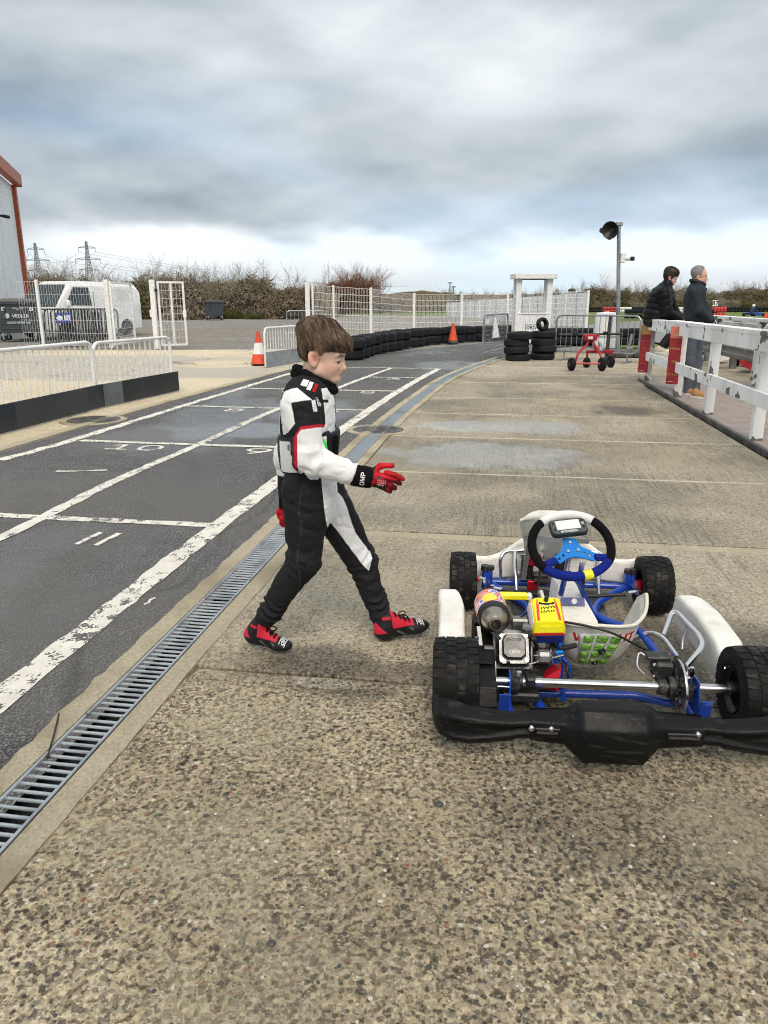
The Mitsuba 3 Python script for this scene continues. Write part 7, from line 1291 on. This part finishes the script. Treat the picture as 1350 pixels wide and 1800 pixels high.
st = strands(hf, 8000, .046, 3, (-.10, -.095, .02), (.13, .095, .175), (-.035, 0, .15), w=.0007, lift=.20)
st = mk(st.vertices, st.faces); st.vertices[:, 2] = np.maximum(st.vertices[:, 2], np.interp(st.vertices[:, 0], *keep['line']) + .001 + .006 * meshkit.noise(st.vertices * [300, 300, 0], 3))
obj('hair', Hq(cat(hair, st)), 'mat_hair_brown', boy, smooth=True)
for s in (-1, 1): obj('eye', Hq(place(trimesh.creation.icosphere(2, .0118), None, (.0765, s * .031, -.0065))), 'mat_black_gloss', boy, smooth=True)
# collar, cuffs of the suit
ctr = D(551, 676, 2.678)
collar = [(np.cos(a), np.sin(a)) for a in np.linspace(0, 2 * PI, 40, endpoint=False)]
cp = np.array([ctr + [.070 * c + .004, .064 * s, -.030 * c + .010] for c, s in collar])
obj('collar', cat(tube(cp, .0165, 10, closed=True), tube(cp + [0, 0, .020] - .05 * (cp - ctr) * [1, 1, 0], .0125, 10, closed=True)), 'mat_suede_black', boy, smooth=True)
def drape(m, sdf, direction, steps=14, back=.03, lift=.0012):
    d = np.asarray(direction, float); d /= np.linalg.norm(d); P = m.vertices - d * back; T_ = np.zeros(len(P)); th = m.vertices @ -d; th = th - np.median(th)
    for _ in range(steps): T_ += np.clip(sdf(P + d * T_[:, None]), -.01, .02) * .9
    return mk(P + d * (T_ - lift)[:, None], m.faces)
def patch(pts, c, u, v): return fine2(plate(Polygon(pts), .001), c, u, v)
def fine2(m, c, u, v, n=3):
    for _ in range(n): m = m.subdivide()
    M_ = frame(u, v); return place(m, M_, c)
SD = lambda p: suit_sdf(p)
for pts, col, px, py in (([(-.011, -.014), (.011, -.014), (.011, .014), (-.011, .014)], 'mat_sticker_white', 536, 673), ([(-.014, -.018), (.0, -.018), (.0, .018), (-.014, .018)], 'mat_sticker_white', 549, 680), ([(.0005, -.018), (.012, -.018), (.012, .018), (.0005, .018)], 'mat_hub_red', 551, 681)):
    c = D(px, py, 2.56); obj('shoulder_patch', drape(fine2(plate(Polygon(pts), .001), c, [1, 0, -.30], [.30, -.15, 1]), SD, [0, 1, -.25], back=.0, lift=.0035), col, boy, smooth=False)
c = D(558, 706, 2.54); obj('arm_lettering', drape(fine2(text('OMP', .012, .001), c, [.55, 0, -.85], [.8, 0, .5], 1), SD, [-.2, 1, 0], back=.0, lift=.0016), 'mat_sticker_white', boy, smooth=False)
# rib protector: a shell round the trunk with dark edging
VC0 = D(541, 789, 2.668)
def vest_sdf(p):
    d = ell_sdf(p, D(543, 770, 2.667), (.113, .138, .230), rotm(0, 5, 0)); d = np.maximum(d, -(d + .020)); h = (p - VC0) @ np.array([-.14, 0, .99]); hh = .069 - .010 * (p[:, 0] > -.19); return smax(d, np.abs(h + .05 * (p[:, 0] + .29) * 0) - hh, .010)
vest = surface_nets(vest_sdf, VC0 - [.16, .18, .12], VC0 + [.16, .18, .12], .0050)
def vest_colour(p):
    c = paint(len(p), (.72, .73, .73)); h = (p - VC0) @ np.array([-.14, 0, .99]); c[(h > .056) | (h < -.057)] = BLACK; c[(p[:, 0] < VC0[0] - .092)] = BLACK; c[(p[:, 0] > VC0[0] + .078)] = BLACK
    q = np.sqrt(((p[:, 0] - (VC0[0] + .060)) / .020) ** 2 + ((h - .005) / .048) ** 2); c[(q < 1) & (p[:, 1] < 2.66)] = (.06, .78, .12); return c
vk = cobj('rib_protector', vest, vest_colour, 'mat_leather', boy, rounds=2, label='white rib protector with black edging and a green badge')
for px, py in ((489, 773), (497, 800)): c = D(px, py, 2.62); obj('stud', drape(fine2(plate(Point(0, 0).buffer(.0055), .001), c, [.5, -.85, 0], [0, 0, 1], 1), vest_sdf, [.35, 1, 0], back=.05), 'mat_black', vk, smooth=False)
c = D(515, 790, 2.52); obj('lettering', drape(fine2(text('EVO', .017, .001), c, [1, 0, 0], [0, 0, 1], 1), vest_sdf, [0, 1, 0], back=0), 'mat_black', vk, smooth=False)
c = D(529, 811, 2.52); obj('size_label', drape(fine2(plate(sbox(-.03, -.008, .03, .008), .001), c, [1, 0, 0], [0, 0, 1]), vest_sdf, [0, 1, 0], back=0), 'mat_pad_grey', vk, smooth=False)
obj('buckle', drape(fine2(plate(sbox(-.02, -.05, .02, .05).buffer(-.01).buffer(.01), .006), D(597, 790, 2.60), [.4, -.9, 0], [-.1, 0, 1]), vest_sdf, [-.9, .4, 0], back=.05, lift=.006), 'mat_suede_black', vk, smooth=False)
# gloves
def glove(wr, fw_, side, fingers, thumb, name_label):
    fw_ = fw_ / np.linalg.norm(fw_); up_ = np.array([0, 0, 1.0]); up_ = up_ - fw_ * (up_ @ fw_); up_ /= np.linalg.norm(up_); la = np.cross(up_, fw_) * side
    P_ = lambda x, y, z: wr + fw_ * x + la * y + up_ * z; bones = [(P_(-.012, 0, 0), P_(.030, 0, 0), .0285, .0255)]
    def f(p):
        q = np.stack([(p - wr) @ fw_, (p - wr) @ la, (p - wr) @ up_], 1); d = cone_sdf(q, (-.015, 0, 0), (.028, 0, 0), .030, .0265); d = smin(d, box_sdf(q, (.056, .002, -.004), (.030, .0135, .0275), .012, rotm(0, 12, 0)), .016)
        for chain in fingers:
            for a, b, ra, rb in zip(chain, chain[1:], (.0098, .0094, .0088), (.0094, .0088, .0078)): d = smin(d, cone_sdf(q, a, b, ra, rb), .004)
        for a, b, ra, rb in zip(thumb, thumb[1:], (.0135, .0105), (.0105, .0088)): d = smin(d, cone_sdf(q, a, b, ra, rb), .006)
        return d - .0012 * (meshkit.fbm(q * 70, 2, 3) - .5)
    lo_, hi_ = wr - .15, wr + .15; m = surface_nets(f, lo_, hi_, .0027)
    def colr(p):
        q = np.stack([(p - wr) @ fw_, (p - wr) @ la, (p - wr) @ up_], 1); c = paint(len(p), BLACK); x, y, z = q.T
        c[(z > .000 - .45 * (x - .050)) & (x > .040)] = (.58, .010, .022); c[(x > .036) & (x < .075) & (z < .0) & (z > -.016) & (y < 0)] = (.30, .008, .016); c[(x < .046) & (x > .030) & (z < -.004)] = (.45, .008, .016); c[(x > .094)] = (.40, .010, .018); c[(x > .074) & (z < .012 - .25 * (x - .074))] = (.20, .006, .014); c[(z < -.014) & (x < .086) & (x > .040)] = BLACK; c[(x > .105) & (z < .004)] = (.11, .004, .010)
        c[(((x - .060) / .012) ** 2 + ((z - .006) / .009) ** 2 < 1) & (y < 0)] = (.22, .05, .06); gx, gz = (x - .068) / .0075, (z + .010) / .0075; c[(np.abs(gx) < 2) & (np.abs(gz) < 1.6) & ((np.abs(gx - np.round(gx)) < .12) | (np.abs(gz - np.round(gz)) < .12)) & (y < 0)] = (.55, .30, .28); return c
    k = cobj('glove', m, colr, 'mat_leather', boy, rounds=1, label=name_label); obj('cuff', place(lathe([(.030, -.040), (.037, -.036), (.0385, -.014), (.036, -.010), (.0385, -.006), (.0375, .022), (.034, .034), (.028, .036)], 28, 'x'), np.stack([fw_, la, up_], 1), wr), 'mat_suede_black', k); return k, f, P_, fw_, up_, la
FR = [[(.080, .0, .026), (.108, .004, .023), (.127, .008, .016), (.139, .012, .010)], [(.084, .002, .008), (.110, .008, .002), (.126, .018, -.006), (.131, .029, -.012)], [(.080, .003, -.010), (.102, .010, -.020), (.115, .022, -.028), (.116, .033, -.032)], [(.072, .004, -.026), (.090, .012, -.036), (.100, .022, -.042), (.101, .031, -.044)]]
gd_, gf, GP, gfw, gup, gla = glove(wrR + np.array([.022, 0, -.001]), D(690, 847, 2.48) - wrR, 1, FR, [(.030, .0, .018), (.056, .002, .046), (.096, .006, .053)], 'red and black racing glove held out with fingers spread')
obj('lettering', drape(fine2(text('OMP', .015, .001), GP(.004, -.08, .0), gup * 1.0, -gfw, 1), lambda p: gf(p) - .0115, gla, back=0, lift=.0015), 'mat_sticker_white', gd_, smooth=False)
FL_ = [[(.080, .0, .022), (.104, .008, .020), (.116, .022, .014), (.112, .034, .010)], [(.084, .002, .007), (.108, .010, .004), (.118, .026, .0), (.112, .038, -.002)], [(.080, .003, -.009), (.102, .012, -.012), (.110, .027, -.014), (.104, .037, -.014)], [(.072, .004, -.024), (.090, .012, -.027), (.097, .024, -.027), (.093, .033, -.026)]]
glove(wrL + np.array([-.002, 0, -.006]), np.array([-.12, 0, -1.0]), -1, FL_, [(.034, .004, .022), (.062, .012, .036), (.084, .020, .032)], 'red and black racing glove swung back behind the thigh')
# shoes
def shoe(heel, toe, an, name_label, toe_bend=0.0, roll=0):
    x = toe - heel; L = np.linalg.norm(x); x = x / L; z = np.array([0, 0, 1.0]); z -= x * (z @ x); z /= np.linalg.norm(z); y = np.cross(z, x); M_ = np.stack([x, y, z], 1); S = L / .215
    A_ = (an - heel) @ M_ / S
    def f(p):
        q = (p - heel) @ M_ / S; b = np.clip((q[:, 0] - .145) / .07, 0, 1); q = q.copy(); q[:, 2] -= toe_bend * b * .03
        d = ell_sdf(q, (.038, 0, .034), (.041, .032, .036)); d = smin(d, cone_sdf(q, (.05, 0, .034), (.15, .003, .026), .034, .026), .02); d = smin(d, ell_sdf(q, (.165, .003, .022), (.049, .037, .025)), .02); d = smin(d, cone_sdf(q, (.085, 0, .052), (.055, 0, .082), .031, .031), .02); d = smin(d, cone_sdf(q, (.038, 0, .05), A_ + (A_ - [.038, 0, .05]) * .05, .034, .035), .02); d = smin(d, cone_sdf(q, (.09, 0, .060), (.155, 0, .034), .020, .016), .02)
        d = smax(d, -(q[:, 2] - .001 - .012 * np.clip((q[:, 0] - .17) / .045, 0, 1) ** 2), .004); return d * S
    m = surface_nets(f, np.minimum(heel, toe) - [.07, .09, .03], np.maximum(np.maximum(heel, toe), an) + [.07, .09, .03], .0034)
    def colr(p):
        q = (p - heel) @ M_ / S; x_, y_, z_ = q.T; ay = np.abs(y_); c = paint(len(p), BLACK); up = (z_ > .053 - .10 * (x_ - .06)) & (x_ > .066) & (x_ < .150) & (z_ > .028); c[up] = (.58, .022, .050); c[(x_ > .075) & (x_ < .140) & (ay < .014) & (z_ > .035)] = (.20, .015, .022); c[(x_ < .030 + .9 * (.052 - z_)) & (z_ > .036 + .1 * x_) & (z_ < .076)] = (.58, .022, .050); c[(x_ > .030) & (x_ < .062) & (z_ > .088) & (z_ < .100)] = (.45, .02, .04)
        w = (x_ > .055) & (x_ < .145) & (z_ < .040) & (z_ > .012); k = np.abs(np.sin((x_ * 62 + z_ * 70))) ; c[w & (k > .93)] = (.10, .105, .11); c[z_ < .005] = (.03, .03, .03); return c
    k = cobj('shoe', m, colr, 'mat_leather', boy, rounds=2, label=name_label); Q = lambda v: heel + M_ @ (np.asarray(v) * S)
    for j, xx in enumerate((.085, .102, .119, .136)):
        pts = [Q((xx, s, .11)) for s in np.linspace(-.020, .020, 7)]; lm = mk(np.array(pts), [[0, 1, 2]]); dd = drape(mk(np.array(pts), [[0, 1, 2]]), f, -z, 16, back=0, lift=.0025); obj('lace', tube(dd.vertices, .0026, 6), 'mat_suede_black', k)
    for s in (-1, 1): obj('lace_loop', tube(smooth_path([Q((.092, 0, .080)), Q((.112, s * .016, .092)), Q((.130, s * .022, .082)), Q((.118, s * .012, .074)), Q((.096, 0, .078))], 5), .0024, 6), 'mat_suede_black', k)
    tm = fine2(text('OMP', .016, .001), Q((.176, 0, .10)), -y, x, 1); obj('lettering', drape(tm, f, -z, 18, back=0, lift=.0014), 'mat_sticker_white', k, smooth=False)
    for o in (-.012, .012): obj('print_bar', drape(fine2(plate(sbox(-.026, -.0012, .026, .0012), .001), Q((.176 + o, 0, .10)), -y, x, 4), f, -z, 18, back=0, lift=.0012), 'mat_sticker_white', k, smooth=False)
    return k
hR = D(430, 1126, 2.625); tR = D(512, 1149, 2.575); hR[2] = .036; tR[2] = .004
shoe(hR, tR, anR + [0, 0, .0], 'black and red racing boot pushing off with its heel raised', toe_bend=.3)
hL, tL = D(661, 1128, 2.69), D(756, 1104, 2.735); hL[2] = .003; tL[2] = .030
shoe(hL, tL, anL, 'black and red racing boot landing on its heel')
# ---- the two men at the fence
def man_head(t, ear, rot, scale, tone, lip, hairf, hmat, lo, hi, age, crown, nst):
    M_ = rot * scale; Q = lambda m: place(m, M_, ear); m = surface_nets(lambda p: head_sdf(p, age), (-.11, -.10, -.165), (.125, .10, .155), .0055); c = skin_colour(m.vertices, tone, lip)
    k = obj('body', Q(m), 'mat_skin', t, smooth=True, color=c); h = surface_nets(hairf, lo, hi, .0055); ms = [h]
    if nst: ms.append(strands(hairf, nst, .04, 5, lo, hi, crown, w=.0016))
    obj('hair', Q(cat(*ms)), hmat, t, smooth=True)
    for s in (-1, 1): obj('eye', Q(place(trimesh.creation.icosphere(2, .0122), None, (.0765, s * .031, -.005))), 'mat_black_gloss', t, smooth=True)
def simple_shoe(name, t, heel, toe, mat, sole, w=.048):
    x = toe - heel; L = np.linalg.norm(x); x /= L; y = np.array([-x[1], x[0], 0]); M_ = np.stack([x, y, np.cross(x, y)], 1)
    def f(p):
        q = (p - heel) @ M_; d = smin(ell_sdf(q, (.05, 0, .05), (.062, w * .82, .06)), cone_sdf(q, (.06, 0, .045), (L - .055, 0, .035), .045, .036), .03); d = smin(d, ell_sdf(q, (L - .06, 0, .030), (.062, w, .034)), .02); d = smin(d, cone_sdf(q, (.07, 0, .06), (.06, 0, .085), .042, .040), .02); return smax(d, .022 - q[:, 2], .004)
    m = surface_nets(f, np.minimum(heel, toe) - .1, np.maximum(heel, toe) + [.1, .1, .16], .008); k = obj(name, m, mat, t, smooth=True)
    sh = Polygon([(0.0, -w * .7), (.02, -w * .8), (L - .1, -w), (L - .03, -w * .7), (L, 0), (L - .03, w * .7), (L - .1, w), (.02, w * .8), (0, w * .7)]).buffer(.004); obj('sole', place(plate(sh, .026, .0), M_, heel), sole, k, smooth=False)
bs('mat_jeans', lambda p, n, uv: mix((0.050, 0.062, 0.085), (0.115, 0.130, 0.160), fbm(p.x * 12, p.y * 12, p.z * 6, 4)), 0.85, bump=(lambda p, n, uv: 0.004 * fbm(p.x * 40, p.y * 40, p.z * 30, 3), 0.002)); bs('mat_jacket_navy', lambda p, n, uv: mix((0.006, 0.010, 0.016), (0.012, 0.017, 0.026), fbm(p.x * 9, p.y * 9, p.z * 9, 3)), 0.7, bump=(lambda p, n, uv: 0.006 * fbm(p.x * 22, p.y * 22, p.z * 16, 3), 0.002)); bs('mat_puffer', (0.005, 0.005, 0.007), 0.5, spec=0.2); bs('mat_track_black', (0.010, 0.010, 0.011), 0.75); bs('mat_shoe_tan', worn((0.42, 0.215, 0.075), (0.33, 0.17, 0.06), 30), 0.6); bs('mat_sole_white', (0.74, 0.73, 0.70), 0.6); bs('mat_shoe_beige', worn((0.55, 0.50, 0.40), (0.68, 0.66, 0.60), 18), 0.6)
Y = 10.6
m1 = thing('person', 'grey haired man in a navy jacket, jeans and tan shoes standing on the deck', 'person')
P = lambda x, y, dY=0: D(x, y, Y + dY)
kp1 = {'bulges': [((-.020, 0, .075), (.064, .068, .066))], 'line': ([-.10, -.06, -.034, -.022, .012, .022, .045, .060, .075, .09, .13], [-.030, -.034, -.036, .03, .03, .0, .055, .092, .115, .14, .18])}
man_head(m1, P(1227.5, 488.5), rotm(0, 0, -17) @ rotm(0, -8, 0), 1.13, (.62, .38, .30), (.45, .17, .15), hair_piece(kp1, .0035, 9, amp=.001), 'mat_hair_grey', (-.11, -.10, -.05), (.12, .10, .17), 1.0, (-.03, 0, .14), 0)
sr, er, wr_ = P(1219, 513, -.17), P(1229, 546, -.20), P(1246, 563, -.12); sl, el_, wl_ = P(1226, 513, .20), P(1240, 545, .24), P(1250, 562, .15); hr, kr_, ar = P(1214, 577, -.09), P(1213, 636, -.09), P(1209, 687, -.07); hl, kl_, al = P(1224, 577, .09), P(1225, 636, .10), P(1222, 690, -.02)
def jacket1(p):
    d = ell_sdf(p, P(1221, 528), (.138, .185, .25)); d = smin(d, cone_sdf(p, sr + [0.02, .03, 0], sl + [0, -.03, 0], .075, .075), .08); d = smin(d, ell_sdf(p, P(1222, 556), (.140, .178, .17)), .08); d = smin(d, cone_sdf(p, P(1223, 505), P(1227, 497), .078, .076), .03); d = smin(d, cone_sdf(p, P(1234, 508), P(1239, 509), .035, .03), .02)
    for a, b, ra, rb in ((sr, er, .076, .062), (er, wr_, .062, .052), (sl, el_, .076, .062), (el_, wl_, .062, .052)): d = smin(d, cone_sdf(p, a, b, ra, rb), .035)
    d = smax(d, P(1222, 571.5)[2] - p[:, 2], .012); return d - .022 * (meshkit.fbm(p * 6, 3, 5) - .5)
obj('jacket', surface_nets(jacket1, P(1190, 575) - [.05, .4, .1], P(1262, 488) + [.05, .4, .05], .013), 'mat_jacket_navy', m1, smooth=True)
obj('collar', tube([P(1226.5, 497) + [.088 * math.cos(a), .080 * math.sin(a), -.03 * math.cos(a)] for a in np.linspace(0, 2 * PI, 20, endpoint=False)], .028, 8, closed=True), 'mat_jacket_navy', m1, smooth=True)
def jeans1(p):
    d = ell_sdf(p, P(1219, 578), (.135, .175, .13))
    for a, b, ra, rb in ((hr, kr_, .098, .072), (kr_, ar, .072, .062), (hl, kl_, .098, .072), (kl_, al, .072, .062)): d = smin(d, cone_sdf(p, a, b, ra, rb), .03)
    return d - .016 * (meshkit.fbm(p * [9, 9, 14], 3, 8) - .5)
obj('jeans', surface_nets(jeans1, P(1195, 705) - [.1, .35, .1], P(1245, 565) + [.1, .35, .1], .012), 'mat_jeans', m1, smooth=True)
for (hx, hy, tx_, ty, dy) in ((1203, 693, 1225, 697, -.10), (1216, 698.5, 1241, 702, -.35)):
    a = G(hx, hy + 0, .03); b = G(tx_, ty, .03); a[2] = b[2] = .036; u = (b - a) / np.linalg.norm(b - a); simple_shoe('shoe', m1, a, a + u * .28, 'mat_shoe_tan', 'mat_sole_white')
Y = 12.15
m2 = thing('person', 'dark haired young man in a black puffer jacket seated on the timber fence rail', 'person')
kp2 = {'bulges': [((.060, 0, .085), (.052, .070, .045)), ((-.025, 0, .09), (.062, .070, .066))], 'line': ([-.10, -.06, -.034, -.022, .012, .022, .045, .075, .10, .13], [-.030, -.034, -.034, .03, .03, .004, .018, .040, .042, .05])}
man_head(m2, P(1176.5, 489), rotm(0, 0, -14) @ rotm(0, 8, 0), 1.13, (.60, .38, .30), (.42, .17, .15), hair_piece(kp2, .015, 6), 'mat_hair_dark', (-.125, -.11, -.05), (.14, .11, .19), .6, (-.03, 0, .15), 900)
sr, er, wr_ = P(1166, 515, -.19), P(1172, 549, -.22), P(1194, 561, -.14); sl, el_, wl_ = P(1172, 515, .19), P(1184, 548, .24), P(1198, 560, .10); hr, kr_, ar = P(1150, 566, -.11), P(1193, 573, -.13), P(1163, 606, -.12); hl, kl_, al = P(1154, 566, .11), P(1196, 574, .13), P(1170, 608, .12)
def puffer(p):
    d = ell_sdf(p, P(1160, 530), (.192, .215, .29), rotm(0, 14, 0)); d = smin(d, cone_sdf(p, sr + [0, .05, 0], sl + [0, -.05, 0], .10, .10), .08); d = smin(d, ell_sdf(p, P(1151, 556), (.185, .205, .15)), .08); d = smin(d, cone_sdf(p, P(1168, 506), P(1174, 497), .088, .088), .03); k = np.zeros(len(p))
    ax, e = along(p, P(1152, 568), P(1171, 500)); d = d - .020 * np.abs(np.sin(ax * PI * 6.5)) ** .6 * np.clip(1.3 - np.abs(ax - .5) * 1.6, 0, 1) + .012
    for a, b, ra, rb in ((sr, er, .10, .082), (er, wr_, .080, .060), (sl, el_, .10, .082), (el_, wl_, .080, .060)):
        s, e = along(p, a, b); d = smin(d, cone_sdf(p, a, b, ra, rb) - .012 * np.abs(np.sin(s * PI * 3)) ** .6 + .006, .03)
    return d - .012 * (meshkit.fbm(p * 8, 3, 5) - .5)
obj('puffer_jacket', surface_nets(puffer, P(1128, 578) - [.08, .45, .08], P(1205, 490) + [.05, .45, .05], .013), 'mat_puffer', m2, smooth=True)
def trous(p):
    d = ell_sdf(p, P(1150, 565), (.17, .20, .10))
    for a, b, ra, rb in ((hr, kr_, .095, .075), (kr_, ar, .072, .05), (hl, kl_, .095, .075), (kl_, al, .072, .05)): d = smin(d, cone_sdf(p, a, b, ra, rb), .03)
    return d - .014 * (meshkit.fbm(p * 10, 3, 8) - .5)
obj('trousers', surface_nets(trous, P(1130, 618) - [.1, .4, .05], P(1212, 560) + [.05, .4, .1], .013), 'mat_track_black', m2, smooth=True)
for a, q in ((ar, -.02), (al, .03)): a2 = a + [-.10, 0, -.13]; simple_shoe('shoe', m2, a2, a2 + np.array([.27, q, -.02]), 'mat_shoe_beige', 'mat_sole_white')
hnd = None
def hand2(p):
    d = cone_sdf(p, wr_, wr_ + [.05, .02, -.01], .036, .034); b = wr_ + np.array([.05, .02, -.01])
    for k in range(4): d = smin(d, cone_sdf(p, b + [0, .012 * k - .018, .010 - .012 * k], b + [.055 - .004 * k, .012 * k, -.022 - .012 * k], .011, .009), .006)
    d = smin(d, cone_sdf(p, b + [-.02, -.02, .02], b + [.03, -.03, .015], .013, .010), .008); return d
hm = surface_nets(hand2, wr_ - .1, wr_ + .15, .006); obj('hand', hm, 'mat_skin', m2, smooth=True, color=paint(len(hm.vertices), (.58, .37, .29)))
obj('jacket_emblem', drape(fine2(plate(sbox(-.022, -.015, .022, .018), .001), P(1151, 504, -.4), [1, 0, 0], [0, 0, 1]), puffer, [0.25, 1, 0], 40, back=0, lift=.003), 'mat_sticker_white', m2, smooth=False)
